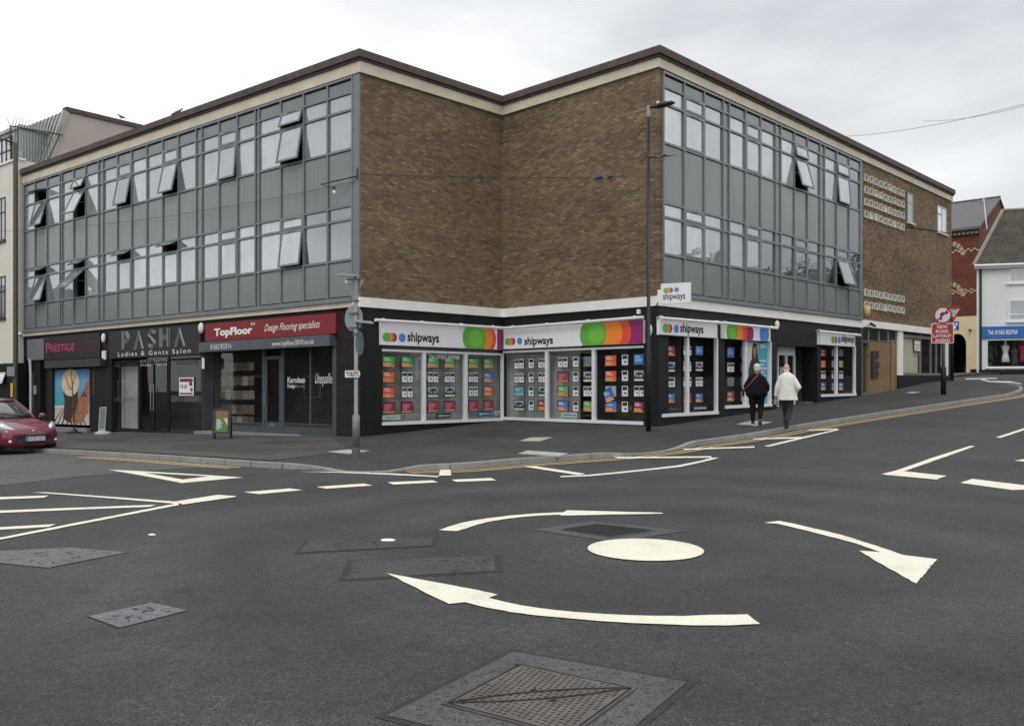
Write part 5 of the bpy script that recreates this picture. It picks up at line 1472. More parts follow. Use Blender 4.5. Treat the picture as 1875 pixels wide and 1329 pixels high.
fitting('wall_box', 'grey intercom box beside the brown door', 'intercom', WA, 66, 714, .1, .2, .08, smat('box grey', 140, 142, 142), -.04, None, False)
mb = MB()
for x0, y0, x1, y1 in ((1598.2, 643, 1609.5, 655.5), (1600, 662, 1609.8, 675), (1600, 679, 1609, 692)):
    px_box(mb, WD, x0, x1, y0, y1, -.05, .02)
px_box(mb, WD, 1598.5, 1602.5, 643, 693, -.05, .05)
mb.build('meter_boxes', smat('box dark', 46, 46, 48), label='stack of dark entry boxes on the ochre brick infill', category='box')
mb = MB(); tt = WD.t(1633.5); mb.tube([WD.fr(tt, 0, 3.6), WD.fr(tt, 0, 1.2)], .035, 6); mb.build('downpipe', smat('pipe buff', 150, 132, 108), label='thin buff pipe down the ochre brick infill', category='pipe')
mb = MB()
p = Vector(WD.fr(WD.t(1586), .05, WD.z(1586, 595)))
mb.tube([p, p + Vector((.15, -.15, .0))], .02, 6); q = p + Vector((.15, -.15, .0)); mb.tube([q - Vector((.12, .12, -.04)), q + Vector((.2, .2, -.05))], .05, 8)
mb.build('cctv_camera', M_blk, label='black security camera on the white band above the grey side door', category='camera')
# cable, fixings and blue clip on the brick walls
mb = MB()
pts = [WB.fr(WB.t(x, .01), .02, WB.z(x, y, .01)) for x, y in ((660, 318), (685, 319), (720, 321), (780, 322.5), (840, 324), (915, 325))] + [WC.fr(WC.t(x, .01), .02, WC.z(x, y, .01)) for x, y in ((924, 325), (1000, 325), (1085, 325))]
mb.tube(pts, .006, 5); mb.build('wall_cable', mat('cable brown', (.075, .058, .044), .8), label='thin dark cable across the two brick walls of the notch', category='cable')
fitting('cable_connector', 'small blue connector at the end of the wall cable', 'connector', WC, 1097, 325, .14, .03, .05, smat('clip blue', 40, 90, 170), .01)
fitting('wall_bracket', 'dark bracket right of the blue connector', 'bracket', WC, 1117, 323.5, .09, .05, .06, M_iron, .01)
mb = MB(); mb.tube([WD.fr(WD.t(x, .01), .02, WD.z(x, y, .01)) for x, y in ((1655, 415.5), (1690, 419), (1715, 423), (1738, 428))], .022, 5)
mb.build('wall_cable', mat('cable dark', (.03, .028, .025), .7), label='dark cable under the two windows of the weathered wall', category='cable')
fitting('flood_lamp', 'ochre lamp at the foot of the weathered brick wall', 'lamp', WD, 1584.5, 570, .16, .24, .2, smat('lamp ochre', 200, 168, 120), .01)
# ------------------------------------------------------------------ street furniture
M_galv = smat('galvanised steel', 128, 134, 136, rough=.5, metal=.3, var=.15, vs=5)
M_signback = smat('sign back grey', 138, 146, 148, rough=.5, var=.08)
M_pblack = smat('post black', 26, 28, 28, rough=.45)
def at_depth(px, py, y): return Vector(((px - CX) / F * y, y, CAM_Z + (HY - py) / F * y))
# grey sign pole with backs of signs
p = at(652, 838, .12); Y = p.y; X = p.x; u_ = Y / F
t = thing('sign_pole', p, 'grey street sign pole on the corner carrying sign backs and small lights', 'sign pole')
zt = at_depth(652, 504, Y).z; zm = at_depth(652, 757, Y).z
mb = MB(); mb.tube([(X, Y, p.z - .1), (X, Y, p.z + .22)], .088, 12); mb.build('pole_sleeve', smat('sleeve dark grey', 88, 92, 96, rough=.6), t, smooth=False)
mb = MB(); mb.tube([(X, Y, p.z + .22), (X, Y, zm - .06), (X, Y, zm), (X, Y, zt)], [.078, .078, .043, .042], 12); mb.build('pole', M_galv, t, smooth=True)
Y1 = Y + .07
mb = MB(); q = [at_depth(628, 508, Y1 + .12), at_depth(666.4, 512.7, Y1 - .05), at_depth(648.5, 554, Y1 + .02)]
def plate3(mb, q, th): mb.add([tuple(v) for v in q] + [(v.x + .003, v.y + th, v.z) for v in q], [tuple(range(len(q))), tuple(range(len(q), 2 * len(q)))[::-1]] + [(i, (i + 1) % len(q), len(q) + (i + 1) % len(q), len(q) + i) for i in range(len(q))])
plate3(mb, q, .012); mb.build('triangle_sign_back', M_signback, t)
mb = MB(); c_ = at_depth(647.4, 582.7, Y1); q = []
for a in range(0, 360, 12): q.append(Vector((c_.x + 18.4 * u_ * math.cos(R(a)), c_.y - .12 * math.cos(R(a)), c_.z + 24.2 * u_ * math.sin(R(a)))))
plate3(mb, q, .012); mb.build('round_sign_back', M_signback, t)
mb = MB(); c_ = at_depth(658.5, 628, Y1 + .05); q = []
for a in range(0, 360, 12): q.append(Vector((c_.x + 3.2 * u_ * math.cos(R(a)), c_.y + .27 * math.cos(R(a)), c_.z + 22.5 * u_ * math.sin(R(a)))))
plate3(mb, q, .012); mb.build('edge_on_sign', smat('sign blue grey', 96, 104, 112, rough=.5), t)
for y_ in (511, 551, 574, 600, 612):
    mb = MB(); c_ = at_depth(650, y_, Y - .0)
    w_ = {511: .2, 551: .08, 574: .15, 600: .15, 612: .06}[y_]
    mb.box((c_.x - w_, c_.y + .04, c_.z - .018), (c_.x + w_, c_.y + .062, c_.z + .018)); mb.tube([(X, Y, c_.z - .02), (X, Y, c_.z + .02)], .05, 10); mb.build('clamp', smat('clamp grey', 90, 96, 98, rough=.5, metal=.4), t)
for (xa, ya, xb, yb) in ((653.5, 505, 618.4, 503.5), (650, 588, 684, 591.5)):
    mb = MB(); a_, b_ = at_depth(xa, ya, Y - .03), at_depth(xb, yb, Y - .18)
    d = b_ - a_
    mb.loft([[(a_ + d * f + Vector(o) * k) for o in ((0, -.06, -.02), (0, .06, -.02), (0, .05, .03), (0, -.05, .03))] for f, k in ((0, .7), (.15, 1), (.9, 1), (1, .6))])
    mb.build('sign_light', M_signback, t)
for dx, dy in ((-16, 516), (12, 577)):
    c_ = at_depth(650 + dx, dy, Y1 - .03 + (.09 if dx < 0 else -.03)); mb = MB(); mb.box((c_.x - .02, c_.y - .006, c_.z - .03), (c_.x + .02, c_.y, c_.z + .03)); mb.build('sticker', M_wht, t)
# toilets finger sign
ts = thing('finger_sign', at_depth(645, 691, Y - .1), 'white pointed sign reading TOILETS clamped to the grey pole', 'sign')
Yf = Y - .06; q = [at_depth(631.7, 677.6, Yf), at_depth(656.5, 677.6, Yf), at_depth(659.3, 684.4, Yf), at_depth(656.5, 691.5, Yf), at_depth(631.7, 691.5, Yf)]
mb = MB(); plate3(mb, q, .015); mb.build('board', M_wht, ts)
FX = Wall((0, Yf), (1, 0), (0, -1))
mb = MB()
for a_, b_ in ((q[0], q[1]), (q[4], q[3])): mb.box((a_.x, Yf - .002, min(a_.z, b_.z) - .006), (b_.x, Yf - .001, a_.z + .006))
mb.build('border', M_blackl, ts)
lettering('letters', 'TOILETS', FX, 633.5, 656.5, 680.3, 688.8, .004, M_blackl, ts, bold=.03)
mb = MB(); c_ = at_depth(651.5, 675, Y - .05); mb.box((c_.x - .03, c_.y - .02, c_.z - .03), (c_.x + .03, c_.y + .02, c_.z + .03)); mb.build('clamp', smat('clamp yellow', 196, 160, 48), ts)
# black lamp post at the corner of the right street
p = at(1187.5, 789, .12); X, Y = p.x, p.y
t = thing('lamp_post', p, 'tall black lamp post in front of the corner pier', 'lamp post')
r_ = 3.3 * Y / F
mb = MB(); zt = at_depth(1187, 196, Y).z; zj = p.z + 2.3
mb.tube([(X, Y, p.z - .1), (X, Y, zj - .08), (X, Y, zj), (X, Y, zt)], [r_ * 1.45, r_ * 1.45, r_, r_ * .9], 14); mb.build('post', M_pblack, t, smooth=True)
mb = MB(); a_ = at_depth(1187, 196, Y)
mb.tube([(X, Y, zt - .28), (X, Y, zt + .03)], r_ * .95, 10); mb.build('bracket', smat('bracket pale', 150, 152, 150, rough=.5), t)
mb = MB(); b_, c_ = at_depth(1199, 196, Y - .05), at_depth(1236, 189, Y - .25)
d = c_ - b_; up = Vector((0, 0, 1)); sd_ = Vector((0, 1, 0))
mb.tube([(X, Y, zt - .02), b_], .04, 8)
rings = []
for f, w_, h_ in ((0, .05, .05), (.12, .12, .08), (.45, .17, .10), (.8, .15, .06), (1, .05, .02)):
    c0_ = b_ + d * f
    rings.append([c0_ + sd_ * w_ * math.cos(a * .785) + up * (h_ * math.sin(a * .785) * (1 if math.sin(a * .785) > 0 else .6)) for a in range(8)])
mb.loft(rings); mb.build('lantern', M_pblack, t, smooth=True)
for f in (.15, .82):
    mb = MB(); mb.ball(b_ + d * f + up * .1, .035 if f > .5 else .045); mb.build('sensor_cap', M_ivory, t)
mb = MB()
for dz_ in (0, .05): c0_ = at_depth(1187, 284, Y); mb.tube([(X, Y, c0_.z + dz_ - .02), (X, Y, c0_.z + dz_ + .02)], r_ * 1.25, 10)
q = [at_depth(1187, 286, Y - .1), at_depth(1195, 287, Y - .15), at_depth(1207, 289, Y - .15), at_depth(1214, 284, Y - .15), at_depth(1224, 286, Y - .1), at_depth(1240, 283.5, Y)]
mb.tube(q, [.03, .05, .03, .055, .02, .008], 6); mb.tube([at_depth(1209, 286, Y - .15), at_depth(1212, 298, Y - .15), at_depth(1217, 290, Y - .15)], .018, 6)
mb.build('cable_clamp', mat('clamp weathered', (.10, .10, .095), .6, .4, var=.4, vs=12), t)
# red road sign on black post
p = at(1727.5, 722, .12); X, Y = p.x, p.y; u_ = Y / F
t = thing('sign_post', p, 'black post with a no right turn roundel and a red layout sign', 'sign post')
mb = MB(); zj = at_depth(1727, 669, Y).z
mb.tube([(X, Y, p.z - .1), (X, Y, zj - .1), (X, Y, zj), (X, Y, at_depth(1727, 564, Y).z)], [.105, .105, .06, .06], 10); mb.build('post', M_pblack, t, smooth=True)
FXr = Wall((0, Y - .09), (1, -.10), (-.10, -1))
M_sred = smat('sign dark red', 150, 42, 50, rough=.4, var=.03); M_srim = smat('sign rim pink', 222, 196, 196, rough=.4, var=.02)
def rrect(t0, t1, z0, z1, r):
    P = []
    for cx_, cz_, a0 in ((t1 - r, z1 - r, 0), (t0 + r, z1 - r, 90), (t0 + r, z0 + r, 180), (t1 - r, z0 + r, 270)):
        for k in range(5): P.append((cx_ + r * math.cos(R(a0 + 22.5 * k)), cz_ + r * math.sin(R(a0 + 22.5 * k))))
    return P
t0, t1, z0, z1 = prect(FXr, 1705.2, 1746.6, 591.5, 628.6, 0)
mb = MB(); mb.prism(rrect(t0, t1, z0, z1, .06), FXr.fr, -.02, 0); mb.build('plate_rim', M_srim, t)
mb = MB(); mb.prism(rrect(t0 + .035, t1 - .035, z0 + .035, z1 - .035, .04), FXr.fr, 0, .004); mb.build('plate', M_sred, t)
for k, (w, xa, xb) in enumerate((('NEW', 1716, 1735.5), ('ROAD', 1713.5, 1737), ('LAYOUT', 1709.5, 1742), ('AHEAD', 1711.5, 1740))):
    ya = 595.2 + 8.3 * k
    lettering('letters', w, FXr, xa, xb, ya, ya + 6.2, .006, M_srim, t, bold=.035)
c_t, c_z = FXr.t(1726.2), FXr.z(1726.2, 577); rr_ = 15.6 * u_
mb = MB(); mb.prism([(c_t + rr_ * math.cos(R(a)), c_z + rr_ * math.sin(R(a))) for a in range(0, 360, 10)], FXr.fr, -.02, 0); mb.build('roundel_rim', M_sred, t)
mb = MB(); mb.prism([(c_t + rr_ * .8 * math.cos(R(a)), c_z + rr_ * .8 * math.sin(R(a))) for a in range(0, 360, 10)], FXr.fr, 0, .004); mb.build('roundel_face', smat('sign face', 206, 206, 212, rough=.4, var=.02), t)
mb = MB(); S = rr_
for P in ([(-.28, -.55), (-.08, -.55), (-.08, .05), (.0, .14), (.3, .18), (.3, .34), (-.1, .32), (-.28, .12)], [(.28, .02), (.66, .27), (.28, .5)]):
    mb.prism([(c_t + a * S, c_z + b * S) for a, b in P], FXr.fr, .004, .007)
mb.build('turn_arrow', M_blackl, t)
mb = MB(); mb.prism([(c_t + a * S, c_z + b * S) for a, b in ((-.62, -.5), (-.5, -.62), (.62, .5), (.5, .62))], FXr.fr, .007, .010); mb.build('red_bar', M_sred, t)
# give way post further up
p = at(1743.5, 694.5, .12); X, Y = p.x, p.y; u_ = Y / F
t = thing('sign_post', p, 'far post with a give way triangle above a blue parking sign', 'sign post')
mb = MB(); mb.tube([(X, Y, p.z - .1), (X, Y, at_depth(1743, 562, Y).z)], .07, 8); mb.build('post', M_pblack, t, smooth=True)
FXg = Wall((0, Y - .09), (1, -.05), (-.05, -1))
ct = FXg.t(1746.5); zt_, zb_ = FXg.z(1746, 563.5), FXg.z(1746, 588); hw = 13.5 * u_
mb = MB(); mb.prism([(ct - hw, zt_), (ct, zb_), (ct + hw, zt_), (ct + hw * .7, zt_ + .09), (ct - hw * .7, zt_ + .09)], FXg.fr, -.02, 0); mb.build('triangle_rim', M_sred, t)
mb = MB(); mb.prism([(ct - hw * .7, zt_ - .07), (ct, zb_ + .2), (ct + hw * .7, zt_ - .07)], FXg.fr, 0, .005); mb.build('triangle_face', M_wht, t)
lettering('letters', 'GIVE', FXg, 1740.5, 1752.5, 566, 571, .008, M_blackl, t, bold=.03)
lettering('letters', 'WAY', FXg, 1742, 1751, 572, 576.5, .008, M_blackl, t, bold=.03)
t0, t1, z0, z1 = prect(FXg, 1741, 1756, 588.5, 604.5, 0)
mb = MB(); mb.prism(rrect(t0, t1, z0, z1, .05), FXg.fr, -.02, 0); mb.build('parking_plate', smat('sign blue', 34, 70, 156, rough=.4, var=.03), t)
lettering('letters', 'P', FXg, 1744.5, 1747.5, 590, 596, .004, M_wht, t, bold=.04)
lettering('letters', '%', FXg, 1749, 1754, 590.5, 596, .004, M_wht, t, bold=.03)
mb = MB(); ct = FXg.t(1748); mb.prism([(ct - .05, z0 + .25), (ct + .05, z0 + .25), (ct + .05, z0 + .12), (ct + .09, z0 + .12), (ct, z0 + .03), (ct - .09, z0 + .12), (ct - .05, z0 + .12)], FXg.fr, 0, .004); mb.build('arrow', M_wht, t)
# keep left bollard
p = at(1827, 684.5); Y = p.y; u_ = Y / F
t = thing('traffic_bollard', p, 'white and amber lit traffic bollard in front of the white shop', 'bollard')
h = 31 * u_; rw = 5.2 * u_
mb = MB(); mb.loft([[(p.x + rw * w * math.cos(a * .524), p.y + rw * .6 * w * math.sin(a * .524), p.z + h * z) for a in range(12)] for z, w in ((0, 1.1), (.06, 1.1), (.1, .9), (.8, 1.0), (.93, .85), (1, .4))]); mb.build('shell', M_wht, t, smooth=True)
mb = MB(); mb.box((p.x - rw * .8, p.y - rw * .68, p.z + h * .35), (p.x - rw * .1, p.y - rw * .55, p.z + h * .9)); mb.build('amber_panel', smat('amber', 232, 170, 60), t)
mb = MB(); mb.box((p.x + rw * .1, p.y - rw * .68, p.z + h * .4), (p.x + rw * .5, p.y - rw * .55, p.z + h * .7)); mb.build('green_panel', smat('bollard green', 150, 180, 110), t)
# A board
pl, pr = at(388, 804.5, .12), at(421.5, 803.4, .12)
t = thing('a_board', (pl + pr) / 2, 'black framed A board with a green and brown poster beside the flooring shop', 'a board')
ux = (pr - pl); ux.z = 0; L = ux.length; ux.normalize(); bk = Vector((-ux.y, ux.x, 0)) * 1
h = at_depth(404, 748, pl.y).z - pl.z
zb0 = min(pl.z, pr.z)
def ab(x, y, z):      # leaning face
    lean = .22
    return tuple(pl + ux * x + bk * (lean * z / h + y) + Vector((0, 0, z + zb0 - pl.z)))
mb = MB()
for x0, x1, z0, z1 in ((0, .05, 0, h - .05), (L - .05, L, 0, h - .05), (.05, L - .05, h * .17, h * .17 + .05), (.03, L - .03, h - .06, h)): mb.box((x0, -.015, z0), (x1, .015, z1), ab)
mb.build('frame', M_pblack, t)
mb = MB()
def ab2(x, y, z): return tuple(pl + ux * x + bk * (.42 - .18 * z / h + y) + Vector((0, 0, z + zb0 - pl.z)))
for x0, x1, z0, z1 in ((0, .05, 0, h - .05), (L - .05, L, 0, h - .05), (.05, L - .05, h * .2, h * .9)): mb.box((x0, -.015, z0), (x1, .015, z1), ab2)
mb.build('rear_frame', M_pblack, t)
mb = MB(); mb.box((.05, -.012, h * .17 + .05), (L - .05, -.002, h - .06), ab); mb.build('poster_backing', M_pblack, t)
def poly_ab(name, m, P, y):
    mb = MB(); mb.add([ab(.09 + (L - .18) * a, y, h * .24 + (h * .68) * b) for a, b in P], [list(range(len(P)))]); mb.build(name, m, t)
poly_ab('poster', smat('poster green', 66, 120, 46, var=.25, vs=12), [(0, 0), (1, 0), (1, 1), (0, 1)], -.016)
poly_ab('poster_floorboards', smat('poster brown', 128, 92, 66, var=.3, vs=20), [(0, .68), (1, .62), (1, 1), (0, 1)], -.018)
poly_ab('poster_triangle', smat('poster beige', 196, 180, 150), [(.62, .64), (1, .66), (1, .28), (.86, .42)], -.020)
mb = MB()
for k, w_ in enumerate((.35, .5, .6, .45, .55, .3)):
    z = h * .24 + h * .68 * (.56 - .085 * k); mb.box((.12, -.021, z), (.12 + (L - .24) * w_, -.019, z + .022), ab)
mb.build('poster_lines', M_wht, t)
# banner stand with silver base
p = at(187, 795, .12); Y = p.y; u_ = Y / F
t = thing('banner_stand', p, 'narrow silver framed display stand on a rounded grey base', 'display stand')
a_, b_ = at_depth(181, 787, Y), at_depth(191, 787, Y)
def bs(x, y, z):      # x 0..1, z 0..1, leaning right
    w_ = 12.5 * u_; hh = 44 * u_
    return (a_.x + x * w_ + z * hh * .09 - .02, Y - y - z * .05, a_.z - .05 + z * hh + x * .02)
mb = MB()
for x0, x1, z0, z1 in ((0, .12, 0, 1), (.88, 1, 0, 1), (.12, .88, 0, .05), (.12, .88, .95, 1)): mb.box((x0, -.02, z0), (x1, .02, z1), bs)
mb.build('frame', smat('silver frame', 196, 200, 198, rough=.35, metal=.4), t)
mb = MB(); mb.box((.12, -.01, .05), (.88, .01, .95), bs); mb.build('poster', smat('poster grey', 120, 132, 130, var=.3, vs=10), t)
mb = MB(); c_ = p + Vector((.03, 0, 0)); mb.loft([[(c_.x + .31 * w_ * math.cos(a * .3927), c_.y + .22 * w_ * math.sin(a * .3927), c_.z + z) for a in range(16)] for z, w_ in ((0, 1), (.05, 1), (.10, .75), (.14, .3))])
mb.box((c_.x - .07, c_.y - .03, c_.z + .1), (c_.x + .06, c_.y + .03, c_.z + .22)); mb.build('base', smat('base silver', 168, 174, 180, rough=.4), t, smooth=False)
# brown pole in round base in front of beach picture
p = at(136, 793, .12); Y = p.y; u_ = Y / F
t = thing('parasol_pole', p, 'thin brown pole in a round dark base before the beach picture', 'pole')
mb = MB(); mb.loft([[(p.x + .27 * w_ * math.cos(a * .3927), p.y + .27 * w_ * math.sin(a * .3927), p.z + z) for a in range(16)] for z, w_ in ((0, 1), (.05, 1), (.08, .5), (.2, .15))]); mb.build('base', M_pblack, t)
mb = MB(); q = at_depth(130.5, 677, Y); mb.tube([(p.x, p.y, p.z + .1), (p.x - .02, p.y, p.z + .9), (q.x, q.y, q.z)], [.028, .026, .02], 8); mb.build('pole', smat('pole brown', 96, 62, 50, rough=.6), t, smooth=True)

# ------------------------------------------------------------------ red hatchback parked at the left
Mcar = mat('car paint maroon', srgb(112, 22, 46), .3, 0, var=.04, coat=1.0)
M_cglass = mat('car glass', (.02, .024, .026), .06, var=.05, spec=.8, coat=1)
M_rub = mat('rubber', (.015, .015, .016), .8)
M_cplast = mat('car plastic', (.02, .02, .022), .5)
M_lamp = mat('lamp glass', (.62, .64, .66), .1, .3, var=.15, vs=18, coat=1)
fw_ = Vector((.86, -.51, 0)).normalized(); lf_ = Vector((-fw_.y, fw_.x, 0))
wc = at(82, 826)
org = wc - fw_ * 1.12 - lf_ * .70
org.z = wc.z
car = thing('parked_car', org, 'small maroon hatchback parked at the kerb, front towards the viewer', 'car')
def C(x, y, z): 
    q = org + fw_ * x + lf_ * y; return (q.x, q.y, org.z + z)
def ringsec(zb, hw, zs, zc):
    h = [(0, zb), (hw * .8, zb), (hw * .97, zb + .08), (hw, zb + .28 * (zs - zb) + .05), (hw, zb + .62 * (zs - zb)), (hw * .97, zs - .07), (hw * .88, zs), (hw * .55, zs + (zc - zs) * .75), (0, zc)]
    return h + [(-y, z) for y, z in h[-2:0:-1]]
ST_ = [(1.83, .30, .40, .55, .57), (1.80, .22, .62, .63, .66), (1.68, .19, .74, .70, .74), (1.45, .18, .80, .78, .84), (1.1, .2, .825, .86, .94), (.8, .2, .83, .91, 1.0), (0, .2, .835, .93, .98), (-1, .2, .835, .97, 1.02), (-1.5, .22, .81, 1.0, 1.04), (-1.72, .28, .72, .98, 1.0), (-1.78, .4, .6, .85, .88)]
mb = MB(); mb.loft([[C(x, y, z) for y, z in ringsec(zb, hw, zs, zc)] for x, zb, hw, zs, zc in ST_])
b_ = mb.build('body', Mcar, car, smooth=True)
sb_ = b_.modifiers.new('sub', 'SUBSURF'); sb_.levels = sb_.render_levels = 2
def plan(xf, xr, hw, z, n=24):
    P = []
    for k in range(n):
        a = 2 * math.pi * k / n; c_, s_ = math.cos(a), math.sin(a)
        ex = .55
        x = (xf + xr) / 2 + (xf - xr) / 2 * math.copysign(abs(c_) ** ex, c_); y = hw * math.copysign(abs(s_) ** ex, s_)
        if x > 0: x -= .10 * (abs(y) / hw) ** 2 * (xf > 0)
        P.append(C(x, y, z))
    return P
mb = MB(); mb.loft([plan(1.02, -1.66, .76, .93), plan(.72, -1.62, .71, 1.13), plan(.36, -1.52, .64, 1.33), plan(.16, -1.45, .60, 1.42)])
mb.build('windows', M_cglass, car, smooth=True)
mb = MB(); mb.loft([plan(.20, -1.5, .62, 1.415), plan(.16, -1.46, .60, 1.455), plan(-.0, -1.36, .5, 1.485), plan(-.3, -1.1, .25, 1.5)]); mb.build('roof', Mcar, car, smooth=True)
for s_ in (1, -1):
    mb = MB(); kk = 3 if s_ > 0 else -3; mb.tube([Vector(plan(a1, a2, a3, z_)[kk]) for a1, a2, a3, z_ in ((1.04, -1.66, .77, .92), (.74, -1.62, .72, 1.13), (.38, -1.52, .65, 1.33), (.18, -1.45, .61, 1.42))], [.045, .032, .03, .03], 8); mb.build('windscreen_pillar', Mcar, car, smooth=True)
    mb = MB(); mb.tube([C(-.45, s_ * .76, .95), C(-.42, s_ * .63, 1.42)], .03, 6); mb.build('door_pillar', Mcar, car)
    # headlamp: swept teardrop
    mb = MB(); rings = []
    for f, r1, r2 in ((0, .01, .01), (.15, .06, .05), (.45, .10, .09), (.8, .12, .13), (1, .04, .06)):
        c_ = Vector(C(1.78 - .36 * f, s_ * (.40 + .36 * f), .60 + .17 * f))
        rings.append([c_ + fw_ * r1 * math.cos(a * .785) * .6 + Vector((0, 0, 1)) * r2 * math.sin(a * .785) + lf_ * s_ * r1 * .5 * math.cos(a * .785) for a in range(8)])
    mb.loft(rings); mb.build('headlight', M_lamp, car, smooth=True)
    mb = MB(); mb.ball(C(.62, s_ * .93, 1.0), (.09, .09, .075)); mb.tube([C(.66, s_ * .80, .95), C(.62, s_ * .93, .98)], .03, 6); mb.build('mirror', Mcar, car, smooth=True)
    for wx in (1.12, -1.18):
        w = MB(); prof = [(.2, -.08), (.27, -.09), (.29, -.06), (.29, .06), (.27, .09), (.2, .08)]
        rings = [[C(wx + r * math.cos(a * .2618), s_ * .72 + o, .29 + r * math.sin(a * .2618)) for r, o in prof] for a in range(25)]
        w.loft(rings, cap=False); wh = w.build('wheel', M_rub, car, smooth=True)
        w = MB(); w.tube([C(wx, s_ * .72 - .06, .29), C(wx, s_ * .72 + .07, .29)], .2, 18); w.build('rim', smat('alloy', 150, 152, 154, rough=.35, metal=.7), wh)
        w = MB(); w.tube([C(wx, s_ * .60, .31), C(wx, s_ * .845, .31)], .335, 20); w.build('wheel_arch', M_cplast, car)
    mb = MB(); mb.ball(C(1.77, s_ * .62, .36), (.05, .05, .045)); mb.build('fog_lamp', M_lamp, car, smooth=True)
mb = MB(); rings = []
for x, s1, s2 in ((1.74, 1.06, 1.06), (1.868, 1, 1), (1.874, .8, .75)):
    rings.append([C(x - .04 * (abs(math.cos(a * .3927)) ** 2), .50 * s1 * math.copysign(abs(math.cos(a * .3927)) ** .6, math.cos(a * .3927)), .41 + .115 * s2 * math.copysign(abs(math.sin(a * .3927)) ** .6, math.sin(a * .3927))) for a in range(16)])
mb.loft(rings); mb.build('grille', M_cplast, car)
mb = MB(); mb.box((1.87, -.26, .365), (1.888, .26, .475), C); np_ = mb.build('number_plate', M_wht, car)
mb = MB(); mb.box((1.889, -.26, .368), (1.891, -.215, .472), C); mb.build('blue_strip', smat('plate blue', 30, 60, 150), np_)
CW = lambda t, o, z: C(1.892 + o, t, z)
mb = MB(); add_text(mb, 'VO59 HVX', CW, 1, -.20, .25, .378, .462, 0, bold=.012); mb.build('characters', M_blackl, np_, recalc=False)
mb = MB(); mb.ball(C(1.79, 0, .63), (.03, .055, .028)); mb.build('badge', smat('chrome', 210, 212, 214, rough=.15, metal=.9), car, smooth=True)
mb = MB(); mb.tube([C(.98, .2, .985), C(.80, -.35, 1.09)], .012, 5); mb.tube([C(1.0, -.3, .985), C(.72, -.62, 1.10)], .012, 5); mb.build('wipers', M_cplast, car)
mb = MB(); mb.tube([C(1.66, .60, .74), C(1.4, .64, .84), C(.95, .72, .935)], .006, 4); mb.tube([C(1.66, -.60, .74), C(1.4, -.64, .84), C(.95, -.72, .935)], .006, 4); mb.build('bonnet_seam', M_cplast, car)
# shallow interior light patch: tax disc sticker
mb = MB(); mb.box((.80, -.60, 1.10), (.81, -.52, 1.17), C); mb.build('windscreen_sticker', M_wht, car)

# ------------------------------------------------------------------ the two walkers
def remeshed(name, mb, m, parent, voxel=.012, iters=4, mats_fn=None):
    o = mb.build(name, m, parent, recalc=True)
    r = o.modifiers.new('r', 'REMESH'); r.mode = 'VOXEL'; r.voxel_size = voxel; r.use_smooth_shade = True
    s = o.modifiers.new('s', 'SMOOTH'); s.iterations = iters; s.factor = .5
    dg = bpy.context.evaluated_depsgraph_get(); dg.update()
    me = bpy.data.meshes.new_from_object(o.evaluated_get(dg))
    o.modifiers.clear(); o.data = me
    for p_ in me.polygons: p_.use_smooth = True
    return o
def limb(mb, pts, rs):
    mb.tube(pts, rs, 12)
    for p_, r in zip(pts, rs): mb.ball(p_, r, 12, 8)
def tors(mb, secs, f):
    """secs: (z, cx, cy, rx, ry)"""
    mb.loft([[f(cx + rx * math.cos(a * math.pi / 10), cy + ry * math.sin(a * math.pi / 10), z) for a in range(20)] for z, cx, cy, rx, ry in secs])
M_skin = smat('skin', 196, 142, 122, rough=.6, var=.06, vs=12)
M_hairw = smat('hair white', 206, 204, 192, rough=.9, var=.15, vs=60, bump=.5, bs=300)
def hand(mb, f, w, d, curl, s=1):
    """w wrist point, d unit pointing direction (local), palm and five fingers"""
    w = Vector(w); d = Vector(d).normalized(); side = Vector((0, 1, 0)) if abs(d.y) < .8 else Vector((0, 0, 1))
    side = (side - d * side.dot(d)).normalized(); nrm = d.cross(side) * s
    pal = w + d * .045
    for k in range(4):
        o = side * (.030 - .02 * k)
        mb.tube([f(*(w + o * .6)), f(*(w + d * .085 + o))], [.014, .012], 8)
        L = (.036, .042, .038, .03)[k]; a = w + d * .085 + o; b_ = a + d * L + nrm * .012 * curl; c_ = b_ + d * L * .6 + nrm * .022 * curl; e_ = c_ + d * L * .3 + nrm * .022 * curl
        pts = [f(*a), f(*b_), f(*c_), f(*e_)]; mb.tube(pts, [.0095, .009, .008, .006], 8)
        for p_, r in zip(pts, (.0095, .009, .008, .006)): mb.ball(p_, r, 8, 5)
    a = w + d * .03 + side * .034; b_ = a + d * .03 + side * .022 + nrm * .01; c_ = b_ + d * .03 + nrm * .012
    mb.tube([f(*w), f(*a), f(*b_), f(*c_)], [.014, .013, .011, .008], 8); mb.ball(f(*c_), .008, 8, 5)
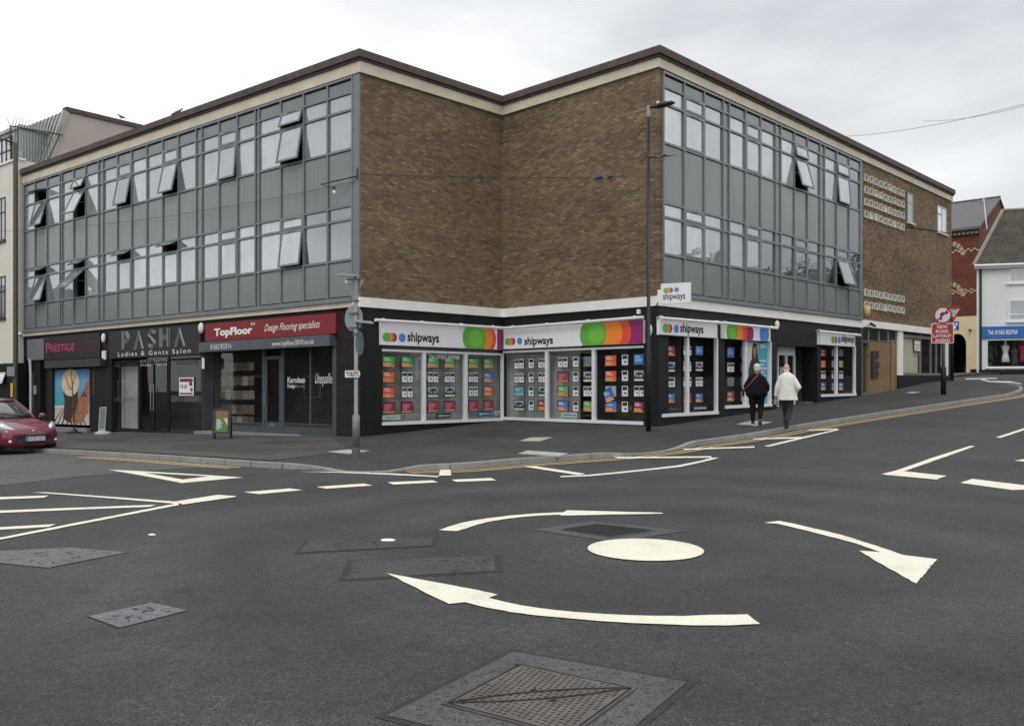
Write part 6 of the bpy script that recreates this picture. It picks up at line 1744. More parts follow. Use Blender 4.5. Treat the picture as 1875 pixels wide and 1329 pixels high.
def head(mb, f, c, s=1.0, tilt=0.):
    cx, cy, cz = c
    q = lambda x, y, z: f(cx + x * s, cy + y * s + z * tilt, cz + z * s)
    prof = [(-.125, .045, .052, .03), (-.10, .055, .066, .025), (-.06, .064, .083, .012), (-.02, .072, .092, .004), (.03, .076, .096, -.004), (.07, .07, .09, -.008), (.10, .05, .068, -.01), (.118, .02, .03, -.01)]
    mb.loft([[q(rx * math.cos(a * math.pi / 9), cyy + ry * math.sin(a * math.pi / 9), z) for a in range(18)] for z, rx, ry, cyy in prof])
    mb.loft([[q(.013 * w * math.cos(a * 1.047), y + .01 * w * math.sin(a * 1.047), z) for a in range(6)] for z, y, w in ((.015, .088, .7), (-.015, .102, 1.0), (-.032, .106, 1.2), (-.04, .094, .9))])
    for sx in (1, -1):
        mb.loft([[q(sx * (.074 + .006 * k), -.005 + .017 * w * math.cos(a * .785), -.01 + .032 * w * math.sin(a * .785)) for a in range(8)] for k, w in ((0, 1), (1, 1.05), (2.4, .9))])
        mb.ball(q(sx * .03, .078, .012), .014, 8, 6)
    mb.ball(q(0, .078, -.062), (.022, .012, .01), 8, 5)
def person_frame(base, fwd):
    fw = Vector((*fwd, 0)).normalized(); rt = Vector((fw.y, -fw.x, 0)); b = Vector(base)
    def f(x, y, z): return tuple(b + rt * x + fw * y + Vector((0, 0, z)))
    return f
def shoe(mb, f, heel, toe, up, w=.045):
    """foot from heel to toe; up = direction from sole to ankle"""
    heel, toe, up = Vector(heel), Vector(toe), Vector(up).normalized(); d = toe - heel
    side = d.cross(up).normalized()
    mb.loft([[f(*(heel + d * t_ + side * w * sw * math.cos(a * .628) + up * (hh * (.5 + .5 * math.sin(a * .628))))) for a in range(10)] for t_, sw, hh in ((-.04, .6, .07), (.08, .85, .095), (.3, .9, .1), (.55, 1.0, .075), (.8, 1.0, .055), (.98, .7, .04), (1.04, .3, .025))])
def sole(mb, f, heel, toe, up, w=.048):
    heel, toe, up = Vector(heel), Vector(toe), Vector(up).normalized(); d = toe - heel; side = d.cross(up).normalized()
    mb.loft([[f(*(heel + d * t_ + side * w * sw * x + up * y)) for x, y in ((-1, -.012), (1, -.012), (1, .014), (-1, .014))] for t_, sw in ((-.06, .6), (.08, .9), (.3, .85), (.6, 1.03), (.85, .95), (1.05, .45))])
# woman in black
p = at(1385.5, 779, .12); dirD = (WD.u.x, WD.u.y)
hgt = (at_depth(1385, 666.5, p.y).z - p.z)
S = hgt / 1.665
f0 = person_frame(p, (.35, .94)); fw = lambda x, y, z: f0(x * S, y * S, z * S)
wm = thing('person', p, 'walker with short white hair in a loose black top and black leggings, seen from behind', 'person')
mb = MB(); head(mb, fw, (.01, .03, 1.545), 1.0, -.1)
limb(mb, [fw(0, -.02, 1.30), fw(0, .0, 1.40), fw(.005, .015, 1.46)], [.08, .058, .052])
tors(mb, [(.86, 0, 0, .2, .14), (.98, 0, 0, .23, .16), (1.15, 0, 0, .2, .14), (1.3, 0, -.01, .18, .11), (1.38, 0, -.01, .1, .07)], fw)
AR = [(1, [(.14, -.01, 1.28), (.27, -.03, 1.06), (.25, .20, .97)]), (-1, [(-.14, -.01, 1.28), (-.27, -.04, 1.06), (-.26, .16, .93)])]
for s_, A3 in AR:
    limb(mb, [fw(*q) for q in A3], [.05, .042, .028]); hand(mb, fw, A3[-1], (Vector(A3[-1]) - Vector(A3[1])), 1, s_)
LG1 = [(-.10, .0, .88), (-.105, .04, .47), (-.10, .03, .08)]; LG2 = [(.10, 0, .88), (.105, .03, .48), (.10, -.20, .16)]
for L_ in (LG1, LG2): limb(mb, [fw(*q) for q in L_], [.11, .065, .038])
remeshed('body', mb, M_skin, wm, .008, 3)
mb = MB()
prof = [(-.085, .07, .07, -.03), (-.05, .085, .095, -.022), (0, .093, .104, -.018), (.05, .094, .105, -.016), (.09, .082, .094, -.014), (.118, .055, .066, -.012), (.133, .02, .025, -.01)]
mb.loft([[fw(.01 + rx * math.cos(a * math.pi / 9), .03 + cyy + (ry * math.sin(a * math.pi / 9) if math.sin(a * math.pi / 9) < .3 or z > .05 else ry * .3) - z * .1, 1.55 + z) for a in range(18)] for z, rx, ry, cyy in prof])
remeshed('hair', mb, M_hairw, wm, .009, 3)
M_top = mat('black knit', (.009, .009, .011), .95, var=.2, vs=20, spec=.15)
mb = MB()
tors(mb, [(.80, 0, 0, .285, .215), (.84, 0, -.01, .29, .22), (.95, 0, -.01, .285, .22), (1.1, 0, -.01, .265, .20), (1.22, 0, -.01, .24, .175), (1.30, 0, -.01, .21, .15), (1.36, 0, .0, .15, .115), (1.395, 0, .0, .10, .09), (1.42, 0, .01, .07, .07)], fw)
for s_, A3 in AR: limb(mb, [fw(*q) for q in A3[:2]] + [fw(*(Vector(A3[1]).lerp(Vector(A3[2]), .95)))], [.092, .085, .075])
remeshed('top', mb, M_top, wm, .014, 5)
mb = MB(); tors(mb, [(.76, 0, 0, .235, .18), (.83, 0, 0, .25, .19), (.95, 0, 0, .24, .18)], fw)
for L_ in (LG1, LG2): limb(mb, [fw(*q) for q in (L_[0], tuple(Vector(L_[0]).lerp(Vector(L_[1]), .5)), L_[1], tuple(Vector(L_[1]).lerp(Vector(L_[2]), .4)), L_[2])], [.135, .115, .082, .075, .05])
remeshed('leggings', mb, mat('black leggings', (.008, .008, .009), .9, spec=.2), wm, .014, 4)
sh1 = ((-.10, -.03, .02), (-.11, .19, .015), (0, 0, 1)); sh2 = ((.10, -.26, .15), (.10, -.10, .02), (.0, .6, .6))
for q in (sh1, sh2):
    mb = MB(); shoe(mb, fw, *q); so = mb.build('shoe', M_pblack, wm, smooth=True)
    mb = MB(); sole(mb, fw, *q); mb.build('sole', M_wht if q is sh1 else smat('sole grey', 120, 116, 108), so)
bg_ = thing('shoulder_bag', fw(-.2, .1, 1.0), 'dark red shoulder bag and thin strap worn by the black dressed walker', 'bag')
mb = MB(); mb.tube([fw(.06, -.10, 1.40), fw(0, -.165, 1.32), fw(-.10, -.19, 1.2), fw(-.22, -.18, 1.06), fw(-.33, -.08, .96)], .009, 6); mb.build('strap', smat('strap pink', 176, 92, 84), bg_)
mb = MB(); mb.loft([[fw(-.355 + .035 * math.cos(a * .785) * w_, .02 + .13 * math.sin(a * .785) * w_, z) for a in range(8)] for z, w_ in ((.79, .7), (.82, 1), (.94, 1), (.99, .75))]); mb.build('pouch', smat('bag wine', 70, 22, 32, rough=.5), bg_, smooth=True)
# man in cream jacket
p = at(1441, 783.5, .12)
hgt = (at_depth(1441, 666.5, p.y).z - p.z); S2 = hgt / 1.70
f1 = person_frame(p, (.42, .91)); fm = lambda x, y, z: f1(x * S2, y * S2, z * S2)
mn = thing('person', p, 'balding walker in a long cream jacket and navy trousers, in mid stride', 'person')
mb = MB(); head(mb, fm, (-.03, .13, 1.585), 1.0, .15)
limb(mb, [fm(0, .0, 1.36), fm(-.01, .05, 1.46), fm(-.02, .10, 1.52)], [.08, .06, .055])
tors(mb, [(.86, 0, 0, .17, .12), (.98, 0, 0, .17, .12), (1.15, 0, .01, .17, .12), (1.36, 0, .02, .18, .11), (1.44, 0, .03, .1, .07)], fm)
AM = [(1, [(.15, .0, 1.33), (.31, -.06, 1.08), (.22, .15, .98)]), (-1, [(-.15, .01, 1.33), (-.25, .0, 1.09), (-.29, .05, .86)])]
for s_, A3 in AM:
    limb(mb, [fm(*q) for q in A3], [.05, .043, .028]); hand(mb, fm, A3[-1], (Vector(A3[-1]) - Vector(A3[1])), 1.6, s_)
LM1 = [(-.08, .02, .86), (-.05, .14, .46), (-.03, .10, .09)]; LM2 = [(.09, .0, .86), (.07, .0, .46), (.03, -.26, .20)]
for L_ in (LM1, LM2): limb(mb, [fm(*q) for q in L_], [.09, .06, .038])
remeshed('body', mb, smat('skin pink', 206, 152, 138, rough=.55, var=.05, vs=12), mn, .008, 3)
mb = MB()
for sx in (1, -1):
    mb.loft([[fm(-.03 + sx * (.066 + .014 * math.cos(a * .785)), .115 + y + .022 * math.sin(a * .785), z) for a in range(8)] for z, y in ((1.525, -.01), (1.56, -.005), (1.60, -.002), (1.625, .0))])
mb.loft([[fm(-.03 + .06 * math.cos(a * .785), .055 + .018 * math.sin(a * .785), z) for a in range(8)] for z in (1.50, 1.53, 1.56)])
remeshed('hair', mb, M_hairw, mn, .008, 3)
M_jac = smat('jacket cream', 216, 216, 208, rough=.85, var=.10, vs=5, bump=.35, bs=18)
mb = MB()
tors(mb, [(.74, .03, -.03, .262, .18), (.80, .025, -.02, .252, .175), (.95, .02, -.01, .215, .165), (1.1, .01, .0, .205, .155), (1.25, 0, .01, .21, .15), (1.34, 0, .02, .205, .14), (1.41, -.005, .035, .165, .12), (1.455, -.008, .045, .11, .09), (1.49, -.01, .06, .075, .075)], fm)
for s_, A3 in AM: limb(mb, [fm(*q) for q in A3[:2]] + [fm(*(Vector(A3[1]).lerp(Vector(A3[2]), .93)))], [.082, .068, .055])
remeshed('jacket', mb, M_jac, mn, .012, 4)
mb = MB(); tors(mb, [(.76, 0, 0, .16, .13), (.86, 0, 0, .175, .14), (.96, 0, 0, .17, .13)], fm)
for L_ in (LM1, LM2): limb(mb, [fm(*q) for q in (L_[0], tuple(Vector(L_[0]).lerp(Vector(L_[1]), .5)), L_[1], tuple(Vector(L_[1]).lerp(Vector(L_[2]), .5)), L_[2])], [.105, .095, .082, .072, .062])
remeshed('trousers', mb, smat('denim navy', 38, 42, 56, rough=.9, var=.2, vs=14), mn, .012, 4)
m1 = ((-.03, .05, .02), (-.03, .28, .015), (0, 0, 1)); m2 = ((.02, -.30, .24), (.02, -.22, .01), (0, .95, .25))
for q in (m1, m2):
    mb = MB(); shoe(mb, fm, *q, w=.05); so = mb.build('shoe', smat('shoe taupe', 128, 118, 104, rough=.7), mn, smooth=True)
    mb = MB(); sole(mb, fm, *q, w=.052); mb.build('sole', smat('sole dark', 48, 46, 44, rough=.8), so)
cb = thing('carrier_bag', fm(-.29, .08, .7), 'small crumpled grey bag held low in the left hand of the jacketed walker', 'bag')
mb = MB(); rnd = random.Random(2)
mb.loft([[fm(-.29 + (.06 * w_ + rnd.uniform(-.012, .012)) * math.cos(a * .628), .09 + .05 * w_ * math.sin(a * .628), z) for a in range(10)] for z, w_ in ((.60, .6), (.64, 1), (.72, .9), (.78, .4), (.81, .25))]); mb.build('sack', smat('bag grey', 150, 150, 142, rough=.5), cb, smooth=True)
mb = MB(); mb.tube([fm(-.29, .09, .80), fm(-.30, .12, .74), fm(-.27, .05, .70)], .016, 6); mb.build('handle', M_pblack, cb)
# ------------------------------------------------------------------ cream rendered building, far left
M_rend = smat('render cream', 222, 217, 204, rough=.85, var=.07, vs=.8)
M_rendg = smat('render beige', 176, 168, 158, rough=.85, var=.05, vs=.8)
M_wframe = smat('window frame dark', 48, 44, 42, rough=.5)
M_zinc = smat('zinc seam', 158, 166, 164, rough=.45, metal=.3, var=.1)
WR = Wall(WA.o + WA.u * 22.47 + WA.n * .22, WA.u, WA.n, -1, -.0048)
t = thing('rendered_building', WR.fr(0, 0, -1), 'cream rendered building with dark base and seamed roof at the left edge', 'building')
def rb(name, m, *bx, parent=t):
    mb = MB()
    for b in bx: wbox(mb, WR, *b)
    return mb.build(name, m, parent)
ztop = WR.z(30, 294); zbase = WR.z(20, 665)
rb('wall', M_rend, (0, 14, -9, 0, zbase, ztop)); rb('base_wall', M_blk, (0, 14, -8.9, .03, -1.6, zbase))
rb('parapet_coping', M_white, (-.05, 14, -.3, .08, ztop, ztop + .09))
for (ya, yb, lab) in ((362, 441, 0), (506, 583, 1)):
    t0 = WR.t(10.5); z0, z1 = WR.z(5, yb), WR.z(5, ya); t1 = t0 + 1.5
    mb = MB(); bars(mb, WR, t0, t1, z0, z1, -.05, .03, .07, [t0 + .45, t0 + 1.0]); wbox(mb, WR, t0, t1, -.04, .028, z1 - .75, z1 - .68); w = mb.build('window', M_wframe, t)
    mb = MB(); mb.add([WR.fr(a, .01, z) for a, z in ((t0 + .05, z0 + .05), (t1 - .05, z0 + .05), (t1 - .05, z1 - .05), (t0 + .05, z1 - .05))], [(0, 1, 2, 3)]); mb.build('pane', M_pane, w)
    mb = MB(); wbox(mb, WR, t0 - .05, t1 + .05, .0, .1, z0 - .08, z0 - .002); mb.build('sill', M_wframe, w)
# roof storey: side wall with sloping front edge, seamed mansard
WS = Wall(WA.o + WA.u * 22.5, -WA.n, WA.u * -1)     # runs back from the street, faces right
side = [(1.25, 11.6), (1.25, 12.24), (2.04, 14.72), (9.5, 14.85), (9.5, 11.6)]
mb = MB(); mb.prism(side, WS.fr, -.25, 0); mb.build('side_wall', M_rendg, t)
mb = MB()
for a, b_ in ((side[2], side[3]),): mb.prism([(a[0] - .1, a[1]), (b_[0], b_[1]), (b_[0], b_[1] + .22), (a[0] - .12, a[1] + .22)], WS.fr, -.35, .08)
mb.build('roof_coping', M_cope, t)
mb = MB(); mb.prism([(.98, 12.0), (1.25, 12.0), (2.07, 14.75), (1.80, 14.75)], WS.fr, -.2, .06); mb.build('verge_strip', smat('verge grey', 160, 160, 152, rough=.7), t)
mb = MB(); mb.prism([(1.0, 11.9), (1.9, 14.75), (9, 14.75), (9, 11.9)], WS.fr, -14, -.26); ms_ = mb.build('mansard_roof', M_zinc, t)
mb = MB()
for k in range(34):
    o = -.5 - k * .4
    mb.prism([(.97, 11.95), (1.86, 14.76), (1.92, 14.76), (1.03, 11.95)], WS.fr, o - .02, o + .02)
mb.build('seams', smat('seam dark', 110, 118, 118), ms_)
# dormer
mb = MB(); mb.prism([(.35, 11.9), (.35, 13.75), (1.6, 13.75), (1.6, 11.9)], WS.fr, -4.6, -1.15); dm = mb.build('dormer', M_zinc, t)
mb = MB(); mb.prism([(.25, 13.75), (.25, 13.9), (1.8, 13.95), (1.8, 13.75)], WS.fr, -4.8, -1.0); mb.build('dormer_cap', smat('zinc light', 176, 182, 180), dm)
mb = MB()
for k in range(3): mb.prism([(.33, 11.9), (.33, 13.7), (.37, 13.7), (.37, 11.9)], WS.fr, -1.3 - k * .18, -1.28 - k * .18)
mb.build('dormer_seams', smat('seam dark', 110, 118, 118), dm)
mb = MB()
for o0, o1 in ((-3.9, -3.82), (-3.05, -2.99), (-2.55, -2.49), (-2.06, -1.98), (-4.5, -4.44)): mb.prism([(.28, 12.2), (.28, 13.55), (.34, 13.55), (.34, 12.2)], WS.fr, o0, o1)
for z0, z1 in ((12.2, 12.28), (12.85, 12.91), (13.47, 13.55)): mb.prism([(.28, z0), (.28, z1), (.34, z1), (.34, z0)], WS.fr, -4.5, -2.0)
dw = mb.build('window', M_wframe, t)
mb = MB(); mb.add([WS.fr(.31, o, z) for o, z in ((-4.5, 12.2), (-2.0, 12.2), (-2.0, 13.5), (-4.5, 13.5))], [(0, 1, 2, 3)]); mb.build('pane', M_pane, dw)
# fan of anti-climb spikes
M_sp = mat('spike steel', (.05, .052, .052), .5, .4)
sp = thing('spike_guard', WS.fr(.5, .05, 12), 'fan shaped guard of thin steel spikes on the roof edge at far left', 'spike guard')
mb = MB()
mb.tube([WS.fr(-.57, .05, 13.42), WS.fr(1.75, .05, 13.55)], .028, 6); mb.tube([WS.fr(-.57, .05, 13.42), WS.fr(-.57, .05, 12.5)], .028, 6); mb.tube([WS.fr(1.62, .05, 13.55), WS.fr(1.02, .05, 12.1)], .03, 6)
mb.build('rail', M_sp, sp)
for k in range(17):
    a = -.5 + k * .128; mb = MB()
    lo = 12.0 if k > 3 else 12.4
    if a > 1.0: lo = 12.1 + (a - 1.02) * 2.4
    mb.tube([WS.fr(a, .05, lo), WS.fr(a, .05, 13.46), WS.fr(a + .03, .32, 13.86)], [.013, .013, .006], 5); mb.build('spike', M_sp, sp)
for k in range(9):
    mb = MB(); z = 12.55 + k * .1; mb.tube([WS.fr(-.57, .05, z), WS.fr(-.85, .2, z - .02)], [.012, .006], 5); mb.build('spike', M_sp, sp)
mb = MB(); mb.tube([WS.fr(-.57, .05, 13.4), WS.fr(-.8, .2, 13.75)], [.014, .007], 5); mb.build('spike', M_sp, sp)
# lamp column in front of it
q = WR.fr(WR.t(28.5, .35), .35, 0); gz_ = g(q[0], q[1]) + .12
t = thing('lamp_post', (q[0], q[1], gz_), 'slim dark olive lamp column before the cream building at far left', 'lamp post')
yq = q[1]; zt = at_depth(28, 262, yq).z
mb = MB(); mb.tube([(q[0], q[1], gz_ - .1), (q[0], q[1], gz_ + 1.4), (q[0], q[1], gz_ + 1.5), (q[0], q[1], zt)], [.13, .13, .105, .10], 12); mb.build('post', smat('post olive', 66, 64, 54, rough=.6), t, smooth=True)
a_ = at_depth(26, 262, yq); b_ = at_depth(-22, 247, yq - .3); mb = MB(); mb.tube([a_, b_], .04, 8); mb.build('arm', smat('post olive', 66, 64, 54), t, smooth=True)
mb = MB(); c_ = at_depth(-34, 244, yq - .4); mb.ball(c_, (.4, .16, .1)); mb.build('lantern', M_pblack, t, smooth=True)
q0_ = Vector((q[0], q[1] - .14, 0))
for py, h, w_, nm, m_, lab in ((678, .26, .17, 'small_sign', M_signback, 'small grey notice strapped to the olive lamp column'), (711, .38, .05, 'yellow_strip', smat('strip yellow', 222, 176, 60), 'narrow yellow strip on the olive lamp column')):
    z = at_depth(25, py, yq).z; mb = MB(); x_ = at_depth(23.5 if h < .3 else 25, py, yq).x; mb.box((x_ - w_, q0_.y - .02, z - h / 1), (x_ + w_, q0_.y, z + h / 1.6)); mb.build(nm, m_, label=lab, category='sign')
# open bright window low at the left edge
mb = MB(); t0 = WR.t(13); z0, z1 = WR.z(6, 702), WR.z(6, 682)
def tl(a, o, z): return WR.fr(a, .06 + (z1 - z) * .35 + o, z)
bars(mb, type('q', (), {'fr': staticmethod(tl)})(), t0, t0 + .9, z0, z1, -.02, .02, .06); w = mb.build('window', M_wht, bpy.data.objects['rendered_building'])
mb = MB(); mb.add([tl(a, .0, z) for a, z in ((t0, z0), (t0 + .9, z0), (t0 + .9, z1), (t0, z1))], [(0, 1, 2, 3)]); mb.build('pane', pane_mat('pane white', (.7, .7, .7), (.75, .75, .75), .3), w)

# ------------------------------------------------------------------ buildings up the right street
M_redb = brick('brick red', (.744, -.668), [srgb(92, 52, 42), srgb(110, 62, 50), srgb(118, 70, 58), srgb(100, 56, 46)], srgb(92, 70, 60), soot=.25)
M_slate = smat('slate', 96, 98, 100, rough=.7, var=.12, vs=3)
M_tile = None
def tile_mat(name, c1, c2, u):
    tt = NT(name)
    b = tt.n.new('ShaderNodeTexBrick'); tt.l.new(tt.comb(tt.dot((u[0], u[1], 0)), tt.dot((0, .3, 1))), b.inputs['Vector'])
    b.inputs['Scale'].default_value = 1; b.inputs['Brick Width'].default_value = .2; b.inputs['Row Height'].default_value = .11; b.inputs['Mortar Size'].default_value = .012
    b.inputs['Color1'].default_value = (*c1, 1); b.inputs['Color2'].default_value = (*c2, 1); b.inputs['Mortar'].default_value = (.03, .028, .025, 1)
    c = tt.mixc(1., b.outputs['Color'], tt.ramp(tt.noise(1.2, 4), [(.3, (.7, .7, .68)), (.7, (1.3, 1.28, 1.2))]), 'MULTIPLY')
    tt.l.new(c, tt.b.inputs['Base Color']); tt.b.inputs['Roughness'].default_value = .9
    tt.bump(tt.math('SUBTRACT', 1., b.outputs['Fac']), .8, .03)
    return tt.m
Cn = Vector((36.2, 66.0)); uL = Vector((-.744, .668))
WN = Wall(Cn, uL, (-.668, -.744), -1)
t = thing('red_brick_building', (Cn.x, Cn.y, 2.5), 'red brick gabled building with slate roof, cream lower wall and an arched passage', 'building')
ze = 13.9; zr = ze + 3.15; D2 = 12.5; LN = 16
zc = WN.z(1792, 578)      # brick / cream line
def wn(name, m, *bx):
    mb = MB()
    for b in bx: wbox(mb, WN, *b)
    return mb.build(name, m, t)
wn('brick_wall', M_redb, (0, LN, -D2, 0, zc, ze))
WG = Wall(Cn, -WN.n, Vector((.744, -.668)))
mb = MB(); mb.prism([(0, ze), (D2, ze), (D2 / 2, zr)], WG.fr, -.3, 0.002); gb = mb.build('gable', M_redb, t)
mb = MB(); mb.prism([(D2 / 2 - .3, ze + 1.0), (D2 / 2 + .3, ze + 1.0), (D2 / 2 + .3, ze + 1.7), (D2 / 2, ze + 2.0), (D2 / 2 - .3, ze + 1.7)], WG.fr, 0, .03); mb.build('gable_vent', M_blk, gb)
mb = MB(); mb.prism([(-.35, ze - .1), (D2 / 2, zr + .05), (D2 / 2, zr + .25), (-.35, ze + .1)], WG.fr, -LN, .12); mb.prism([(D2 / 2, zr + .05), (D2 + .35, ze - .1), (D2 + .35, ze + .1), (D2 / 2, zr + .25)], WG.fr, -LN, .12); rf = mb.build('roof', M_slate, t)
mb = MB(); mb.tube([WG.fr(D2 / 2, .12, zr + .27), WG.fr(D2 / 2, -LN, zr + .27)], .1, 6); mb.build('ridge_tiles', smat('ridge dark', 80, 74, 70), rf)
mb = MB(); wbox(mb, WN, -.05, LN, 0, .18, ze - .45, ze - .12); 
mb.build('eaves_course', smat('eaves dark', 58, 44, 40), t)
mb = MB()
for k in range(26): wbox(mb, WN, .1 + k * .3, .22 + k * .3, .18, .21, ze - .42, ze - .28)
mb.build('eaves_dentils', smat('dentil buff', 150, 130, 104), t)
M_band = smat('band buff', 196, 172, 132)
for zb_, rows in ((WN.z(1770, 457), 2), (WN.z(1770, 533.5), 3)):
    mb = MB(); wbox(mb, WN, 0, 5, 0, .012, zb_ - .2, zb_ + .22); bnd = mb.build('dark_band', smat('band dark', 70, 44, 38), t)
    mb = MB()
    for k in range(14):
        for j in range(rows):
            a = k * .44 + (.22 if j % 2 else 0); wbox(mb, WN, a, a + .22, .012, .02, zb_ - .16 + j * .13, zb_ - .06 + j * .13)
    mb.build('buff_bricks', M_band, bnd)
# cream lower storey with arched opening
ta, tb = WN.t(1769.5), WN.t(1736); zsp = WN.z(1762, 630); zcr = WN.z(1750, 611)
mb = MB()
zg_ = 2.0
wbox(mb, WN, 0, ta, -.5, .06, zg_, zc)
cxa, rxa = (ta + tb) / 2, (tb - ta) / 2
prev = None
N = 10
for k in range(N):
    a0, a1 = math.pi * (1 - k / N), math.pi * (1 - (k + 1) / N)
    x0_, x1_ = cxa + rxa * math.cos(a0), cxa + rxa * math.cos(a1)
    h0, h1 = zsp + (zcr - zsp) * math.sin(a0), zsp + (zcr - zsp) * math.sin(a1)
    mb.prism([(x0_, h0), (x1_, h1), (x1_, zc), (x0_, zc)], WN.fr, -.5, .06)
wbox(mb, WN, tb, LN, -.5, .06, zg_, zc)
mb.build('cream_wall', smat('render yellow cream', 226, 206, 168, rough=.85, var=.05), t)
mb = MB(); wbox(mb, WN, -.05, ta - .3, .06, .12, zg_, WN.z(1780, 676)); mb.build('plinth', M_blk, t)
mb = MB(); wbox(mb, WN, ta, ta + .1, -6, -.5, zg_, zc - .1); mb.build('passage_wall', smat('passage cream', 176, 160, 130), t)
mb = MB(); wbox(mb, WN, ta - 2, tb + 2, -6.1, -6, zg_, zc); wbox(mb, WN, ta, tb + 3, -6, -.5, zc - .6, zc - .1); wbox(mb, WN, ta - .1, tb - 1, -1.5, -.6, zg_, WN.z(1760, 669)); mb.build('passage_dark', M_dark, t)
mb = MB(); mb.tube([WN.fr(.6, .1, zc - 1.1), WN.fr(.6, .35, zc - 1.1)], .09, 8); mb.build('outside_lamp', M_iron, t)
# arched window heads at the hidden edge of the brick wall
for zz_, in ((WN.z(1748, 452),), (WN.z(1748, 527),)):
    mb = MB(); c0 = WN.t(1741); 
    for k in range(9):
        a = R(20 * k); a2 = R(20 * k + 15)
        mb.prism([(c0 + .75 * math.cos(a), zz_ - .8 + .9 * math.sin(a)), (c0 + 1.05 * math.cos(a), zz_ - .8 + 1.25 * math.sin(a)), (c0 + 1.05 * math.cos(a2), zz_ - .8 + 1.25 * math.sin(a2)), (c0 + .75 * math.cos(a2), zz_ - .8 + .9 * math.sin(a2))], WN.fr, 0, .03)
    mb.build('window_arch', smat('arch stone', 170, 156, 130), t)
# aerial mast
am = thing('aerial', WN.fr(0, .1, ze), 'white television aerial mast on the red brick gable', 'aerial')
b0 = at_depth(1807, 420, 66.5); b1 = at_depth(1801, 362, 66.5)
mb = MB(); mb.tube([b0, b1], .045, 6); mb.build('mast', M_wht, am)
mb = MB()
for dx in (-9, -4, 0, 4, 9): a_ = b1 + Vector((dx * .042, 0, -.35)); mb.tube([a_ - Vector((0, 0, .28)), a_ + Vector((0, 0, .28))], .018, 4)
mb.tube([b1 + Vector((-.42, 0, -.35)), b1 + Vector((.42, 0, -.35))], .02, 4); mb.build('rods', M_galv, am)
# white house
Hn = Vector((29.5, 54.0)); uH = Vector((.958, -.28)).normalized()
WH = Wall(Hn, uH, (-.62, -.785))
t = thing('white_house', (Hn.x, Hn.y, 2.4), 'white painted two storey shop house with a steep tiled roof', 'building')
WH.o = WH.o + WH.u * (WH.t(1792.5))
zg_ = 1.9; ze = WH.z(1790, 484.5); LH = 7.2; DH = 6.2
zbl = WH.z(1800, 677)
ts0, ts1 = WH.t(1806), LH - .4
zs0, zs1 = WH.z(1830, 673), WH.z(1830, 621)
mb = MB(); wbox(mb, WH, 0, LH, -DH, 0, zs1, ze); wbox(mb, WH, 0, ts0, -DH, 0, zbl, zs1); wbox(mb, WH, ts0, LH, -.3, 0, zbl, zs0); wbox(mb, WH, ts0, LH, -DH, -2.5, zbl, zs1)
mb.build('wall', smat('paint white', 226, 228, 226, rough=.7, var=.04, vs=1), t)
mb = MB(); wbox(mb, WH, -.02, LH, -DH, .04, zg_ - .5, zbl); mb.build('plinth', M_blk, t)
M_tile = tile_mat('clay tile', srgb(88, 84, 76), srgb(68, 65, 60), WH.u)
ry = 3.9; zr = 13.35
tr_ = .75
mb = MB()
e0, e1 = WH.fr(-.25, .35, ze - .1), WH.fr(LH + .3, .35, ze - .1); r0, r1 = WH.fr(tr_, -ry, zr), WH.fr(LH + .3, -ry, zr); k0, k1 = WH.fr(-.25, -2 * ry - .3, ze - .1), WH.fr(LH + .3, -2 * ry - .3, ze - .1)
mb.add([e0, e1, r1, r0, k0, k1], [(0, 1, 2, 3), (4, 3, 2, 5), (0, 3, 4), (1, 5, 2), (0, 4, 5, 1)])
rf = mb.build('roof', M_tile, t)
mb = MB(); mb.tube([e0, r0], .12, 6); mb.tube([r0, r1], .11, 6); mb.build('ridge_tiles', smat('ridge pale', 130, 122, 108), rf)
mb = MB(); mb.tube([WH.fr(-.2, .42, ze - .12), WH.fr(LH, .42, ze - .12)], .08, 8); wbox(mb, WH, -.2, LH, .0, .34, ze - .3, ze - .14); mb.build('gutter', M_wht, t)
mb = MB(); mb.tube([WH.fr(.12, .12, zg_ + .3), WH.fr(.12, .12, ze - .2)], .07, 8); mb.build('downpipe', M_pblack, t)
mb = MB(); wbox(mb, WH, -.12, .0, -.1, .05, zg_ + .6, ze - .3); mb.build('corner_strip', M_wht, t)
for (ya, yb) in ((486, 518), (548, 588)):
    a0 = WH.t(1846.5); z0, z1 = WH.z(1860, yb), WH.z(1860, ya)
    mb = MB(); bars(mb, WH, a0, a0 + 2.4, z0, z1, -.02, .06, .12, [a0 + 1.0] if ya < 500 else []); 
    if ya > 500: wbox(mb, WH, a0 + .1, a0 + 2.3, -.02, .06, z0 + .38, z0 + .46)
    wbox(mb, WH, a0 - .1, a0 + 2.5, 0, .14, z0 - .1, z0)
    w = mb.build('window', M_wht, t)
    mb = MB(); mb.add([WH.fr(a, .02, z) for a, z in ((a0, z0), (a0 + 2.4, z0), (a0 + 2.4, z1), (a0, z1))], [(0, 1, 2, 3)]); mb.build('pane', pane_mat('pane grey curtain', (.25, .26, .26), (.32, .33, .33), .25), w)
mb = MB(); bars(mb, WH, ts0, ts1, zs0, zs1, -.08, .03, .07, [ts0 + 4.2]); wbox(mb, WH, ts0 - .05, ts1, .0, .12, zs0 - .06, zs0); sw = mb.build('shop_window', M_wht, t)
mb = MB(); mb.add([WH.fr(a, -.02, z) for a, z in ((ts0, zs0), (ts1, zs0), (ts1, zs1), (ts0, zs1))], [(0, 1, 2, 3)]); mb.build('pane', M_glass, sw)
mb = MB(); wbox(mb, WH, ts0, LH, -2.5, -2.45, zbl, zs1); wbox(mb, WH, ts0 - .05, ts0, -2.5, -.3, zbl, zs1); mb.build('inner_lining', M_dark, t)
mb = MB()
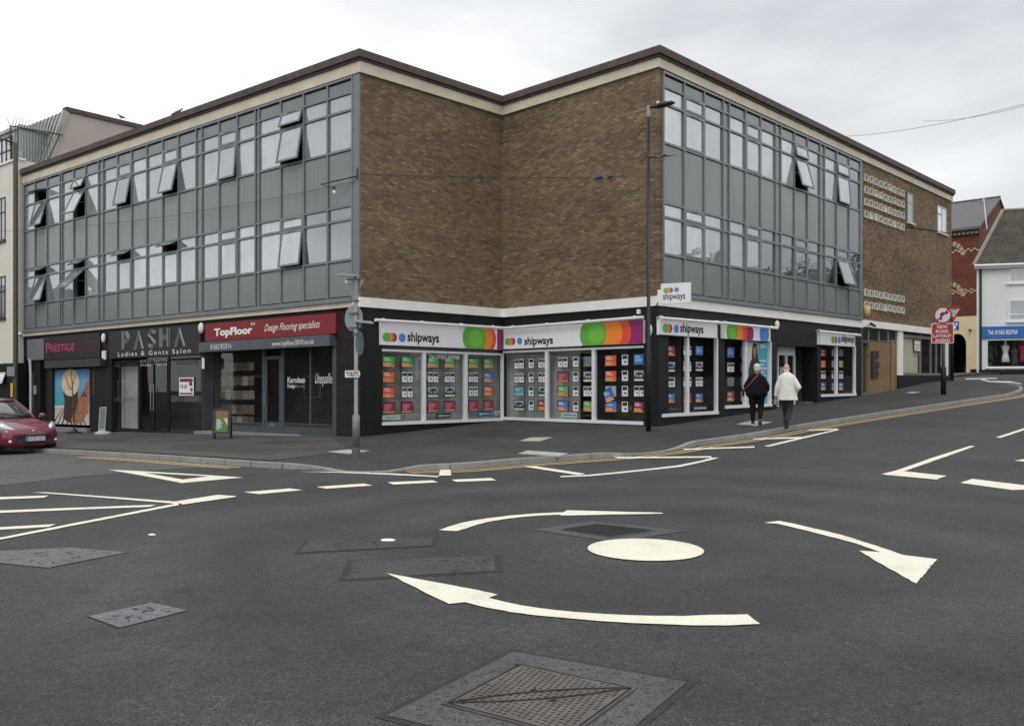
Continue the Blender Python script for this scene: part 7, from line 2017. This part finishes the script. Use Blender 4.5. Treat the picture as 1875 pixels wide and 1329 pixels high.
for k in range(16): wbox(mb, WH, ts0 + .3 + k * .33, ts0 + .42 + k * .33, -1.3, -1.25, zs1 - 1.0, zs1 - .15)
mb.build('hanging_rail', M_dim, t)
st = thing('shop_sign', WH.fr(2, .1, zs1), 'blue sign with a white phone number on the white house', 'shop sign')
a0 = WH.t(1797.5, .1); z0, z1 = WH.z(1830, 619.5, .1), WH.z(1830, 597.5, .1)
mb = MB(); wbox(mb, WH, a0, LH - .2, 0, .1, z0, z1); mb.build('board', smat('sign azure', 38, 104, 180, rough=.4, var=.03), st)
lettering('letters', 'Tel: 01562 823763', WH, 1809, 1863, 604, 612, .105, M_let, st, bold=.02)
rnd = random.Random(9)
for k, (x, m_, lab) in enumerate(((1814, M_pblack, 'black dressed shop dummy at the left of the far shop window'), (1841, M_wht, 'white topped shop dummy in the far shop window'), (1858, smat('dress grey', 56, 58, 66), 'dark dressed shop dummy right of the white topped one'), (1873, smat('dress red', 160, 40, 40), 'red dressed shop dummy at the right edge of the view'))):
    a = WH.t(x, -.7); zf = zs0 + (.35 if k != 2 else .1); mb = MB()
    for z, w_ in (()): pass
    mb.loft([[WH.fr(a + w_ * math.cos(i * .785), -.7 + .6 * w_ * math.sin(i * .785), zf + z) for i in range(8)] for z, w_ in ((0, .26), (.35, .2), (.6, .15), (.85, .22), (1.02, .24), (1.12, .08), (1.2, .05), (1.24, .07), (1.36, .08), (1.42, .03))])
    mb.build('shop_dummy', m_, smooth=True, label=lab, category='dummy', group='dummies in the far shop window')
# pavement before the far buildings
mb = MB()
fp = [at(1735, 692.5), at(1790, 687.5), at(1830, 685.8), at(1900, 684)]
fp = [Vector((q.x, q.y)) for q in fp]
bk_ = [Vector((20, 75)), Vector((30, 70)), Vector((40, 62)), Vector((60, 52))]
N = 8
rows = []
for q0_, q1_ in zip(fp, bk_): rows.append([q0_.lerp(q1_, k / N) for k in range(N + 1)])
for r_ in rows:
    mb.v.append(Vector((*r_[0], g(*r_[0]) - .05)))
    for q_ in r_: mb.v.append(Vector((*q_, g(*q_) + .12)))
for i in range(len(rows) - 1):
    for k in range(N + 1): 
        n_ = N + 2; mb.f.append([i * n_ + k, (i + 1) * n_ + k, (i + 1) * n_ + k + 1, i * n_ + k + 1]); mb.mi.append(0)
mb.build('pavement', M_pave, kind='structure')
mark('thin white bar on the far side street before the arch', [(1767, 693.2), (1826, 692.2), (1826, 693.4), (1770, 694.6)], 'lane_line', m=M_paintw)
mark('faint white line rounding the far kerb', [(1795, 695), (1810, 699.3), (1848, 699.6), (1868, 703.5), (1872, 703), (1850, 698.4), (1812, 698), (1799, 694.4)], 'edge_line', m=M_paintw)

# ------------------------------------------------------------------ trees
M_bark = mat('bark', (.06, .048, .036), .9, var=.3, vs=8)
def leafmat(name, c):
    tt = NT(name); oi = tt.noise(.9, 3)
    cc = tt.ramp(oi, [(.3, tuple(x * .55 for x in c)), (.7, tuple(x * 1.4 for x in c))]); tt.l.new(cc, tt.b.inputs['Base Color']); tt.b.inputs['Roughness'].default_value = .7
    return tt.m
M_leaf = leafmat('leaf', (.055, .075, .03))
def tree(base, h, r, seed, label, n=7000, leaf=.16, sparse=1.0):
    rnd = random.Random(seed); bx, by, bz = base
    t = thing('tree', base, label, 'tree')
    mb = MB(); top = Vector((bx, by, bz + h * .55)); ends = []
    mb.tube([(bx, by, bz - .3), (bx + .1, by, bz + h * .3), top], [h * .028, h * .02, h * .012], 10)
    for k in range(9):
        a = k * 2.4 + rnd.random(); s = Vector((bx, by, bz + h * rnd.uniform(.28, .5))); L = r * rnd.uniform(.6, .95)
        e_ = s + Vector((math.cos(a) * L, math.sin(a) * L, h * rnd.uniform(.12, .42))); m_ = s.lerp(e_, .5) + Vector((0, 0, -.2))
        mb.tube([s, m_, e_], [h * .011, h * .007, h * .003], 6); ends += [e_, m_]
        for j in range(3):
            e2 = e_ + Vector((rnd.uniform(-1, 1), rnd.uniform(-1, 1), rnd.uniform(0, 1))) * r * .35; mb.tube([m_, e2], [h * .004, h * .002], 5); ends.append(e2)
    mb.build('trunk', M_bark, t)
    clumps = [(e_, r * rnd.uniform(.22, .38)) for e_ in ends] + [(Vector((bx + rnd.uniform(-.5, .5) * r, by + rnd.uniform(-.5, .5) * r, bz + h * rnd.uniform(.6, .9))), r * rnd.uniform(.25, .4)) for _ in range(12)]
    mb = MB()
    for _ in range(n):
        c_, cr_ = clumps[rnd.randrange(len(clumps))]
        d = Vector((rnd.gauss(0, 1), rnd.gauss(0, 1), rnd.gauss(0, .8))).normalized() * cr_ * rnd.random() ** .4 * sparse
        p_ = c_ + d; s_ = leaf * rnd.uniform(.6, 1.3); u1 = Vector((rnd.gauss(0, 1), rnd.gauss(0, 1), rnd.gauss(0, 1))).normalized(); u2 = u1.orthogonal().normalized()
        mb.add([p_ - u1 * s_, p_ + u2 * s_ * .5, p_ + u1 * s_, p_ - u2 * s_ * .5], [(0, 1, 2, 3)])
    mb.build('crown', M_leaf, t, recalc=False)
q = at_depth(1864, 412, 78); tree((q.x, q.y, g(q.x, q.y)), q.z - g(q.x, q.y) + 1.6, 2.0, 3, 'thin topped tree showing above the ridge of the white house', 1500, .13)
terr_later = True
for x, y, h, r, s_ in ((58, 50, 11, 5.0, 5), (50, 36, 9, 4.4, 6)):
    tree((x, y, g(x, y)), h, r, s_, 'leafy street tree outside the view, %s the far one' % ('itself' if x > 55 else 'nearer than'), 3500, .28)
# ------------------------------------------------------------------ houses across the streets, seen only in the glass
def terrace(loc, w, d, h, ang, label, wallc, n):
    bt_ = thing('terraced_building', loc, label, 'building')
    c_, s_ = math.cos(ang), math.sin(ang)
    fr = lambda x, y, z: (loc[0] + x * c_ - y * s_, loc[1] + x * s_ + y * c_, loc[2] + z)
    mb = MB(); mb.box((0, 0, -2), (w, d, h), fr); mb.build('wall', wallc, bt_)
    mb = MB(); mb.add([fr(-.3, -.3, h), fr(w + .3, -.3, h), fr(w + .3, d + .3, h), fr(-.3, d + .3, h), fr(-.3, d / 2, h + d * .28), fr(w + .3, d / 2, h + d * .28)], [(0, 1, 5, 4), (3, 4, 5, 2), (0, 4, 3), (1, 2, 5), (0, 3, 2, 1)]); mb.build('roof', M_slate, bt_)
    for k in range(n):
        for z in (1.0, 4.6):
            x = w * (k + .5) / n; mb = MB(); mb.box((x - .6, -.05, z), (x + .6, .02, z + 1.6), fr); wo = mb.build('window', M_wht, bt_)
            mb = MB(); mb.box((x - .52, -.07, z + .08), (x + .52, -.05, z + 1.52), fr); mb.build('pane', M_pane_dk, wo)
M_tb = smat('brick dull', 74, 60, 52, rough=.9, var=.3)
terrace((-38, 2, -.2), 30, 9, 7.0, R(100), 'long low terrace on the far side of the left street', M_tb, 8)
terrace((-52, 38, -.5), 20, 9, 7.5, R(75), 'second terrace farther along the left street', M_tb, 6)
terrace((34, -14, 0), 34, 9, 7.2, R(72), 'terrace on the far side of the right street', smat('render fawn', 84, 76, 68, rough=.9), 9)
terrace((66, 30, 1.5), 42, 9, 7.5, R(112), 'unseen added terrace farther up on the far side of the right street', M_tb, 11)  # added out of view to keep bright sky out of the far panes
# ------------------------------------------------------------------ birds, wires, hanging bulb
def bird(px, py, y, face, label):
    p = at_depth(px, py, y); t_ = thing('pigeon', p, label, 'bird', 'pigeons on the roof edge'); s = .9
    mb = MB()
    f = lambda x, yy, z: (p.x + x * face * s, p.y + yy * s, p.z + z * s)
    mb.loft([[f(x, w_ * .8 * math.cos(a * .785), z + w_ * math.sin(a * .785)) for a in range(8)] for x, z, w_ in ((-.30, .02, .012), (-.2, .05, .03), (-.08, .09, .07), (.04, .13, .085), (.12, .18, .06), (.15, .235, .04), (.185, .255, .042), (.215, .25, .02), (.25, .24, .006))])
    for yy in (-.03, .03): mb.tube([f(0, yy, .07), f(.01, yy, 0), f(.05, yy, 0)], .008, 4)
    mb.build('body', smat('feather grey', 92, 92, 98), t_, smooth=True)
    mb = MB(); mb.loft([[f(x, .065 + .012 * math.cos(a * .785), z + w_ * math.sin(a * .785)) for a in range(8)] for x, z, w_ in ((-.26, .03, .01), (-.1, .10, .05), (.06, .14, .05), (.1, .15, .02))]); mb.build('wing', smat('feather dark', 60, 60, 66), t_, smooth=True)
q = Vector(WS.fr(4.1, -.1, 15.06)); t_r = WS.t(222)
q = Vector(WS.fr(t_r, -.1, 15.07)); y_ = q.y
bird(222, 708 - (q.z - CAM_Z) / y_ * F, y_, -1, 'pigeon perched on the coping of the cream building')
tt = WA.t(325); q = Vector(WA.fr(tt, .1, 11.63)); bird(325, 708 - (q.z - CAM_Z) / q.y * F, q.y, 1, 'pigeon perched on the brown roof coping of the main building')
M_wire = mat('wire', (.06, .06, .06), .6)
def wire(label, pts, r=.008, m=None, cat='wire'):
    mb = MB(); mb.tube(pts, r, 5); return mb.build('overhead_wire', m or M_wire, label=label, category=cat)
def sag(a, b, s_, n=14): return [Vector(a).lerp(Vector(b), k / n) - Vector((0, 0, s_ * 4 * (k / n) * (1 - k / n))) for k in range(n + 1)]
pa = WA.fr(.12, .1, WA.z(655, 333.5)); wire('faint wire strung across the left glazed front', sag(WA.fr(24.5, .5, WA.z(10, 425)), pa, .35), .009)
wire('overhead telephone wire crossing the sky at the right', sag(at_depth(1490, 252, 60), at_depth(1905, 183, 40), .45), .012)
wire('second overhead telephone wire just under the first at the right', sag(at_depth(1690, 222, 60), at_depth(1905, 187, 40), .25), .010)
lb = thing('festoon_bulb', WA.fr(.5, .4, 8), 'single hanging bulb on a short bracket near the top left corner of the brick', 'bulb')
c0 = Vector(WA.fr(.05, .08, WA.z(659, 321, .1))); c1 = Vector(WA.fr(1.2, .5, WA.z(613, 332, .5))); c2 = at_depth(612, 345, c1.y)
mb = MB(); mb.tube([c0, c0.lerp(c1, .5), c1, c2], [.02, .02, .02, .015], 6); mb.tube([c0 + Vector((0, 0, -.1)), c0 + Vector((0, 0, .25))], .02, 6); mb.build('bracket', M_pblack, lb)
mb = MB(); mb.ball(c2 - Vector((0, 0, .12)), (.05, .05, .08)); mb.build('bulb', M_wht, lb, smooth=True)
mb = MB(); mb.tube([c2 - Vector((0, 0, .06)), c2 + Vector((0, 0, .05))], .035, 6); mb.build('socket', M_pblack, lb)
